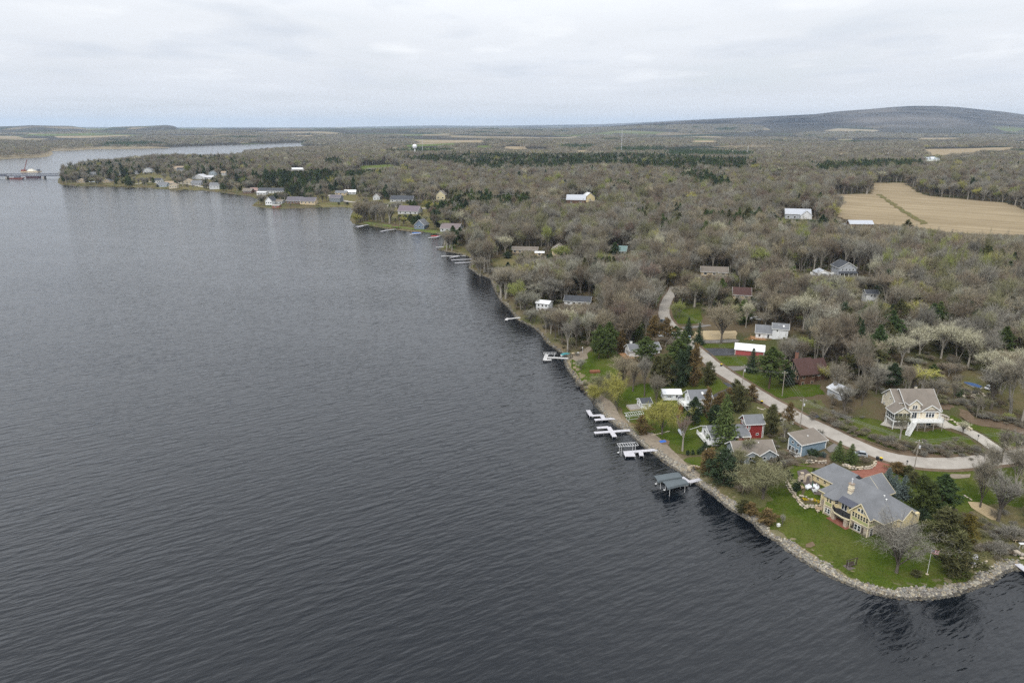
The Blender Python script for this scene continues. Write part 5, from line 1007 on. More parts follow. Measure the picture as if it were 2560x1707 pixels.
def pine(seed, H, R, tmat, bark, bare=0.18, whorls=13, puffs=9):
    r = np.random.default_rng(seed); T = Tris(); V, Fc = [], []
    prism_path(V, Fc, [np.array([0, 0, -0.5]), np.array([0.1, 0, H * .5]), np.array([0, 0, H * 0.97])], [0.020*H, 0.014*H, 0.015], 6)
    for k in range(whorls):
        u = (k + 0.5) / whorls; z = H * (bare + (1 - bare) * u); prof = (sin(pi * min(1, 0.25 + 0.80 * u)) ** 0.8) * (1 if u < .75 else 0.85)
        nb = 5 + (u < 0.8); a0 = r.uniform(0, 6.28)
        for j in range(nb):
            az = a0 + 6.283 * j / nb + r.normal() * 0.25; L = R * prof * r.uniform(0.65, 1.12); dr = np.array([cos(az), sin(az), 0.0]); up = 0.10 + 0.5 * u
            tip = dr * L + np.array([0, 0, z + up * L * 0.45]); S = bez(np.array([0, 0, z]), dr * L * 0.5 + np.array([0, 0, z - 0.02 * L]), tip, 4)
            prism_path(V, Fc, S, np.linspace(0.006 * H, 0.012, 4), 3)
            for q in range(puffs):
                t = r.uniform(0.35, 1.05); c = S[0] * (1 - t) + tip * t + r.normal(size=3) * np.array([.16, .16, .06]) * L * 0.7; m = 13
                d = rdir(m, r); d[:, 2] = np.abs(d[:, 2]) * 0.6 + 0.08; d = unit(d + dr * 0.3); tone = r.normal(0.97, 0.17)
                slivers(T, np.repeat(c[None], m, 0) + r.normal(size=(m, 3)) * 0.16, d, r.uniform(0.5, 1.0, m) * (0.45 + R * 0.085), r.uniform(0.16, 0.34, m) * (0.6 + R * 0.1), r, tone * r.normal(1, 0.12, m))
    return mesh_np('trunk', np.array(V), Fc, [bark], smooth=True), T.mesh('crown', tmat)
def cedar(seed, H, R, tmat, bark, n=3200, egg=0.55, lump=0.22):
    """ragged upright evergreen: many rising sprays round a stem, uneven outline"""
    r = np.random.default_rng(seed); T = Tris(); V, Fc = [], []
    prism_path(V, Fc, [np.array([0, 0, -0.5]), np.array([0, 0, H * .6])], [0.022*H, 0.008*H], 5)
    nl = 34 if n > 2000 else 18; per = n // nl; ph = r.uniform(0, 6.28)
    for i in range(nl):
        u = (i + r.uniform(0, 1)) / nl; az = ph + i * 2.399 + r.normal() * 0.3
        prof = (min(1.0, 0.62 + u / max(egg, .1) * 0.38) if u < egg else (1 - (u - egg) / (1 - egg)) ** 0.75) * (1 + lump * 1.1 * r.normal())
        L = max(0.12 * R, R * prof * 0.86); z = H * (0.03 + 0.84 * u); tip = np.array([cos(az) * L, sin(az) * L, z + H * 0.10 * r.uniform(0.2, 1.3) + (0.05 * H if u > .8 else 0)]); st = np.array([0, 0, z - 0.02 * H])
        t = r.random(per) ** 0.55; c = st + (tip - st) * t[:, None]; sp = 0.26 * R * (1.12 - 0.75 * t) + 0.05
        P = c + r.normal(size=(per, 3)) * sp[:, None] * np.array([0.62, 0.62, 0.50]) ; out = np.array([cos(az), sin(az), 0.75]); d = unit(unit(out) * 0.75 + rdir(per, r) * 0.75); s_ = (0.22 + 0.045 * R + 0.010 * H); k = r.normal(1, 0.20)
        slivers(T, P, d, r.uniform(0.7, 1.5, per) * s_ * 1.25, r.uniform(0.5, 1.0, per) * s_ * 0.55, r, 0.93 * k * r.normal(1, 0.20, per).clip(.4, 1.7))
    return mesh_np('trunk', np.array(V), Fc, [bark], smooth=True), T.mesh('crown', tmat)

def mat_crown(name, base, sat=1.0):
    """foliage/twig colour: the tree's own tint times each spray's tone"""
    t = NT(name, 1.0, 0.0); c = t.attr('tint', 'INSTANCER', 'Color'); k = t.attr('tone')
    g = t.n('ShaderNodeObjectInfo').outputs['Random']
    c = t.mix(1.0, c, t.ramp(k, [(0.0, 0.0), (1.0, 1.0)]), 'MULTIPLY') if False else c
    x = t.n('ShaderNodeVectorMath', operation='SCALE'); t.l(c, x.inputs[0]); t.l(k, x.inputs['Scale'])
    t.base(x.outputs[0]); return t.m
MCROWN = mat_crown('tree_crown', None)
MBARK = M('tree_bark', (0.125, 0.108, 0.090), 0.95, 0.4, 1.5, 0.0); MPALE = M('pale_bark', (0.30, 0.275, 0.235), 0.9, 0.35, 1.5, 0.0); MRED = M('pine_bark', (0.110, 0.078, 0.060), 0.95, 0.3, 1.5, 0.0)
PROTO = {}
def bt(*a, **k): return bare_tree(*a, tmat=MCROWN, bark=k.pop('bark', MBARK), **k)
PROTO['bare'] = [(12, 5.2, bt(21, 12, 5.2, trunk=.2)), (13, 5.8, bt(22, 13, 5.8, twigs=3400, bark=MPALE, trunk=.22)), (11, 4.6, bt(23, 11, 4.6, trunk=0.16, limbs=6)), (14, 5.0, bt(24, 14, 5.0, trunk=0.30, limbs=9, per=7)), (12, 6.0, bt(25, 12, 6.0, trunk=0.16, limbs=8, twigs=4200)), (13, 4.2, bt(26, 13, 4.2, trunk=0.26, limbs=6, lean=0.06, twigs=2600)), (15, 4.6, bt(27, 15, 4.6, trunk=0.3, limbs=6, multi=2, twigs=3000, bark=MPALE)), (12, 5.0, bt(28, 12, 5.0, trunk=0.14, limbs=9, multi=3, twigs=3600)), (13, 5.4, bt(29, 13, 5.4, trunk=0.24, limbs=5, per=12, twigs=2400, bark=MPALE, tl=1.2))]
PROTO['pale'] = [(13, 5.6, bt(31, 13, 5.6, twigs=2600, bark=MPALE, tw=0.065, tl=1.15, limbs=8)), (12, 4.8, bt(32, 12, 4.8, twigs=2400, bark=MPALE, tw=0.065, tl=1.1, multi=2, limbs=8))]
PROTO['willow'] = [(10, 5.0, bt(41, 10, 5.0, trunk=0.2, droop=0.45, twigs=3600, tw=0.075)), (9, 4.6, bt(42, 9, 4.6, trunk=0.12, droop=0.3, twigs=3800, multi=2, tw=0.085))]
PROTO['spreading'] = [(14, 8.2, bt(51, 14, 8.2, trunk=0.16, twigs=7200, limbs=10, per=11, droop=0.2, tw=0.045)), (18, 10, bt(52, 18, 10, trunk=0.24, twigs=8500, limbs=10, per=12, tw=0.075))]
PROTO['slender'] = [(14, 3.0, bt(61, 14, 3.0, trunk=0.35, twigs=1500, limbs=5, per=7, bark=MPALE)), (9, 2.5, bt(62, 9, 2.5, trunk=0.25, twigs=1700, limbs=6, per=7))]
PROTO['shrub'] = [(2.6, 1.9, bt(71, 2.6, 1.9, trunk=0.06, twigs=1500, limbs=9, per=5, multi=3, tw=0.05, tl=0.55)), (2.2, 2.1, bt(72, 2.2, 2.1, trunk=0.06, twigs=1500, limbs=9, per=5, multi=3, tw=0.05, tl=0.5))]
PROTO['spruce'] = [(8, 2.3, spruce(81, 8, 2.3, MCROWN, MRED)), (7, 2.2, spruce(82, 7, 2.2, MCROWN, MRED, rag=0.16))]
PROTO['pine'] = [(13, 4.2, pine(91, 13, 4.2, MCROWN, MRED)), (12, 3.8, pine(92, 12, 3.8, MCROWN, MRED, bare=0.12, whorls=12)), (15, 4.4, pine(93, 15, 4.4, MCROWN, MRED, bare=0.3, whorls=12))]
PROTO['cedar'] = [(8, 2.4, cedar(101, 8, 2.4, MCROWN, MRED)), (7, 2.8, cedar(102, 7, 2.8, MCROWN, MRED, egg=0.45, lump=0.35)), (9, 2.2, cedar(103, 9, 2.2, MCROWN, MRED, egg=0.3, lump=0.18))]
PROTO['bush'] = [(1.8, 1.2, cedar(111, 1.8, 1.2, MCROWN, MRED, n=1100, egg=0.75, lump=0.2)), (2.0, 1.4, cedar(112, 2.0, 1.4, MCROWN, MRED, n=1300, egg=0.7, lump=0.35))]
KINDS = {'bare': ('bare_tree', 'bare tree'), 'pale': ('bare_tree', 'bare tree'), 'willow': ('willow_tree', 'willow'), 'spreading': ('bare_tree', 'bare tree'), 'slender': ('bare_tree', 'bare tree'), 'shrub': ('shrub', 'shrub'), 'spruce': ('spruce_tree', 'spruce'), 'pine': ('pine_tree', 'pine'), 'cedar': ('cedar_tree', 'cedar'), 'bush': ('evergreen_bush', 'bush')}
GROUPS = {'bare_tree': 'bare broadleaf trees of the shore woods', 'willow_tree': 'budding willows near the water', 'shrub': 'leafless shrubs on the banks', 'spruce_tree': 'spruces planted round the houses', 'pine_tree': 'pines standing among the bare trees', 'cedar_tree': 'cedars round the lakeside gardens', 'evergreen_bush': 'round evergreen bushes in the gardens'}
NPLACED = {}
TREE_XY = []
def place_tree(kind, x, y, H, R, tint, label, var=None, rz=None, z=None):
    var = (len(TREE_XY) if var is None else var) % len(PROTO[kind]); h0, r0, (tm, cm) = PROTO[kind][var]
    name, cat = KINDS[kind]; rz = (len(TREE_XY) * 2.399) % 6.283 if rz is None else rz
    o = empty(name, (x, y, gz(x, y) if z is None else z), rz, label, cat, GROUPS[name]); s = R / r0; o.scale = (s, s, H / h0)
    t = obj('trunk', tm, o); c = obj('crown', cm, o); c['tint'] = tuple(float(q) for q in tint); TREE_XY.append((x, y, R, kind)); NPLACED[name] = NPLACED.get(name, 0) + 1
    return o
TINT = dict(greybrown=(0.212, 0.190, 0.146), brown=(0.188, 0.156, 0.115), grey=(0.226, 0.213, 0.180), olive=(0.200, 0.194, 0.110), yellow=(0.290, 0.275, 0.080), pale=(0.430, 0.410, 0.295), silver=(0.300, 0.292, 0.232), tan=(0.275, 0.238, 0.165), red=(0.190, 0.140, 0.112), lime=(0.230, 0.250, 0.085),
    pine=(0.058, 0.088, 0.036), dark=(0.046, 0.066, 0.036), blue=(0.120, 0.150, 0.140), rust=(0.150, 0.108, 0.050), cedar=(0.088, 0.088, 0.040), gold=(0.140, 0.115, 0.034), arbor=(0.066, 0.082, 0.028), bright=(0.088, 0.118, 0.040))
# trees and shrubs one can single out: kind, photo foot point, height, radius, tint, label
T_ = lambda *a: a
PLACED = [
 ('spreading',2241,1431,1303,177,'grey','broad leafless tree with grey drooping limbs on the point lawn'),
 ('cedar',2383,1442,1338,84,'cedar','big dark olive evergreen just behind the flagpole'),
 ('cedar',2360,1356,1274,81,'cedar','wide olive brown evergreen below the yellow house gable end'),
 ('cedar',2413,1354,1285,48,'gold','golden brown cedar beside the wide olive evergreen'),
 ('cedar',2298,1277,1190,52,'arbor','tall dark cedar behind the yellow house, next to blue spruces'),
 ('cedar',2318,1287,1205,50,'arbor','dark cedar between the tall cedar and the white pine'),
 ('pine',2349,1281,1186,68,'pine','soft needled pine behind the yellow house'),
 ('spruce',2217,1219,1169,37,'blue','blue spruce at the corner of the brick driveway'),
 ('spruce',2235,1228,1187,30,'blue','smallest blue spruce, middle of three behind the grey roof'),
 ('spruce',2256,1245,1188,40,'blue','biggest blue spruce of three behind the grey roof'),
 ('cedar',2243,1182,3.4,2.4,'rust','brown round juniper between brick driveway and road'),
 ('cedar',2268,1192,3.6,2.2,'cedar','dark juniper behind the blue spruces'),
 ('cedar',2282,1212,4.0,2.0,'cedar','dark juniper uphill of the tall cedar'),
 ('spruce',2273,1315,5.2,1.4,'blue','narrow blue spruce in front of the yellow house gable end'),
 ('spruce',2095,1149,1101,32,'bright','green spruce by the road, nearer the grey blue garage'),
 ('spruce',2126,1155,1109,34,'bright','green spruce by the road, nearer the parked car'),
 ('bush',1990,1228,2.8,1.5,'dark','round dark evergreen beside the stone patio'),
 ('cedar',2032,1199,3.6,0.8,'arbor','narrow upright evergreen at the patio arch'),
 ('bush',1970,1196,2.2,1.4,'dark','dark bush on the lawn behind the patio wall'),
 ('bush',2301,1298,3.0,2.0,'dark','dark bush at the far corner of the yellow house'),
 ('bush',2130,1320,1.3,0.8,'cedar','small bush at the foot of the stone porch pillar'),
 ('bush',2162,1338,1.2,0.8,'cedar','small bush at the stone corner of the yellow house'),
 ('bush',2033,1143,2.4,1.9,'dark','dark spreading bush beside the grey blue garage'),
 ('bush',2058,1143,1.6,1.1,'blue','bluish shrub in the bed beside the grey blue garage'),
 ('shrub',2162,1157,2.0,1.9,'brown','brown leafless shrub inside the curved boulder wall'),
 ('cedar',1917,1311,1274,50,'rust','rusty evergreen at the waterline, farthest out on the rocks'),
 ('cedar',1877,1287,3.8,2.1,'rust','rusty evergreen above the rocks, middle of three'),
 ('cedar',1857,1281,4.0,2.3,'cedar','olive evergreen above the rocks nearest the covered boat lifts'),
 ('willow',1907,1247,1164,136,'olive','large budding willow beside the boulder terrace'),
 ('bare',2450,1268,1150,70,'greybrown','leaning leafless tree beside the dry grass patch'),
 ('bare',2495,1303,1190,90,'grey','leafless grey tree below the dry grass patch'),
 ('slender',2503,1156,10,3.2,'greybrown','thin bare tree at the road junction'),
 ('slender',2537,1154,10,3.2,'grey','thin forked bare tree past the road junction'),
 ('bare',2545,1240,1130,110,'greybrown','broad bare tree at the edge of the point lawn'),
 ('bare',2570,1300,13,6,'olive','budding bare tree near the edge of the rough bank'),
 ('bare',2470,1215,12,4,'greybrown','bare tree above the gravel bed near the road'),
 ('shrub',2526,1352,3.4,3.2,'grey','grey thicket on the rough bank'),
 ('shrub',2492,1385,3.0,2.6,'grey','grey brush beside the long rail'),
 ('bush',2291,1440,1.4,1.4,'cedar','small dull bush at the flagpole foot'),
 ('willow',1545,1026,946,72,'yellow','yellow green tree leaning on the shore behind the white docks'),
 ('willow',1484,1012,961,50,'yellow','yellow bush hanging over the water beyond the white docks'),
 ('willow',1508,990,940,70,'olive','olive budding tree between the yellow bush and yellow tree'),
 ('willow',1655,1086,1005,100,'yellow','wide yellow green tree above the rock shore'),
 ('cedar',1604,1087,1042,42,'rust','dark rusty bush at the head of the second white dock'),
 ('slender',1706,1127,1040,44,'red','small reddish bare tree on the cottage lawn'),
 ('spruce',1808,1110,985,70,'bright','tallest dense green conifer, between the cottages and red cabin'),
 ('pine',1734,1062,993,42,'dark','dark pine in front of the white gabled cottage'),
 ('cedar',1767,1043,970,32,'rust','narrow rusty cedar against the white gabled cottage'),
 ('cedar',1798,1026,980,36,'rust','rusty cedar by the asphalt driveway'),
 ('cedar',1846,1028,965,62,'cedar','broad olive cedar between the road and the red cabin'),
 ('cedar',1877,1001,962,36,'rust','small rusty cedar beside the road above the red cabin'),
 ('cedar',1925,1090,1012,44,'cedar','dark cedar beside the red cabin'),
 ('cedar',1971,1062,1008,30,'rust','small rusty cedar at the concrete parking'),
 ('spruce',1762,1126,3.2,1.7,'dark','low dark spruce in front of the white deck'),
 ('bush',1719,1137,1.5,0.75,'dark','clipped bush farthest out in the row of five'),
 ('bush',1732,1136,1.5,0.75,'dark','clipped bush, second from the water in the row'),
 ('bush',1746,1135,1.5,0.75,'dark','clipped bush in the middle of the row'),
 ('bush',1758,1133,1.5,0.75,'dark','clipped bush beside the white statue'),
 ('bush',1773,1132,1.6,0.9,'dark','clipped bush just past the white statue'),
 ('cedar',1770,1188,1123,58,'rust','rusty rounded cedar near the stone steps above the shore'),
 ('cedar',1808,1212,1124,80,'dark','dark green rounded cedar above the covered boat lifts'),
 ('willow',1838,1176,7,3.2,'olive','budding olive tree in front of the grey ranch house'),
 ('slender',1868,1152,8,2.6,'olive','thin budding tree against the grey ranch roof'),
 ('pine',1497,897,813,46,'bright','green pine at the shore lawn, nearer the boat landing'),
 ('pine',1520,894,806,50,'bright','green pine at the shore lawn, nearer the white house'),
 ('cedar',1553,880,825,30,'rust','rusty cedar behind the shore lawn pines'),
 ('pine',1584,850,796,48,'bright','green pine behind the white house among pines'),
 ('pine',1614,903,842,58,'bright','green pine directly in front of the white house'),
 ('pine',1691,924,850,66,'bright','large bushy pine above the dark cedars by the road'),
 ('cedar',1663,966,890,52,'cedar','dark cedar at the edge of the cottage lawn'),
 ('cedar',1702,968,880,56,'dark','dark cedar in the middle of the roadside grove'),
 ('cedar',1733,966,862,44,'rust','tall rusty cedar of the roadside grove'),
 ('cedar',1632,859,790,40,'rust','rusty cedar behind the white house'),
 ('cedar',1664,855,797,38,'rust','rusty cedar beside the upper road'),
 ('pine',1688,852,815,34,'bright','young green pine beside the upper road'),
 ('cedar',1770,962,905,38,'cedar','olive cedar standing at the roadside above the asphalt driveway'),
 ('bare',1556,962,892,84,'tan','tan budding oak in the middle of the shore lawn'),
 ('bare',1611,991,892,48,'grey','grey bare tree behind the small boathouse'),
 ('willow',1452,925,5.0,2.4,'silver','small pale tree on the dry shore edge'),
 ('spreading',1803,857,763,108,'tan','huge spreading oak beside the straw covered ground'),
 ('spruce',1720,838,792,26,'dark','dark spruce at the mailbox post beside the road'),
 ('spruce',1746,861,808,28,'dark','dark spruce at the mouth of the worn driveway'),
 ('bare',1614,842,763,52,'red','round reddish bare tree below the upper road'),
 ('willow',1694,799,757,36,'lime','lime green birch beside the upper road lawn'),
 ('slender',1419,880,800,40,'grey','leaning birch behind the covered rowing boat'),
 ('slender',1440,872,790,34,'grey','upright birch behind the boat landing'),
 ('bare',1687,760,10,4.6,'greybrown','dark bare tree standing against the upper road'),
 ('slender',2407,1082,3.6,2.2,'pale','small pinkish grey tree on the concrete driveway edge'),
 ('slender',2249,1100,9,2.6,'olive','bare tree standing before the cream house stairs'),
 ('pine',1922,972,868,74,'bright','largest green pine, in front of the brown gabled house'),
 ('spruce',1879,930,870,34,'dark','dark spruce in front of the red garage'),
 ('pine',1966,966,8,3.0,'dark','low dark pine at the corner of the brown house'),
 ('slender',2038,870,790,60,'greybrown','tall bare tree with a pale trunk behind the brown house'),
 ('willow',2054,952,5.2,3.0,'yellow','yellow flowering shrub against the brown house wall'),
 ('bare',2155,1010,940,60,'greybrown','dark bare tree in front of the pale shed'),
 ('bare',2110,1035,965,66,'grey','spreading bare tree uphill of the cream house lawn'),
 ('pale',2252,918,838,74,'pale','pale leafless tree with bright limbs, behind the cream house'),
 ('pale',2298,894,816,80,'pale','pale budding tree in the middle of the pale grove'),
 ('pale',2352,896,806,84,'pale','large pale tree at the top of the pale grove'),
 ('pale',2392,902,822,70,'pale','pale tree on the uphill side of the pale grove'),
 ('pale',2321,838,770,70,'silver','silvery tree above the pale grove'),
 ('pale',2467,943,876,78,'pale','pale tree beside the blue covered boat'),
 ('pale',2516,950,880,80,'tan','pale tan tree behind the clearing boulders'),
 ('pale',2556,948,876,80,'pale','pale tree at the edge of the clearing'),
 ('bare',2324,684,12,6.6,'pale','round pale crown standing out of the brown woods'),
 ('bare',1201,690,13,8.0,'greybrown','large rounded bare tree leaning over the shore'),
 ('pine',1133,618,18,5.2,'pine','dark pine clump tree on the small grassy point'),
 ('pine',1150,612,15,4.4,'pine','second dark pine behind the small grassy point'),
 ('pine',1219,597,15,6.4,'pine','broad green pine deep in the bare woods above the docks'),
 ('pine',1264,580,13,4.2,'pine','slim green pine beyond the broad pine'),
 ('pine',1106,550,20,6.6,'pine','tall dark pine behind the red covered boat'),
 ('willow',889,558,9,6.6,'yellow','yellow willow at the tip of the bay shore'),
 ('pine',1270,700,12,4.2,'dark','dark pine above the shore meadow'),
 ('pine',1310,712,11,3.4,'dark','narrow dark pine among shore trees'),
 ('pine',1340,716,12,3.6,'dark','dark pine beyond the white shore cottage'),
 ('pine',1377,668,10,3.2,'pine','small pine below the tan gambrel house'),
 ('pine',1405,668,10,3.0,'pine','small pine in front of the tan gambrel house'),
 ('pine',1484,660,14,4.2,'pine','green pine below the teal roofed house'),
 ('pine',1536,655,14,4.4,'pine','green pine hiding the teal roofed house'),
 ('pine',1590,690,11,3.6,'dark','dark pine near the upper end of the road'),
 ('cedar',1269,646,5,4.0,'dark','round dark evergreen in the shore meadow'),
 ('cedar',1978,716,11,3.4,'bright','bright green evergreen beside the grey two storey house'),
 ('cedar',2266,588,12,5.0,'cedar','round evergreen at the near edge of the tan field'),
 ('willow',1340,770,9,5.0,'silver','silvery tree over the white shore cottage'),
 ('willow',1640,700,11,6.5,'lime','lime tinted willow beside the upper road pole'),
 ('willow',1460,700,14,7.0,'silver','silvery leaning tree in the shore woods'),
 ('willow',1405,655,12,8.0,'lime','lime tinted round tree beside the tan gambrel house'),
 ('cedar',1822,1012,972,34,'rust','rusty cedar between the asphalt driveway and the road'),
 ('cedar',1838,1002,950,40,'cedar','olive cedar closest to the road above the red cabin'),
 ('cedar',1785,1062,1012,38,'dark','dark cedar touching the white gabled cottage corner'),
 ('bare',1640,1010,940,60,'greybrown','grey brown bare tree between the boathouse and small white cottage'),
 ('bare',1582,978,905,56,'tan','tan bare tree behind the boathouse deck'),
 ('cedar',1640,960,890,44,'cedar','olive cedar at the lakeward end of the roadside grove'),
 ('cedar',1718,955,868,40,'dark','dark cedar behind the tall rusty grove cedar'),
 ('slender',1960,1100,1050,36,'olive','thin olive tree beside the blue cottage'),
 ('shrub',1985,1098,2.6,2.6,'olive','olive shrub between the red cabin and blue cottage'),
 ('bare',2085,985,905,70,'greybrown','bare tree between the brown house and the pale shed'),
 ('bare',2190,985,915,64,'grey','grey bare tree just lakeward of the cream house'),
 ('bare',2430,905,830,80,'greybrown','bare tree at the upper edge of the thin clearing'),
 ('pine',1706,905,828,46,'bright','green pine leaning over the lakeside road'),
 ('bare',2478,1022,925,76,'grey','grey bare tree on the uphill edge of the driveway lawn'),
 ('bare',2530,1034,900,96,'greybrown','big grey brown bare tree above the driveway lawn at the edge'),
 ('slender',2553,1064,930,52,'grey','thin grey bare tree beside the leaf litter strip'),
 ('pale',2500,985,900,84,'pale','pale bare tree between the boulder pile and the white car'),
 ('pale',2420,915,828,80,'pale','pale tree with bright limbs just above the thin clearing'),
 ('shrub',1835,1215,3.0,3.0,'olive','olive brush on the bank above the covered boat lifts'),
 ('shrub',1862,1238,2.6,2.6,'brown','brown brush on the bank beside the big willow'),
 ('cedar',1890,1186,1140,40,'cedar','olive cedar between the ranch house and the willow'),
 ('willow',1850,800,8,6.0,'lime','lime green budding tree behind the white farmhouse'),
]
def poly_px0(pts): return np.array([tuple(G(px, py).to_2d()) for px, py in pts])
for k, px, py, H, R, tn, lb in PLACED:
    g = G(px, py)
    if R > 12: R = R * 0.5 * Vector((g.x, g.y, CZ - g.z)).length / F
    if H > 60:
        yt = H; H = 2.0
        while H < 32 and proj(g.x, g.y, g.z + H)[1] > yt: H += 0.1
    place_tree(k, g.x, g.y, H, R, TINT[tn], lb)

KEEP.append(poly_px0([(1440,962),(1470,985),(1510,1040),(1600,1100),(1700,1175),(1800,1245),(1900,1325),(2000,1395),(2120,1450),(2300,1490),(2430,1470),(2400,1350),(2380,1170),(2300,1170),(2195,1145),(2096,1098),(2012,1058),(1936,1014),(1845,958),(1770,905),(1700,880),(1640,900),(1560,900),(1500,880),(1430,900)]))
KEEP.append(poly_px0([(1700,835),(1760,880),(1850,945),(1960,1010),(2060,1050),(2070,960),(2050,930),(1990,960),(1960,940),(1900,930),(1870,925),(1915,895),(1915,860),(1850,845),(1850,815),(1770,800),(1720,765),(1690,770),(1670,800)]))
KEEP.append(poly_px0([(1440,962),(1425,930),(1415,900),(1440,880),(1480,870),(1560,880),(1560,960)]))

for a_ in ((2298,902),(2352,904),(2392,910),(2262,924)): c_ = G(*a_); low(c_.x, c_.y, 7)
# ------------------------------------------------------------------ the woods
def poly_px(pts, dz=0.0): return np.array([tuple(G(px, py, dz).to_2d()) for px, py in pts])
EVER = [poly_px(p, 14) for p in (
 [(1011,396),(1076,389),(1195,386),(1300,388),(1426,387),(1588,387),(1685,391),(1878,400),(1882,420),(1685,423),(1614,423),(1523,413),(1394,420),(1232,427),(1120,412),(1046,410)],
 [(1688,424),(1811,436),(1815,462),(1775,462),(1685,440)],
 [(640,440),(674,428),(808,426),(942,427),(942,442),(808,452),(755,472),(712,492),(700,460)],
 [(1100,487),(1300,489),(1300,511),(1150,508),(1130,535),(1094,514)],
 [(1200,488),(1307,488),(1307,510),(1200,512)],
 [(1746,540),(1846,533),(1943,536),(1937,550),(1749,553)],
 [(1639,546),(1707,546),(1707,566),(1636,566)],
 [(2026,409),(2293,404),(2304,415),(2180,423),(2040,423)],
 [(1665,374),(1872,380),(1872,392),(1665,388)],
 [(815,398),(850,398),(850,412),(815,412)],
 [(1970,522),(1990,520),(2030,540),(2060,540),(2060,555),(1980,560)],
)]
TOWN = [poly_px(p) for p in ([(150,432),(400,412),(620,410),(640,445),(610,485),(520,478),(300,468),(150,462)], [(640,440),(840,470),(1080,515),(1110,600),(1000,560),(880,520),(650,515)])]
def wood_points(r0, r1, space, seed, jitter=0.42):
    r = np.random.default_rng(seed); half = radians(43)
    xs = np.arange(-r1 * sin(half), r1 * sin(half), space); ys = np.arange(r0 * 0.6, r1, space * 0.87)
    X, Y = np.meshgrid(xs, ys); X[1::2] += space / 2; X = X.ravel(); Y = Y.ravel()
    rr = np.hypot(X, Y); ok = (rr >= r0) & (rr < r1) & (np.abs(np.arctan2(X, Y)) < half); X, Y = X[ok], Y[ok]
    X = X + r.uniform(-1, 1, len(X)) * space * jitter; Y = Y + r.uniform(-1, 1, len(X)) * space * jitter
    d = np.concatenate([shore_dist(X[i:i+20000], Y[i:i+20000]) for i in range(0, len(X), 20000)]); ok = d > np.where(np.hypot(X, Y) < 420, 2.2, np.where(np.hypot(X, Y) < 700, 1.2, 5.0))
    return X[ok], Y[ok], d[ok]
def clear(X, Y, pad_poly=True):
    ok = np.ones(len(X), bool)
    for P in KEEP:
        lo, hi = P.min(0), P.max(0); b = (X > lo[0]) & (X < hi[0]) & (Y > lo[1]) & (Y < hi[1])
        if b.any():
            idx = np.where(b)[0]; ok[idx[inside(P, X[idx], Y[idx])]] = False
    return ok
def near_placed(X, Y, k=0.55):
    ok = np.ones(len(X), bool)
    for x, y, R, kd in TREE_XY: ok &= (X - x) ** 2 + (Y - y) ** 2 > (R * k + 1.5) ** 2
    return ok
def vnoise(X, Y, s, seed):
    a = seed * 1.7; return (np.sin(X / s + a) * np.cos(Y / s * 1.1 - a) + np.sin((X + 0.6 * Y) / (s * 0.53) + 2 * a) * 0.7 + np.cos((X - Y * 0.8) / (s * 0.31) + a * 3) * 0.5) / 2.2
TN = ['greybrown', 'brown', 'grey', 'olive', 'tan', 'silver', 'yellow', 'lime', 'red', 'pale']
def choose(X, Y, d, r):
    """species, tint, height, radius for each wild tree"""
    n = len(X); rr = np.hypot(X, Y); ev = np.zeros(n, bool)
    jx, jy = X + 14 * vnoise(X, Y, 22, 11) + r.normal(size=n) * 5, Y + 20 * vnoise(X, Y, 25, 12) + r.normal(size=n) * 7
    for P in EVER: ev |= inside(P, jx, jy)
    town = np.zeros(n, bool)
    for P in TOWN: town |= inside(P, X, Y)
    lone = r.random(n) < np.where(town, 0.30, np.where(vnoise(X, Y, 60, 3) > 0.52, 0.26, 0.006)); isev = (ev & (r.random(n) < 0.90)) | lone
    w = np.stack([np.full(n, 3.4), 1.6 + 6 * vnoise(X, Y, 130, 1).clip(0), 1.6 + 5 * vnoise(X, Y, 110, 2).clip(0), 1.0 + 7 * vnoise(X, Y, 120, 4).clip(0), 0.7 + 4 * vnoise(X, Y, 100, 5).clip(0), np.where(rr < 600, 0.8, 0.35), np.full(n, 0.16) + 0.8 * vnoise(X, Y, 85, 13).clip(0), np.full(n, 0.22) + 0.9 * vnoise(X, Y, 95, 14).clip(0), np.full(n, 0.35), np.where(rr < 450, 0.35, 0.12)], 1)
    c = np.cumsum(w, 1); c /= c[:, -1:]; ti = (r.random((n, 1)) > c).sum(1).clip(0, 9)
    tint = np.array([TINT[k] for k in TN])[ti] * 1.02 * r.normal(1, 0.13, (n, 1)).clip(0.65, 1.35); st = vnoise(X, Y, 75, 8); H = (r.normal(16.0, 3.0, n) + 3.0 * st).clip(7, 24); R = (r.normal(6.1, 1.5, n) + 0.8 * st).clip(2.6, 10)
    hm = np.full(n, 99.0)
    for lx, ly, lw in LOW:
        D0 = math.hypot(lx, ly); ux, uy = lx / D0, ly / D0; dep = CZ / D0; al = D0 - (X * ux + Y * uy); la = np.abs(X * uy - Y * ux)
        z_ = (la < lw + 2.0 + 0.02 * al) & (al > -3) & (al < 26 / dep); hm = np.where(z_, np.minimum(hm, 1.5 + al.clip(0) * dep * 0.85), hm)
    et = np.array([TINT[k] for k in ('pine', 'dark', 'bright', 'cedar')])[r.integers(0, 4, n)] * r.normal(1, 0.12, (n, 1))
    tint = np.where(isev[:, None], et, tint); H = np.where(isev, r.normal(16.5, 2.6, n), H); R = np.where(isev, r.normal(4.6, 0.9, n), R)
    cut = hm < H; R = np.where(cut, (R * (hm / H) ** 0.6).clip(1.6), R); H = np.where(cut, hm, H)
    return isev, ti, tint, H, R
PT_PROTO = []
def reg_protos():
    """source meshes for the distant mass of trees (trunk and crown together)"""
    for k in ('bare', 'pale', 'slender', 'pine', 'cedar'):
        for i, (h, R, (tm, cm)) in enumerate(PROTO[k]):
            if k == 'slender' and i: continue
            PT_PROTO.append((k, h, R, [tm, cm]))
reg_protos()
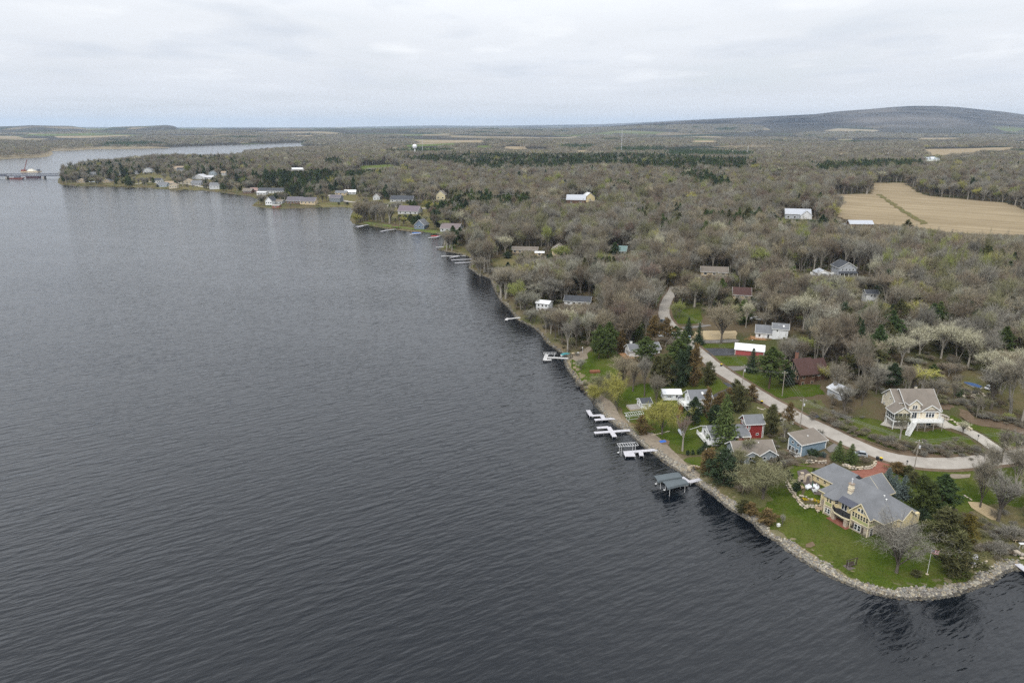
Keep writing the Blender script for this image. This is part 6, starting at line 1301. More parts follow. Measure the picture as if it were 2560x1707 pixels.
FAR_DEC = []; FAR_EVER = []
def far_clump(seed, ever):
    """a 38 m patch of tree tops for the far woods"""
    r = np.random.default_rng(seed); T = Tris()
    for _ in range(9):
        c = np.array([r.uniform(-19, 19), r.uniform(-19, 19), 0]); H = r.uniform(12, 20) + 2 * ever; R = r.uniform(5.0, 8.2) * (0.75 if ever else 1); n = 210
        d = rdir(n, r); d[:, 2] = np.abs(d[:, 2]); tone = r.normal(1, 0.22) * r.normal(1, 0.2, n).clip(0.5, 1.5)
        if ever:
            u = r.random(n) ** 0.7; p = np.stack([d[:, 0] * R * (1 - u), d[:, 1] * R * (1 - u), 1.5 + u * (H - 1.5)], 1) + c
        else: p = d * np.array([R, R, H * 0.48]) * (r.uniform(0.5, 1, n) ** 0.4)[:, None] + np.array([0, 0, H * 0.5]) + c
        slivers(T, p, unit(d + rdir(n, r) * 0.8), r.uniform(0.8, 1.8, n), r.uniform(0.45, 0.9, n), r, tone)
    m = T.mesh('crown', MCROWN); return m
for s in range(4): FAR_DEC.append(far_clump(300 + s, 0))
for s in range(2): FAR_EVER.append(far_clump(320 + s, 1))

def forest_object(name, pts, sources, label):
    """one object that instances tree meshes on points with their own size, turn and tint (kind stuff)"""
    X, Y, Z, SX, SZ, RZ, IDX, TI = pts; n = len(X)
    me = bpy.data.meshes.new(name); me.vertices.add(n); me.vertices.foreach_set('co', np.stack([X, Y, Z], 1).astype(np.float32).ravel())
    def at(nm, typ, key, val): a = me.attributes.new(nm, typ, 'POINT'); a.data.foreach_set(key, val)
    at('size', 'FLOAT_VECTOR', 'vector', np.stack([SX, SX, SZ], 1).astype(np.float32).ravel()); at('turn', 'FLOAT_VECTOR', 'vector', np.stack([RZ * 0, RZ * 0, RZ], 1).astype(np.float32).ravel())
    at('pick', 'INT', 'value', IDX.astype(np.int32)); at('tint', 'FLOAT_COLOR', 'color', np.c_[TI, np.ones(n)].astype(np.float32).ravel())
    ng = bpy.data.node_groups.new(name + '_scatter', 'GeometryNodeTree'); ng.interface.new_socket('Geometry', in_out='INPUT', socket_type='NodeSocketGeometry'); ng.interface.new_socket('Geometry', in_out='OUTPUT', socket_type='NodeSocketGeometry')
    N = ng.nodes.new; L = ng.links.new; gi = N('NodeGroupInput'); go = N('NodeGroupOutput'); ip = N('GeometryNodeInstanceOnPoints')
    gti = N('GeometryNodeGeometryToInstance'); order = []
    for src in sources:
        oi = N('GeometryNodeObjectInfo'); oi.inputs['Object'].default_value = src; oi.transform_space = 'ORIGINAL'; order.append(oi)
    for oi in reversed(order): L(oi.outputs['Geometry'], gti.inputs[0])
    L(gi.outputs[0], ip.inputs['Points']); L(gti.outputs[0], ip.inputs['Instance']); ip.inputs['Pick Instance'].default_value = True
    def na(nm, typ):
        a = N('GeometryNodeInputNamedAttribute'); a.data_type = typ; a.inputs['Name'].default_value = nm; return a.outputs['Attribute']
    L(na('pick', 'INT'), ip.inputs['Instance Index']); L(na('size', 'FLOAT_VECTOR'), ip.inputs['Scale'])
    e2r = N('FunctionNodeEulerToRotation'); L(na('turn', 'FLOAT_VECTOR'), e2r.inputs[0]); L(e2r.outputs[0], ip.inputs['Rotation']); L(ip.outputs[0], go.inputs[0])
    o = obj(name, me); md = o.modifiers.new('scatter', 'NODES'); md.node_group = ng; return tag(o, label, kind='stuff')
def src_object(nm, meshes):
    """an unlinked source object joining trunk and crown"""
    bm = bmesh.new(); mats = []
    for k, me in enumerate(meshes):
        n0 = len(bm.faces); bm.from_mesh(me); bm.faces.ensure_lookup_table()
        for f in list(bm.faces)[n0:]: f.material_index = k
        mats.append(me.materials[0])
    me = bpy.data.meshes.new(nm); bm.to_mesh(me); bm.free()
    for m in mats: me.materials.append(m)
    return bpy.data.objects.new(nm, me)

def build_woods():
    r = np.random.default_rng(5)
    # near and middle woods: every tree on its own point
    A = [wood_points(150, 700, 6.8, 1), wood_points(700, 2100, 8.1, 2)]
    X, Y, d = (np.concatenate([a[i] for a in A]) for i in range(3))
    keep = clear(X, Y); X, Y, d = X[keep], Y[keep], d[keep]; keep = near_placed(X, Y); X, Y, d = X[keep], Y[keep], d[keep]
    town = np.zeros(len(X), bool)
    for P in TOWN: town |= inside(P, X, Y)
    keep = r.random(len(X)) < np.where(town, 0.44, 0.95); X, Y, d = X[keep], Y[keep], d[keep]
    isev, ti, tint, H, R = choose(X, Y, d, r); ok = H > 3.2; X, Y, d, isev, ti, tint, H, R = (a[ok] for a in (X, Y, d, isev, ti, tint, H, R)); Z = HG(X, Y); rr = np.sqrt(X**2 + Y**2 + CZ**2)
    px, py = np.array([proj(a, b, c) for a, b, c in zip(X, Y, Z)]).T
    seen = (px > -30) & (px < 2590) & (py < 1740)
    dec = [i for i, p in enumerate(PT_PROTO) if p[0] in ('bare', 'pale', 'slender')]; evi = [i for i, p in enumerate(PT_PROTO) if p[0] in ('pine', 'cedar')]
    pick = np.where(isev, np.array(evi)[r.choice(len(evi), len(X), p=[.3, .3, .25, .05, .05, .05])], np.array(dec)[r.integers(0, len(dec), len(X))])
    pick = np.where((ti == 9) & ~isev, [i for i in dec if PT_PROTO[i][0] == 'pale'][0], pick)
    # the largest in view become things of their own
    size = R / rr * seen; order = np.argsort(-size); own = np.zeros(len(X), bool)
    cap_d = 292 - NPLACED.get('bare_tree', 0); cap_e = 60; nd = ne = 0; lst = []
    for i in order:
        if not seen[i]: break
        if isev[i]:
            if ne < cap_e and rr[i] < 700: own[i] = True; ne += 1; lst.append(i)
        elif nd < cap_d: own[i] = True; nd += 1; lst.append(i)
        if nd >= cap_d and rr[i] > 700: break
    LN = np.array([(a, b) for _, a, b in LANDMARKS]); words = {'greybrown': 'grey brown', 'brown': 'brown', 'grey': 'plain grey', 'olive': 'olive tinted', 'tan': 'tan', 'silver': 'silvery', 'yellow': 'yellow budding', 'lime': 'lime tinted', 'red': 'reddish', 'pale': 'pale'}
    ords = ['', 'second ', 'third ', 'fourth ', 'fifth ', 'sixth ', 'seventh ', 'eighth ', 'ninth ', 'tenth ', 'eleventh ', 'twelfth ', 'thirteenth ', 'fourteenth ', 'fifteenth ', 'sixteenth ', 'seventeenth ', 'eighteenth ', 'nineteenth ', 'twentieth ']
    cell = {}
    for i in lst:
        dd = np.hypot(LN[:, 0] - X[i], LN[:, 1] - Y[i]); k = int(dd.argmin()); side = 'behind' if np.hypot(X[i], Y[i]) > np.hypot(*LN[k]) else 'in front of'
        if abs(atan2(X[i], Y[i]) - atan2(*LN[k])) * np.hypot(X[i], Y[i]) > 12: side = ('uphill of' if X[i] > LN[k][0] else 'lakeward of')
        sz = 'tall' if H[i] > 18.5 else 'small' if H[i] < 13.5 else 'middling'
        nm = ('dark evergreen' if PT_PROTO[pick[i]][0] == 'cedar' else 'pine') if isev[i] else words[TN[ti[i]]] + ' bare tree'
        cell.setdefault((sz, nm, side, k), []).append((dd[k], i))
    for (sz, nm, side, k), L in cell.items():
        for q, (dist, i) in enumerate(sorted(L)):
            kd, h0, r0, ms = PT_PROTO[pick[i]]; o = ords[q] if q < 20 else 'a farther '
            lb = f"{sz} {nm}, {o}nearest {side} {LANDMARKS[k][0]}"
            place_tree(kd, X[i], Y[i], H[i], R[i], tint[i], lb, var=[j for j, p in enumerate(PT_PROTO) if p[0] == kd].index(pick[i]) if kd != 'slender' else 0, z=Z[i])
    m = ~own; srcs = [src_object('tree_source', p[3]) for p in PT_PROTO]; h0 = np.array([p[1] for p in PT_PROTO]); r0 = np.array([p[2] for p in PT_PROTO])
    print('woods', len(X), 'own', own.sum())
    forest_object('woods', (X[m], Y[m], Z[m], R[m] / r0[pick[m]], H[m] / h0[pick[m]], r.uniform(0, 6.28, m.sum()), pick[m], tint[m]), srcs, 'bare grey brown woods with pine belts beyond the houses')
    # far woods: patches of tree tops
    X, Y, d = wood_points(2080, 4600, 33, 7); X2, Y2, d2 = wood_points(4600, 8200, 46, 8); X = np.r_[X, X2]; Y = np.r_[Y, Y2]; d = np.r_[d, d2]
    keep = clear(X, Y) & (d > 24); rf = np.hypot(X, Y); gap = np.where(rf > 4600, vnoise(X, Y, 800, 6), vnoise(X, Y, 420, 6)); keep &= (rf < 2700) | (d < 450) | (gap < np.where(rf > 4600, -0.05, 0.20)); X, Y, d = X[keep], Y[keep], d[keep]
    isev, ti, tint, H, R = choose(X, Y, d, r); isev = np.zeros(len(X), bool)
    for P in EVER: isev |= inside(P, X, Y)
    isev |= vnoise(X, Y, 260, 9) > 0.62; tint = np.where(isev[:, None], np.array(TINT['pine']) * r.normal(1.05, .2, (len(X), 1)), tint * 0.5 + np.array(TINT['greybrown']) * 0.5)
    Z = HG(X, Y); pick = np.where(isev, 4 + r.integers(0, 2, len(X)), r.integers(0, 4, len(X))); s = np.where(np.hypot(X, Y) > 4600, 1.35, 1.0); print('far', len(X))
    forest_object('far_woods', (X, Y, Z - 0.8, s, np.where(s > 1, 1.1, 1.0), r.integers(0, 4, len(X)) * pi / 2, pick, tint), [src_object('clump_source', [q]) for q in FAR_DEC + FAR_EVER], 'far wooded country fading towards the hills')
    # undergrowth on the wood floor and the banks
    X, Y, d = wood_points(150, 520, 4.6, 12); keep = clear(X, Y); X, Y, d = X[keep], Y[keep], d[keep]
    keep = (r.random(len(X)) < 0.62); X, Y, d = X[keep], Y[keep], d[keep]; Z = HG(X, Y); n = len(X)
    tints = np.array([TINT[k] for k in ('brown', 'greybrown', 'grey', 'olive', 'lime', 'cedar')])[r.choice(6, n, p=[.3, .25, .15, .2, .05, .05])] * r.normal(1, .12, (n, 1))
    XB, YB = [], []
    for c, sig, m_ in UNDER:
        for _ in range(m_):
            XB.append(c.x + r.normal() * sig); YB.append(c.y + r.normal() * sig * 0.6)
    for a, b, w_, m_ in HEDGES:
        for _ in range(m_):
            t = r.random(); q = a.lerp(b, t); XB.append(q.x + r.normal() * w_); YB.append(q.y + r.normal() * w_)
    XB = np.array(XB); YB = np.array(YB); tb = np.array([TINT[k] for k in ('brown', 'greybrown', 'olive', 'grey')])[r.integers(0, 4, len(XB))] * 0.95
    X = np.r_[X, XB]; Y = np.r_[Y, YB]; Z = np.r_[Z, HG(XB, YB)]; tints = np.r_[tints, tb]; n = len(X); s = r.uniform(0.5, 1.15, n); s[n - len(XB):] *= 0.72
    forest_object('undergrowth', (X, Y, Z, s, s * r.uniform(0.6, 1.1, n), r.uniform(0, 6.28, n), r.integers(0, 2, n), tints), [src_object('shrub_source', list(p[2])) for p in PROTO['shrub']], 'leafless undergrowth and brush on the wood floor')
UNDER = [(G(*p), s, n) for p, s, n in [((2440,1310),4,26),((2520,1340),4,40),((2500,1380),3,24),((1990,1100),4,24),((2080,1045),4,14),((1975,1160),3,18),((1960,1145),3,16),((1420,895),2,6),((1990,890),7,50),((2450,1000),6,30),((2140,985),5,20)]]
HEDGES = [(G(*a), G(*b), w, n) for a, b, w, n in [((2060,1050),(2200,1108),1.3,45),((2200,1104),(2300,1128),1.5,50),((2300,1126),(2420,1128),1.7,70),((2420,1128),(2470,1138),1.0,16),((2330,1002),(2450,1040),1.6,50),((2450,1040),(2560,1062),1.6,60),((1830,1290),(1900,1325),1.0,0),((1440,955),(1470,985),1.0,14),((1900,1130),(1960,1170),1.5,20)]]
build_woods()
# ------------------------------------------------------------------ shore rocks
def mat_rock():
    t = NT('shore_rock', 0.92, 0.15); c = t.attr('tint', 'INSTANCER', 'Color'); n = t.noise(t.objc(), 3.0, 4, 0.6)
    t.base(t.mix(1.0, c, t.ramp(n, [(0.3, 0.65), (0.7, 1.2)]), 'MULTIPLY')); return t.m
def rock_mesh(seed):
    r = np.random.default_rng(seed); bm = bmesh.new(); bmesh.ops.create_icosphere(bm, subdivisions=1, radius=0.5)
    s = Vector(r.uniform(0.75, 1.25, 3)); s.z *= 0.72
    for v in bm.verts: v.co = Vector((v.co.x*s.x, v.co.y*s.y, v.co.z*s.z)) * (1 + r.uniform(-.2, .2))
    me = bpy.data.meshes.new('rock'); bm.to_mesh(me); bm.free(); return me
ROCKM = mat_rock(); ROCKS = []
for k in range(6): m_ = rock_mesh(k); m_.materials.append(ROCKM); ROCKS.append(m_)
RTINT = np.array([(.46,.41,.31),(.36,.34,.30),(.28,.27,.25),(.40,.33,.23),(.55,.51,.42),(.22,.20,.18),(.31,.285,.25)])
def riprap(name, pts, n, w0, w1, smin, smax, seed, label, dark=1.0):
    """loose stones on the bank between w0 (in the lake) and w1 (up the bank) along a stretch of shoreline"""
    r = np.random.default_rng(seed); P = np.array([plane_pt(*p) for p in pts]); L = np.hypot(*(P[1:] - P[:-1]).T); c = np.r_[0, np.cumsum(L)]; s = r.uniform(0, c[-1], n)
    i = np.clip(np.searchsorted(c, s) - 1, 0, len(L) - 1); t = (s - c[i]) / L[i]; q = P[i] + (P[i+1] - P[i]) * t[:, None]; d = (P[i+1] - P[i]) / L[i][:, None]; nn = np.stack([d[:, 1], -d[:, 0]], 1)
    q = q + nn * (r.uniform(w0, w1, n) * (0.82 + 0.22 * np.sin(s / 4.1) + 0.16 * np.sin(s / 1.7 + 1)))[:, None] * np.where(shore_dist((q + nn)[:, 0], (q + nn)[:, 1]) > 0, 1, -1)[:, None] + r.normal(size=(n, 2)) * 0.25
    X, Y = q[:, 0], q[:, 1]; dd = shore_dist(X, Y); ok = (dd > w0) & (dd < w1 + .4); X, Y, dd = X[ok], Y[ok], dd[ok]; n = len(X); z = np.maximum(HGT_D(X, Y, dd), -0.25)
    sz = r.uniform(smin, smax, n) * np.where(r.random(n) < .06, 1.6, 1); ti = RTINT[r.integers(0, len(RTINT), n)] * r.normal(1, .16, (n, 1)) * np.where(dd < .25, .42, 1)[:, None] * dark
    srcs = [bpy.data.objects.new('rock_source', m) for m in ROCKS]
    forest_object(name, (X, Y, z + sz * .12, sz, sz * r.uniform(.8, 1.2, n), r.uniform(0, 6.28, n), r.integers(0, 6, n), ti.clip(.02, .75)), srcs, label)
# ------------------------------------------------------------------ docks and lifts
DECKW = M('dock_white', (0.52, 0.51, 0.54), .7, .38, 1.6, stretch=(1, 1, 1)); DECKG = M('dock_grey', (0.50, 0.49, 0.48), .7, .15); CANV = M('canopy_canvas', (0.100, 0.118, 0.128), .8, .2); FRAME = M('lift_frame', (0.66, 0.66, 0.66), .4, .08, 1, .5)
WD = lambda px, py, z=0.75: Vector((*plane_pt(px, py, z), z))
def dock(label, segs, mat=DECKW, z=0.75, group='docks along the shore', pw=None):
    a0 = WD(*segs[0][0], z); root = empty('dock', (a0.x, a0.y, 0), 0, label, 'dock', group); O = Vector((a0.x, a0.y, 0))
    for k, (a, b, w) in enumerate(segs):
        A = WD(*a, z - k*.006) - O; B = WD(*b, z - k*.006) - O; d = (B - A).normalized(); nn = Vector((-d.y, d.x, 0)) * w / 2; L = (B - A).length
        n = max(1, int(round(L / 3.0)))
        for i in range(n):
            p, q = A + (B-A)*(i/n) + d*.035, A + (B-A)*((i+1)/n) - d*.035; lo = Vector((0,0,-.16)); MB().hexa([p-nn+lo, q-nn+lo, q+nn+lo, p+nn+lo], [p-nn, q-nn, q+nn, p+nn]).build('deck_section', mat, root)
        for i in range(n + 1):
            for sg in (-1, 1):
                p = A + (B-A)*(min(max(i/n, .03), .97)) + nn*sg*.93; MB().bar((p.x,p.y,-1.6),(p.x,p.y,z-.16-k*.006),.05,n=6).build('dock_post', STEEL, root)
    return root
dock('white dock with a zigzag outer arm, farthest from the yellow house', [((1470,1024.5),(1479,1039.5),1.5),((1478,1038.5),(1505,1036.8),1.5),((1503.5,1036),(1510,1047),1.5),((1486.5,1048.7),(1538,1045.3),1.5)])
dock('white dock with a crossing arm and a short upper spur', [((1485.5,1081),(1575,1074.8),1.5),((1492.5,1068.6),(1522,1066.6),1.5),((1521,1066),(1537,1091),1.6)])
dock('white dock with a broad end platform and timber ramp', [((1559,1130),(1646,1123),1.5),((1572,1131),(1576,1140),3.3),((1601.5,1128),(1604,1138.5),1.4)])
dock('short white dock beside the covered boat lifts', [((1722,1204),(1758,1195.3),1.5),((1704,1191.5),(1724,1205),1.4)])
dock('grey dock with a low skeletal lift by the stone landing', [((1364,892.5),(1427,895.5),1.6),((1367,885),(1361.5,900),1.6),((1361,899.5),(1378,898.5),1.5)], DECKG)
dock('small grey dock poking out under bare shore trees', [((1264,797.5),(1305,793),1.5),((1265,800),(1270,795),1.6)], DECKG)
dock('narrow white dock at the edge of the point', [((2544,1408.5),(2600,1450),1.6)])
dock('two pronged white dock beside the yellow willow', [((889,566.3),(921,561.8),1.8),((893,568),(908,564.6),1.6)])
dock('thin bent white dock past the two pronged dock', [((952,578.8),(965,576),2.2),((963,576.5),(989,572.8),1.6)])
dock('white dock holding the blue covered boat', [((1024,586.2),(1052,583),1.9)])
dock('white dock holding the red covered boat', [((1071,594.6),(1090,593),2.0),((1088,593.4),(1112,586.6),1.6)])
dock('grey dock at the tip of the small grassy point', [((1090,618),(1113,617.2),1.8)], DECKG)
dock('uppermost of the four parallel docks by the grassy point', [((1103,640.2),(1164,639),1.6)], DECKG)
dock('slanting dock, second of the four by the grassy point', [((1125,643.8),(1155,638.6),1.6)])
dock('third of the four parallel docks by the grassy point', [((1128,650),(1179,647.6),1.6)])
dock('lowest of the four parallel docks by the grassy point', [((1137,657.6),(1182,655),1.6)])
dock('tiny dock below the big bright peninsula house', [((497,479),(518,478.6),2.4)])
def lift(label, quad, ztop, base_z, canopy=False, boat=None, group='boat lifts by the docks', name='boat_lift'):
    """four canopy corners given as photo points at height ztop, in order round the edge"""
    Q = [WD(px, py, ztop) for px, py in quad]; c = sum(Q, Vector()) / 4; root = empty(name, (c.x, c.y, 0), 0, label, 'boat lift', group); Q = [q - Vector((c.x, c.y, 0)) for q in Q]
    def ip(u, v, dz=0): return Q[0].lerp(Q[1], u).lerp(Q[3].lerp(Q[2], u), v) + Vector((0, 0, dz))
    if canopy:
        m = MB(); n = 8; ring = []
        for i in range(n + 1):
            row = []
            for j, (v, dz) in enumerate(((0,-.55),(0.04,0),(0.5,.28),(0.96,0),(1,-.55))): row.append(ip(i/n, v, dz + (-.12 if i in (0, n) else 0.0)))
            ring.append(row)
        vs = [p for row in ring for p in row]; fs = [(i*5+j, i*5+j+1, (i+1)*5+j+1, (i+1)*5+j) for i in range(n) for j in range(4)]; b = len(vs); vs2 = [p - Vector((0,0,.05)) for p in vs]
        m.add(vs + vs2, fs + [tuple(b + k for k in f[::-1]) for f in fs] + [(0,1,2,3,4,b+4,b+3,b+2,b+1,b)[::-1], tuple(n*5+k for k in range(5)) + tuple(b+n*5+k for k in (4,3,2,1,0))]); m.build('canopy', CANV, root)
    else:
        for v in (0, 1): MB().tube([ip(u, v) for u in (0,.25,.5,.75,1)], .06).build('frame_rail', FRAME, root)
        for i in range(9): MB().tube([ip(i/8, v, .22*sin(pi*v)) for v in (0,.25,.5,.75,1)], .05).build('bow', FRAME, root)
    for u in (.14, .86):
        for v in (.1, .9):
            p = ip(u, v); MB().bar((p.x,p.y,base_z),(p.x,p.y,p.z-.02),.06).build('lift_post', FRAME, root)
    for v in (.1, .9): a, b = ip(.14, v), ip(.86, v); MB().bar((a.x,a.y,base_z+1.0),(b.x,b.y,base_z+1.0),.05).build('side_beam', FRAME, root)
    for u in (.14, .86): a, b = ip(u, .1), ip(u, .9); MB().bar((a.x,a.y,base_z+.25),(b.x,b.y,base_z+.25),.06).build('cross_beam', FRAME, root)
    p = ip(.14, .1); MB().lathe([(.05,base_z+1.5),(.32,base_z+1.55),(.32,base_z+1.63),(.05,base_z+1.68)], 10, p.x-.3, p.y-.1).build('winch_wheel', FRAME, root); return root, Q
lift('boat lift with grey canvas canopy, outer of the pair', [(1634,1188),(1695,1178.5),(1706,1191.5),(1644.5,1202)], 3.0, -1.2, True)
lift('boat lift with grey canvas canopy, inner of the pair', [(1656,1202.5),(1708.5,1195),(1722,1206.5),(1669,1219)], 3.0, -1.2, True)
lift('empty white lift frame standing in the water beside a dock', [(1542,1108.5),(1588,1105),(1596.5,1113),(1547.5,1116.5)], 3.4, -1.2)
lift('empty white lift frame parked on the cottage lawn', [(1561,1032),(1603,1027),(1609.5,1034),(1568,1039.5)], 4.1, 1.5)
lift('low white lift frame at the grey dock end', [(1358,881),(1391,881),(1389,885.5),(1359.5,885.5)], 2.4, -1.0)
def boat(label, px, py, z, L, Bm, rz, cover, hull=WHITE, cat='boat', name='covered_boat', ground=False):
    p = Vector((*plane_pt(px, py, z), z)) if not ground else G(px, py)
    o = empty(name, p, radians(rz), label, cat); n = 7; vs = []
    for i in range(n + 1):
        t = i / n; w = Bm/2 * min(1, (1 - t)**.5 * 1.35 + .02); x = -L/2 + L*t; k = .35*t*t
        vs += [(x, -w, .75+k*.4), (x, -w*.8, .15+k), (x, 0, k), (x, w*.8, .15+k), (x, w, .75+k*.4)]
    f = [(i*5+j, (i+1)*5+j, (i+1)*5+j+1, i*5+j+1) for i in range(n) for j in range(4)] + [(0,1,2,3,4)]; MB().add(vs, f).build('hull', hull, o)
    cv = []
    for i in range(n + 1):
        t = i / n; w = Bm/2 * min(1, (1 - t)**.5 * 1.35 + .02) + .05; x = -L/2 - .03 + (L+.06)*t; k = .35*t*t; hgt = .55*sin(pi*min(1, t*.9+.12))
        cv += [(x, -w, .70+k*.4), (x, -w*.5, .86+hgt*.7), (x, 0, .9+hgt), (x, w*.5, .86+hgt*.7), (x, w, .70+k*.4)]
    MB().add(cv, [(i*5+j, i*5+j+1, (i+1)*5+j+1, (i+1)*5+j) for i in range(n) for j in range(4)] + [(4,3,2,1,0)]).build('cover', cover, o); return o
TEAL = M('teal_canvas', (.05,.24,.26), .7); BLUEC = M('blue_canvas', (.045,.13,.36), .7); REDC = M('red_canvas', (.30,.035,.04), .7); NAVY = M('navy_canvas', (.04,.085,.20), .7); PALEC = M('pale_canvas', (.55,.60,.66), .7)
boat('white boat under the outer grey canopy', 1672, 1199, .3, 6.2, 2.2, 190, NAVY, name='moored_boat'); boat('white boat with teal side under the inner grey canopy', 1692, 1214, .3, 6.2, 2.2, 190, TEAL, name='moored_boat')
boat('teal covered rowing boat pulled up at the stone landing', 1414, 889, 0, 4.6, 1.7, 25, TEAL, ground=True); boat('blue covered boat floating at a bay dock', 1042, 584.5, .2, 9, 3.0, 12, BLUEC); boat('red covered boat floating at a bay dock', 1088, 592.3, .2, 8, 2.8, 14, REDC); boat('blue covered boat parked in the thin grass clearing', 2430, 966, 0, 6.2, 2.2, 120, NAVY, ground=True)
boat('long pale covered boat on the peninsula lawn', 238, 456, 0, 22, 5, 8, PALEC, ground=True); boat('white covered boat on the cottage lawn', 1701, 1083, 0, 3.4, 1.5, 100, PALEC, ground=True); boat('dark upturned boat near the lime green tree', 1893, 772, 0, 5, 1.8, -10, DARK, ground=True)
# ------------------------------------------------------------------ poles and wires
POLEM = M('pole_wood', (0.30, 0.265, 0.225), .9, .2); TOPS = []
def pole(label, px, py, H=10.2, arms=1, braces=False, box=False, z=None, r=.15, mat=None):
    p = G(px, py); o = empty('utility_pole', p, 0, label, 'utility pole', 'utility poles along the lakeside road'); mt = mat or POLEM
    MB().bar((0,0,-1),(0,0,H),r,r*.72,8).build('pole_shaft', mt, o)
    if arms: MB().box(-1.1,-.2,H-.55,1.1,-.09,H-.42).build('crossarm', mt, o)
    for x in (-.95, 0, .95): MB().lathe([(.05,H-.418 if x else H),(.08,H-.33 if x else H+.1),(.05,H-.25 if x else H+.2)],6,x,-.145 if x else 0).build('insulator', WHITE, o)
    if box: MB().lathe([(.05,H-2.4),(.26,H-2.35),(.26,H-1.55),(.05,H-1.5)],10,.4,-.1).build('transformer', STEEL, o)
    if braces:
        for s in (-1, 1): MB().bar((0,0,H-1.0),(s*1.3,-.3,H-3.6),.05).build('brace', mt, o)
    TOPS.append(p + Vector((0,0,H-.3))); return o
pole('leaning braced utility pole on the point lawn verge', 2284, 1180, 10.0, braces=True, box=True); pole('utility pole beside the concrete parking', 2000, 1068, 10, box=True); pole('utility pole in front of the brown gabled house', 1955, 990, 9.5); pole('utility pole beside the gravel driveway', 1855, 969, 8.8, box=True); pole('utility pole against the dark spruce', 1747, 857, 9.5); pole('lone utility pole below the upper road bend', 1633, 767, 8.5, 0); pole('utility pole farther up the upper road', 1645, 741, 8.5, 0, box=True)
def wires(label, a, b, n=3, sag=.7, r=.022):
    o = empty('power_line', (a+b)/2, 0, label, 'power line', 'power lines between the poles'); c = (a+b)/2; d = (b-a).normalized(); nn = Vector((-d.y,d.x,0))
    for k in range(n):
        off = nn*(k-(n-1)/2)*.9; pts = [a.lerp(b, t) - c + off - Vector((0,0,sag*4*t*(1-t))) for t in np.linspace(0,1,9)]; MB().tube(pts, r, 3).build('wire', M('wire_grey', (.30,.30,.31), .5), o)
WN = ['from the braced pole to the parking pole', 'from the parking pole to the brown house pole', 'from the brown house pole to the gravel driveway pole', 'from the gravel driveway pole to the spruce pole', 'from the spruce pole to the lone pole', 'between the two upper road poles']
for k, w_ in enumerate(WN): wires('grey overhead wires ' + w_, TOPS[k], TOPS[k+1])
wires('grey overhead wires leaving the braced pole over the road bend', TOPS[0], G(2620,1130) + Vector((8,0,10)))
FARP = [('wooden power pole nearest the bay pines',1155,521),('wooden power pole, second from the bay pines',1178,522),('wooden power pole beside the dark pine row',1264,521),('wooden power pole near the yellow barn',1457,538),('tall wooden power pole in the middle woods',1585,549),('wooden power pole beyond the tall middle woods pole',1621,551)]
for lb, px, py in FARP: pole(lb, px, py, 17, r=.3)
for k in range(7, 12): wires('thin far power line over the middle woods, span %s' % ['one','two','three','four','five'][k-7], TOPS[k], TOPS[k+1], 2, 2.0, .06)
# ------------------------------------------------------------------ bins, cars, small things
def wheelie(label, px, py, lid):
    o = empty('wheelie_bin', G(px, py), radians(px % 37), label, 'bin', 'wheeled bins at the roadside')
    MB().hexa([(-.24,-.26,.08),(.24,-.26,.08),(.24,.26,.08),(-.24,.26,.08)],[(-.32,-.36,1.02),(.32,-.36,1.02),(.32,.36,1.02),(-.32,.36,1.02)]).build('bin_body', M('bin_dark', (.03,.032,.036), .5), o); MB().hexa([(-.34,-.40,1.025),(.34,-.40,1.025),(.34,.38,1.025),(-.34,.38,1.025)],[(-.3,-.36,1.13),(.3,-.36,1.13),(.3,.36,1.17),(-.3,.36,1.17)]).build('bin_lid', lid, o)
    for s in (-1,1): MB().bar((s*.28,.3,.14),(s*.36,.3,.14),.13,n=8).build('wheel', DARK, o)
YLID = M('bin_yellow', (.72,.52,.02), .5)
wheelie('all dark bin at the brick driveway', 2193, 1150, M('bin_dark', (.03,.032,.036), .5)); wheelie('yellow lidded bin at the brick driveway', 2202, 1152, YLID); wheelie('yellow lidded bin on the roadside above the red cabin', 1904, 1009, YLID); wheelie('yellow lidded bin at the gravel driveway mouth', 1803, 916, YLID); wheelie('yellow lidded bin at the worn driveway mouth', 1717, 850, YLID)
def car(label, px, py, rz, paint, kind='car', L=4.5):
    o = empty('parked_car', G(px, py) + Vector((0,0,.14)), radians(rz), label, kind, 'cars parked by the houses'); w = .9; a = L/2; G_ = Mglass()
    bm_ = MB(); prof = [(-a,.42),(-a+.05,.85),(-a+.35,.93),(a-1.0,.93),(a-.15,.80),(a,.55),(a-.05,.35),(-a+.1,.32)]
    bm_.hexa([(x,-w,z) for x,z in prof], [(x,w,z) for x,z in prof]); bm_.build('body', paint, o)
    cab = [(-a+.35,.94),(-a+.65,1.48),(a-2.1,1.50),(a-1.25,.94)]; MB().hexa([(x,-w+.1+(z>1)*.08,z) for x,z in cab],[(x,w-.1-(z>1)*.08,z) for x,z in cab]).build('cabin', G_, o); MB().box(-a+.68,-w+.22,1.485,a-2.12,w-.22,1.545).build('roof_panel', paint, o)
    for x in (-a+.85, a-.9):
        for s in (-1,1):
            t = MB().bar((x,s*(w-.2),.33),(x,s*(w+.02),.33),.33,n=12).build('tyre', DARK, o); MB().bar((x,s*(w+.021),.33),(x,s*(w+.035),.33),.2,n=10).build('rim', STEEL, t)
    for s in (-1,1): MB().box(a-.08,s*.62-.16,.6,a+.005,s*.62+.16,.74).build('headlight', WHITE, o); MB().box(-a-.01,s*.68-.12,.66,-a+.05,s*.68+.12,.82).build('tail_light', M('tail_red', (.3,.02,.02), .3), o)
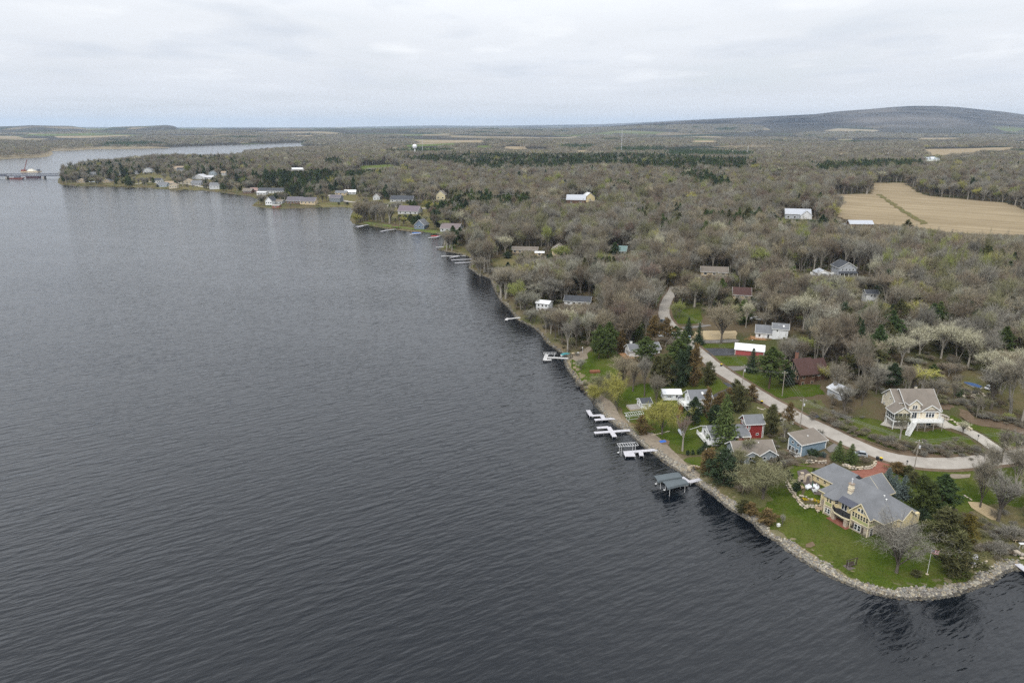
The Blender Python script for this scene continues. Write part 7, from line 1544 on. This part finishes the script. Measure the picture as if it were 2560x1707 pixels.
car('silver car behind the green roadside spruces', 2148, 1140, 160, M('silver_paint', (.34,.36,.38), .3, .03, spec=.5), L=4.4); car('blue grey car driving up the upper road', 1657, 806, 100, M('bluegrey_paint', (.13,.17,.21), .3, .03, spec=.5)); car('pale van beside the grey two storey house', 2076, 692, 80, M('white_paint', (.6,.62,.63), .3, .03, spec=.5), 'van', 5); car('dark blue car beside the grey two storey house porch', 2088, 693, 85, M('navy_paint', (.04,.06,.10), .3, .03, spec=.5)); car('white car beside the low grey barn', 2113, 563, 20, MATS['white_paint'], L=6); car('black truck beside the low grey barn', 2117, 571, 10, DARK, 'truck', 5.5); car('white camper behind the white farmhouse', 1891, 800, 170, MATS['white_paint'], 'camper', 6.5); car('white car at the edge of the thin grass clearing', 2474, 973, 30, MATS['white_paint'])
def flag():
    o = empty('flagpole', G(2317.5, 1435), 0, 'white flagpole on the point with a stars and stripes flag', 'flagpole'); H = 6.6; MB().bar((0,0,-.3),(0,0,H),.055,.04,8).build('pole_shaft', WHITE, o); MB().lathe([(.02,H),(.09,H+.07),(.02,H+.16)],8).build('finial', WHITE, o); MB().lathe([(.35,-.2),(.35,.12),(.2,.2)],10).build('base_stone', BOULD, o)
    n = 10; Wf, Hf = 1.85, 1.05; R_, Wh, Bl = M('flag_red', (.42,.04,.05), .8, .05), M('flag_white', (.72,.70,.70), .8, .05), M('flag_blue', (.035,.05,.16), .8, .05)
    def P(u, v, off=0.0): return (.05+u*Wf, .10*sin(u*7)+.04*sin(u*13+v*2)+off, H-.12-Hf*(1-v)-.28*u*u)
    for k in range(13):
        m = MB(); v0, v1 = 1-(k+1)/13, 1-k/13; vs = []
        for i in range(n+1): u = i/n; vs += [P(u,v0), P(u,v1)]
        m.add(vs, [(2*i,2*i+2,2*i+3,2*i+1) for i in range(n)]); m.build('stripe', R_ if k % 2 == 0 else Wh, o)
    for s in (-.006, .006):
        m = MB(); vs = []
        for i in range(5): u = i/4*.4; vs += [P(u,6/13,s), P(u,1.0,s)]
        m.add(vs, [(2*i,2*i+2,2*i+3,2*i+1) for i in range(4)]); c = m.build('canton', Bl, o)
        st = MB()
        for r in range(9):
            for q in range(6 if r % 2 == 0 else 5):
                u = .4*((q+(.5 if r % 2 == 0 else 1))/6); v = 6/13+(7/13)*((r+.5)/9); x, y, z = P(u, v, s*1.8); pts = []
                for k in range(10): a = pi/2+k*pi/5; rr = .027 if k % 2 == 0 else .011; pts.append((x+rr*cos(a), y, z+rr*sin(a)))
                st.add(pts, [tuple(range(10))])
        so = st.build('star', Wh, c); so['kind'] = 'stuff'
flag()
def bench_swing():
    o = empty('garden_swing', G(2128, 1415), radians(20), 'dark timber garden swing on the point lawn near the rocks', 'swing'); T = M('dark_timber', (.06,.045,.035), .8)
    for s in (-1,1): MB().box(s*1.5-.07,-.07,-.2,s*1.5+.07,.07,1.9).build('post', T, o)
    MB().box(-1.75,-.06,1.902,1.75,.06,2.02).build('top_beam', T, o); MB().box(-1.0,-.3,.42,1.0,.25,.48).build('seat', T, o); MB().hexa([(-1.0,.25,.5),(1.0,.25,.5),(1.0,.31,.5),(-1.0,.31,.5)],[(-1.0,.4,1.0),(1.0,.4,1.0),(1.0,.46,1.0),(-1.0,.46,1.0)]).build('backrest', T, o); MB().box(-1.7,-1.0,-.1,1.9,.9,.06).build('platform', M('swing_pad', (.12,.10,.09), .9), o)
    for s in (-1,1): MB().bar((s*.95,0,.48),(s*.95,0,1.9),.02).build('chain', STEEL, o)
bench_swing()
def chair(label, px, py, rz, mat, wide=.8, grp='covered patio chairs'):
    o = empty('patio_chair', G(px, py) + Vector((0,0,.16)), radians(rz), label, 'chair', grp); w = wide/2; MB().box(-w,-.4,.22,w,.35,.48).build('seat', mat, o); MB().hexa([(-w,.3,.482),(w,.3,.482),(w,.42,.482),(-w,.42,.482)],[(-w,.42,1.05),(w,.42,1.05),(w,.52,1.02),(-w,.52,1.02)]).build('backrest', mat, o)
    for s in (-1,1): MB().box(s*w-.08,-.4,.484,s*w+.08,.3,.68).build('armrest', mat, o)
    for x in (-w+.06, w-.06):
        for y in (-.34,.3): MB().box(x-.04,y-.04,0,x+.04,y+.04,.219).build('leg', mat, o)
CV = M('white_cover', (.70,.71,.73), .8, .05); TK = M('teak', (.42,.32,.22), .7)
chair('white covered sofa on the patio', 2021, 1222, 30, CV, 1.9); chair('white covered chair by the house wall, upper of three', 2036, 1219, 250, CV, 1.1); chair('white covered chair by the house wall, middle of three', 2041, 1224, 265, CV, 1.1); chair('white covered chair by the house wall, lowest of three', 2036, 1230, 180, CV, 1.1); chair('bare teak chair at the patio edge', 2005, 1222, 90, TK, .8, None)
def small_things():
    p = G(2030, 1222); o = empty('parasol', p, 0, 'closed green parasol between the covered chairs', 'parasol'); MB().bar((0,0,0),(0,0,2.6),.03).build('pole', STEEL, o); MB().lathe([(.16,.9),(.14,1.8),(.03,2.6)],8).build('canopy', M('parasol_green', (.02,.09,.05), .8), o); MB().lathe([(.35,0),(.35,.12),(.05,.14)],10).build('foot', DARK, o)
    p = G(2044, 1281); o = empty('garden_table', p, 0, 'round stone table below the terrace wall', 'table'); MB().lathe([(.5,.62),(.5,.7)],12).build('table_top', BOULD, o); MB().lathe([(.2,0),(.12,.3),(.2,.61)],8).build('pedestal', BOULD, o)
    p = G(2046, 1275); o = empty('garden_bench', p, radians(-30), 'wooden bench at the foot of the terrace wall', 'bench'); MB().box(-.9,-.25,.4,.9,.2,.46).build('seat', TK, o); MB().box(-.9,.2,.5,.9,.26,.95).build('backrest', TK, o)
    for s in (-.8,.8): MB().box(s-.05,-.22,0,s+.05,.18,.398).build('leg', TK, o)
    p = G(1946, 1315); o = empty('pump_box', p, .3, 'small white box at the lawn edge above the rocks', 'box'); MB().box(-.35,-.3,0,.35,.3,.6).build('case', WHITE, o); MB().box(-.4,-.35,.602,.4,.35,.7).build('lid', WHITE, o)
    place_tree('slender', G(1955,1316).x, G(1955,1316).y, 3.4, .8, TINT['silver'], 'tiny leafless sapling beside the small white box', var=1)
    p = G(1765, 1132); o = empty('garden_statue', p, 0, 'white statue among the row of clipped bushes', 'statue'); MB().box(-.25,-.25,0,.25,.25,.35).build('plinth', WHITE, o); MB().lathe([(.16,.352),(.22,.55),(.13,.95),(.2,1.15),(.07,1.32),(.12,1.44),(.02,1.58)],10).build('figure', WHITE, o)
    p = G(1657, 1104); o = empty('tarp', p, .4, 'blue tarp over a small heap on the gravel circle', 'tarp'); MB().hexa([(-1.4,-.8,.02),(1.2,-.9,.02),(1.4,.8,.02),(-1.1,.9,.02)],[(-.8,-.4,.45),(.7,-.5,.5),(.9,.3,.4),(-.7,.4,.5)]).build('sheet', M('tarp_blue', (.04,.14,.50), .6), o)
    p = G(1737, 1173); o = empty('fire_bowl', p, 0, 'dark iron fire bowl inside the low stone ring above the shore', 'fire bowl'); MB().lathe([(.25,0),(.2,.35),(.7,.55),(.75,.62),(.6,.56)],12).build('bowl', DARK, o)
    o = empty('stone_ring', p, 0, 'low stone seat wall round the fire bowl', 'wall')
    for i in range(9): a = .2+i*.42; MB().hexa([(1.9*cos(a)-.35,1.9*sin(a)-.25,-.1),(1.9*cos(a)+.35,1.9*sin(a)-.25,-.1),(1.9*cos(a)+.33,1.9*sin(a)+.25,-.1),(1.9*cos(a)-.33,1.9*sin(a)+.25,-.1)],[(1.9*cos(a)-.3,1.9*sin(a)-.22,.42),(1.9*cos(a)+.3,1.9*sin(a)-.2,.42),(1.9*cos(a)+.3,1.9*sin(a)+.22,.42),(1.9*cos(a)-.3,1.9*sin(a)+.2,.42)]).build('stone', BOULD, o)
    p = G(2267, 1162); o = empty('mailbox', p, 0, 'dark mailbox on a post at the road verge', 'mailbox'); MB().box(-.06,-.06,-.2,.06,.06,1.1).build('post', DARK, o); MB().box(-.15,-.28,1.102,.15,.28,1.32).bar((0,-.28,1.32),(0,.28,1.32),.15,n=10).build('box', DARK, o)
    p = G(2443, 1105); o = empty('drive_lamp', p, 0, 'black lamp post beside the concrete driveway', 'lamp post'); MB().bar((0,0,-.2),(0,0,2.0),.06).build('post', DARK, o); MB().hexa([(-.12,-.12,2.0),(.12,-.12,2.0),(.12,.12,2.0),(-.12,.12,2.0)],[(-.2,-.2,2.4),(.2,-.2,2.4),(.2,.2,2.4),(-.2,.2,2.4)]).build('lantern', Mglass(), o); MB().hexa([(-.24,-.24,2.402),(.24,-.24,2.402),(.24,.24,2.402),(-.24,.24,2.402)],[(-.03,-.03,2.6),(.03,-.03,2.6),(.03,.03,2.6),(-.03,.03,2.6)]).build('cap', DARK, o)
    p = G(1456, 884); o = empty('globe_lamp', p, 0, 'white globe lamp on a post at the stone landing', 'lamp post'); MB().bar((0,0,-.2),(0,0,2.6),.06).build('post', STEEL, o); MB().lathe([(.05,2.6),(.26,2.75),(.30,2.9),(.2,3.08),(.02,3.14)],10).build('globe', WHITE, o)
    p = G(1445, 888); o = empty('satellite_dish', p, 0, 'white satellite dish on the stone landing', 'dish'); MB().bar((0,0,0),(0,0,1.1),.05).build('mast', STEEL, o); MB().lathe([(.02,1.1),(.35,1.18),(.5,1.35)],12).build('dish', WHITE, o)
    p = G(1433, 888); o = empty('dock_locker', p, .2, 'cream locker beside the teal covered rowing boat', 'locker'); MB().box(-.6,-.5,0,.6,.5,1.0).build('case', TANS, o); MB().box(-.66,-.56,1.002,.66,.56,1.1).build('lid', TANS, o)
    pole('short pole standing on the shore at the grey dock', 1428, 911, 4.0, 0, r=.1)
    p = G(1487, 931); o = empty('timber_stack', p, radians(8), 'stack of reddish timber dock sections on the shore lawn', 'timber stack'); RT = M('red_timber', (.21,.085,.045), .85)
    for k in range(4):
        for j in range(4): MB().box(-2.1+.1*(k%2),-1.0+j*.5,.05+k*.22,2.0+.1*(k%2),-.55+j*.5,.05+k*.22+.2).build('plank', RT, o)
    p = G(2433, 1402); o = empty('dock_stack', p, radians(60), 'stack of white dock sections on the rough bank', 'dock stack')
    for k in range(4): MB().box(-1.7+.12*k,-1.1+.07*k,.05+k*.24,1.6+.1*k,.9+.05*k,.05+k*.24+.18).build('dock_section', DECKW, o)
    p = G(2452, 1372); o = empty('crate_heap', p, .5, 'weathered pale crate on the rough bank', 'crate')
    for k in range(6): MB().box(-.9+k*.3,-.8,.0,-.64+k*.3,.8,1.0).build('board', M('weathered_board', (.46,.42,.36), .9), o)
    p = G(2552, 1372); o = empty('ladder_stand', p, 0, 'white metal stand under the long rail', 'stand')
    for s in (-1,1): MB().bar((s*.5,0,-.2),(s*.3,0,1.5),.06).build('leg', FRAME, o)
    MB().box(-.6,-.4,1.5,.6,.4,1.58).build('top', FRAME, o)
    p = G(2553, 1357); o = empty('long_rail', p, 0, 'long pale rail on posts on the rough bank', 'rail'); MB().box(-2.2,-.08,.8,3.5,.08,.95).build('rail', TANS, o)
    for x in (-1.5,.8,3.0): MB().box(x-.07,-.07,-.2,x+.07,.07,.798).build('post', TANS, o)
    p = G(1121, 621); o = empty('garden_arbor', p, 0, 'white arbor on the small grassy point', 'arbor'); 
    for x in (-1.2,1.2): MB().box(x-.2,-.2,-.3,x+.2,.2,3.2).build('post', WHITE, o)
    MB().box(-1.8,-.3,3.202,1.8,.3,3.6).build('top_beam', WHITE, o)
    p = G(990, 571); o = empty('stair_tower', p, -.2, 'brown timber landing stair above the thin bent dock', 'stairs'); MB().box(-4,-2,2.6,4,2,2.9).build('landing', BRNS, o)
    for x in (-3.6,0,3.6): MB().box(x-.2,-1.9,-.5,x+.2,-1.5,2.598).build('post', BRNS, o)
    p = G(1723, 848); o = empty('notice_board', p, 0, 'small blue and white board at the dark roadside spruce', 'notice board'); MB().box(-.5,-.06,.8,.5,.06,1.6).build('board', M('board_blue', (.10,.25,.42), .5), o); MB().box(-.6,-.09,1.602,.6,.09,1.75).box(-.6,-.09,.65,.6,.09,.798).build('frame', WHITE, o)
    for s in (-.45,.45): MB().box(s-.05,-.05,-.3,s+.05,.05,.65).build('post', WHITE, o)
small_things()
# stone walls: every boulder a stone of its own wall
def boulder_wall(label, pts, size, rows=1, seed=1, mat=None, name='boulder_wall', lean=.25):
    r = random.Random(seed); P = [G(*p) for p in pts]; root = empty(name, P[0], 0, label, 'stone wall'); O = P[0]; meshes = ROCKM_OBJ
    for k in range(rows):
        for a, b in zip(P, P[1:]):
            L = (b - a).length; n = max(1, int(L / (size * .92)))
            for i in range(n):
                q = a.lerp(b, (i + .5 + .3*(k % 2) + r.uniform(-.2,.2)) / n); d = (b - a).normalized(); q = q + Vector((-d.y, d.x, 0)) * (k*size*lean + r.uniform(-.12,.12)); s = size * r.uniform(.8, 1.25); o = obj('boulder', r.choice(meshes), root)
                o.location = Vector((q.x, q.y, gz(q.x, q.y) + size*.25 + k*size*.55)) - O; o.scale = (s*1.15, s*.95, s*.9); o.rotation_euler = (r.uniform(-.2,.2), r.uniform(-.2,.2), atan2(d.y, d.x) + r.uniform(-.3,.3))
ROCKM_OBJ = []
for k, c in enumerate(((.46,.39,.29),(.40,.35,.28),(.52,.46,.36),(.34,.30,.26))):
    for j in (0, 3): m2 = ROCKS[(k + j) % 6].copy(); m2.materials.clear(); m2.materials.append(M('boulder_tone_%s' % 'abcd'[k], c, .95, .3, 2.0)); ROCKM_OBJ.append(m2)
boulder_wall('curved boulder retaining wall beside the brick driveway', [(2107,1163),(2121,1170),(2144,1174.5),(2166,1173),(2184,1166),(2190,1157)], .85, 2, 1); boulder_wall('boulder wall below the grey blue cottage', [(2004,1158),(2030,1156),(2050,1159),(2068,1157)], .85, 2, 2); boulder_wall('boulder terrace wall at the outer edge of the patio', [(1964,1205),(1974,1227),(1988,1244),(2003,1264),(2014,1273)], .85, 2, 3); boulder_wall('lower boulder terrace wall under the flower bed', [(2012,1268),(2035,1269),(2058,1270)], .8, 2, 4); boulder_wall('upper boulder terrace wall over the flower bed', [(1997,1241),(2025,1248),(2052,1256)], .8, 1, 5)
boulder_wall('boulder retaining wall beside the concrete driveway', [(2352,1044),(2372,1052),(2396,1063),(2413,1070),(2427,1078)], 1.0, 2, 6); boulder_wall('row of pale stone slabs stepping down the rough bank', [(2498,1378),(2525,1384),(2560,1399)], 1.2, 2, 7); boulder_wall('pale stone wall above the rocks of the point', [(2425,1421),(2447,1412),(2470,1404)], .9, 1, 8); boulder_wall('pile of pale boulders in the thin grass clearing', [(2424,985),(2436,996),(2450,986),(2460,996),(2444,1001),(2428,994)], 1.1, 2, 9); boulder_wall('smaller grey boulder pile at the clearing edge', [(2398,988),(2408,998),(2412,986)], 1.0, 2, 10); boulder_wall('crescent of small stones by the dry grass patch', [(2410,1238),(2420,1245),(2432,1251)], .6, 1, 11); boulder_wall('low stone edging across the cottage lawn', [(1628,1088),(1650,1084),(1675,1078)], .5, 1, 12); boulder_wall('boulder edge of the concrete parking', [(1893,1020),(1905,1025),(1915,1022)], .7, 1, 13)
lawn([(2362,1190),(2380,1186),(2410,1187),(2428,1186),(2424,1194),(2395,1197),(2370,1196)], 'gravel', .14, .3, 'gravel_bed', 'oval gravel bed on the lawn by the road'); lawn([(2418,1252),(2452,1258),(2490,1275),(2502,1302),(2478,1300),(2455,1285),(2432,1270)], 'straw', .16, .6, 'dry_grass', 'patch of dry tan grass beside the leaning tree'); lawn([(1646,1104),(1660,1098),(1674,1103),(1672,1112),(1656,1112)], 'soil', .16, .15, 'gravel_circle', 'round gravel patch with the blue tarp'); lawn([(2012,1358),(2028,1354),(2036,1362),(2026,1370),(2014,1368)], 'soil', .12, .5, 'bare_patch', 'bare brown patch in the point lawn')
for k, (px, py) in enumerate(((2012,1250),(2035,1252),(2047,1255))): place_tree('bush', G(px,py).x, G(px,py).y, .6, .75, (.55,.42,.03), ['yellow flower clump near the patio corner of the terrace', 'yellow flower clump in the middle of the terrace bed', 'yellow flower clump closest to the house in the terrace bed'][k], var=0)
# ------------------------------------------------------------------ bridge, barges, tower, masts
BST = M('bridge_steel', (.13,.14,.17), .6); RUST = M('rust_red', (.22,.07,.055), .7)
def far_water_things():
    a = WD(156, 446.5, 0); b = WD(-260, 448, 0); L = (b - a).length; d = (b - a).normalized(); root = empty('truss_bridge', a, atan2(d.y, d.x), 'dark steel truss bridge reaching the tip of the peninsula', 'bridge'); zt, zb = 9.6, 5.4; Lt = L * .34; n = 16
    for y in (-3.2, 3.2):
        MB().beam((-8,y,zt),(Lt,y,zt),.5,.5).build('top_chord', BST, root); MB().beam((-8,y,zb),(Lt,y,zb),.5,.5).build('bottom_chord', BST, root)
        for i in range(n):
            x0, x1 = Lt*i/n, Lt*(i+1)/n; MB().beam((x0,y,zb),(x1,y,zt),.45,.45).build('diagonal', BST, root); MB().beam((x1,y,zb),(x1,y,zt),.4,.4).build('vertical', BST, root)
    MB().box(-8,-3.6,zb-.9,L,3.6,zb-.41).build('deck', BST, root); MB().box(Lt+.1,-3.4,zb-.4,L,-2.8,zt-.2).box(Lt+.1,2.8,zb-.4,L,3.4,zt-.2).build('plate_girder', BST, root)
    for x in (Lt*.32, Lt*.98, L*.62, L*.9): MB().box(x-1.6,-4,-2,x+1.6,4,zb-.91).build('pier', CONC, root)
    p = WD(78, 430, 0); o = empty('crane_barge', p, 0, 'barge with a tall red crane and a pale heap beyond the bridge', 'barge'); MB().box(-20,-7,-1,20,7,1.6).build('hull', TANS, o); MB().box(-20,-5,1.602,-13,5,5).build('crane_cab', RUST, o); MB().beam((-15,0,4),(-4.5,0,27),1.1,1.1).build('boom', RUST, o); MB().hexa([(-6,-5,1.602),(8,-5,1.602),(8,5,1.602),(-6,5,1.602)],[(-3,-2,6),(3,-2,7),(4,2,6.6),(-2,2,6.4)]).build('gravel_heap', M('pale_heap', (.66,.63,.55), .9), o); MB().box(15,-3,1.602,19,3,6).build('deck_house', BST, o)
    p = WD(43, 447.5, 0); o = empty('work_barge', p, .05, 'low red work barge under the bridge truss', 'barge'); MB().hexa([(-13,-3,-.5),(10,-3,-.5),(10,3,-.5),(-13,3,-.5)],[(-14,-3.4,1.8),(14,-3.4,2.4),(14,3.4,2.4),(-14,3.4,1.8)]).build('hull', RUST, o); MB().box(-4,-2.5,1.9,6,2.5,4.8).build('deck_house', BST, o)
    p = WD(84, 445, 0); o = empty('dark_barge', p, 0, 'dark flat barge moored under the bridge truss', 'barge'); MB().box(-13,-4,-.5,13,4,3.4).build('hull', M('barge_maroon', (.09,.045,.055), .7), o); MB().box(-12,-3.2,3.402,12,3.2,3.7).build('deck', BST, o)
    TWH = M('tower_white', (.76,.78,.80), .5, .04); p = G(1038, 400); D = math.hypot(p.x, p.y); k = D / F * 1.03; H = 35*k
    o = empty('water_tower', p, 0, 'white ball topped water tower rising over the woods', 'water tower'); MB().lathe([(4.2*k*.5,-4),(2.0*k*.9,3*k),(1.55*k,8*k),(1.55*k,24*k)],14).build('stem', TWH, o); MB().lathe([(1.56*k,24*k),(4.4*k,26.5*k),(5.3*k,29.5*k),(5.1*k,32*k),(3.6*k,34.4*k),(.6*k,35.2*k)],18).build('tank', TWH, o, smooth=True); MB().lathe([(5.32*k,29.0*k),(5.36*k,29.4*k),(5.32*k,29.8*k)],18).build('band', STEEL, o)
    for nm, lb, px, py, h in (('radio_mast','thin lattice mast beside the water tower',1057,395,42),('radio_mast','tall lattice mast standing in the pine belt',1553,386,54),('radio_mast','shorter lattice mast by the yellow tree',1868,394,26)):
        p = G(px, py); k = math.hypot(p.x, p.y) / F * 1.03; o = empty(nm, p, 0, lb, 'mast', 'masts above the woods'); w = 1.0*k*.55
        for i in range(3): a = i*2.094; MB().bar((w*cos(a),w*sin(a),-2),(w*.6*cos(a),w*.6*sin(a),h*k),.16*k).build('mast_leg', STEEL, o)
        m = MB(); n = 14
        for i in range(n):
            for j in range(3): a, b = j*2.094, (j+1)*2.094; m.bar((w*cos(a),w*sin(a),h*k*i/n),(w*.8*cos(b),w*.8*sin(b),h*k*(i+1)/n),.09*k,n=3)
        o2 = m.build('lattice', STEEL, o); o2['kind'] = 'stuff'
far_water_things()
riprap('shore_rocks', SHORE[0:21] + SHORE[21:30], 11500, -.6, 2.5, .22, .60, 1, 'tumbled tan riprap stones along the point shore', .70)
riprap('cottage_rocks', SHORE[28:42], 5200, -.6, 2.3, .24, .6, 2, 'mixed riprap stones along the cottage shore', .62)
riprap('bay_rocks', SHORE[41:70], 3600, -.5, 1.6, .4, .9, 3, 'scattered stones along the wooded shore', .45)
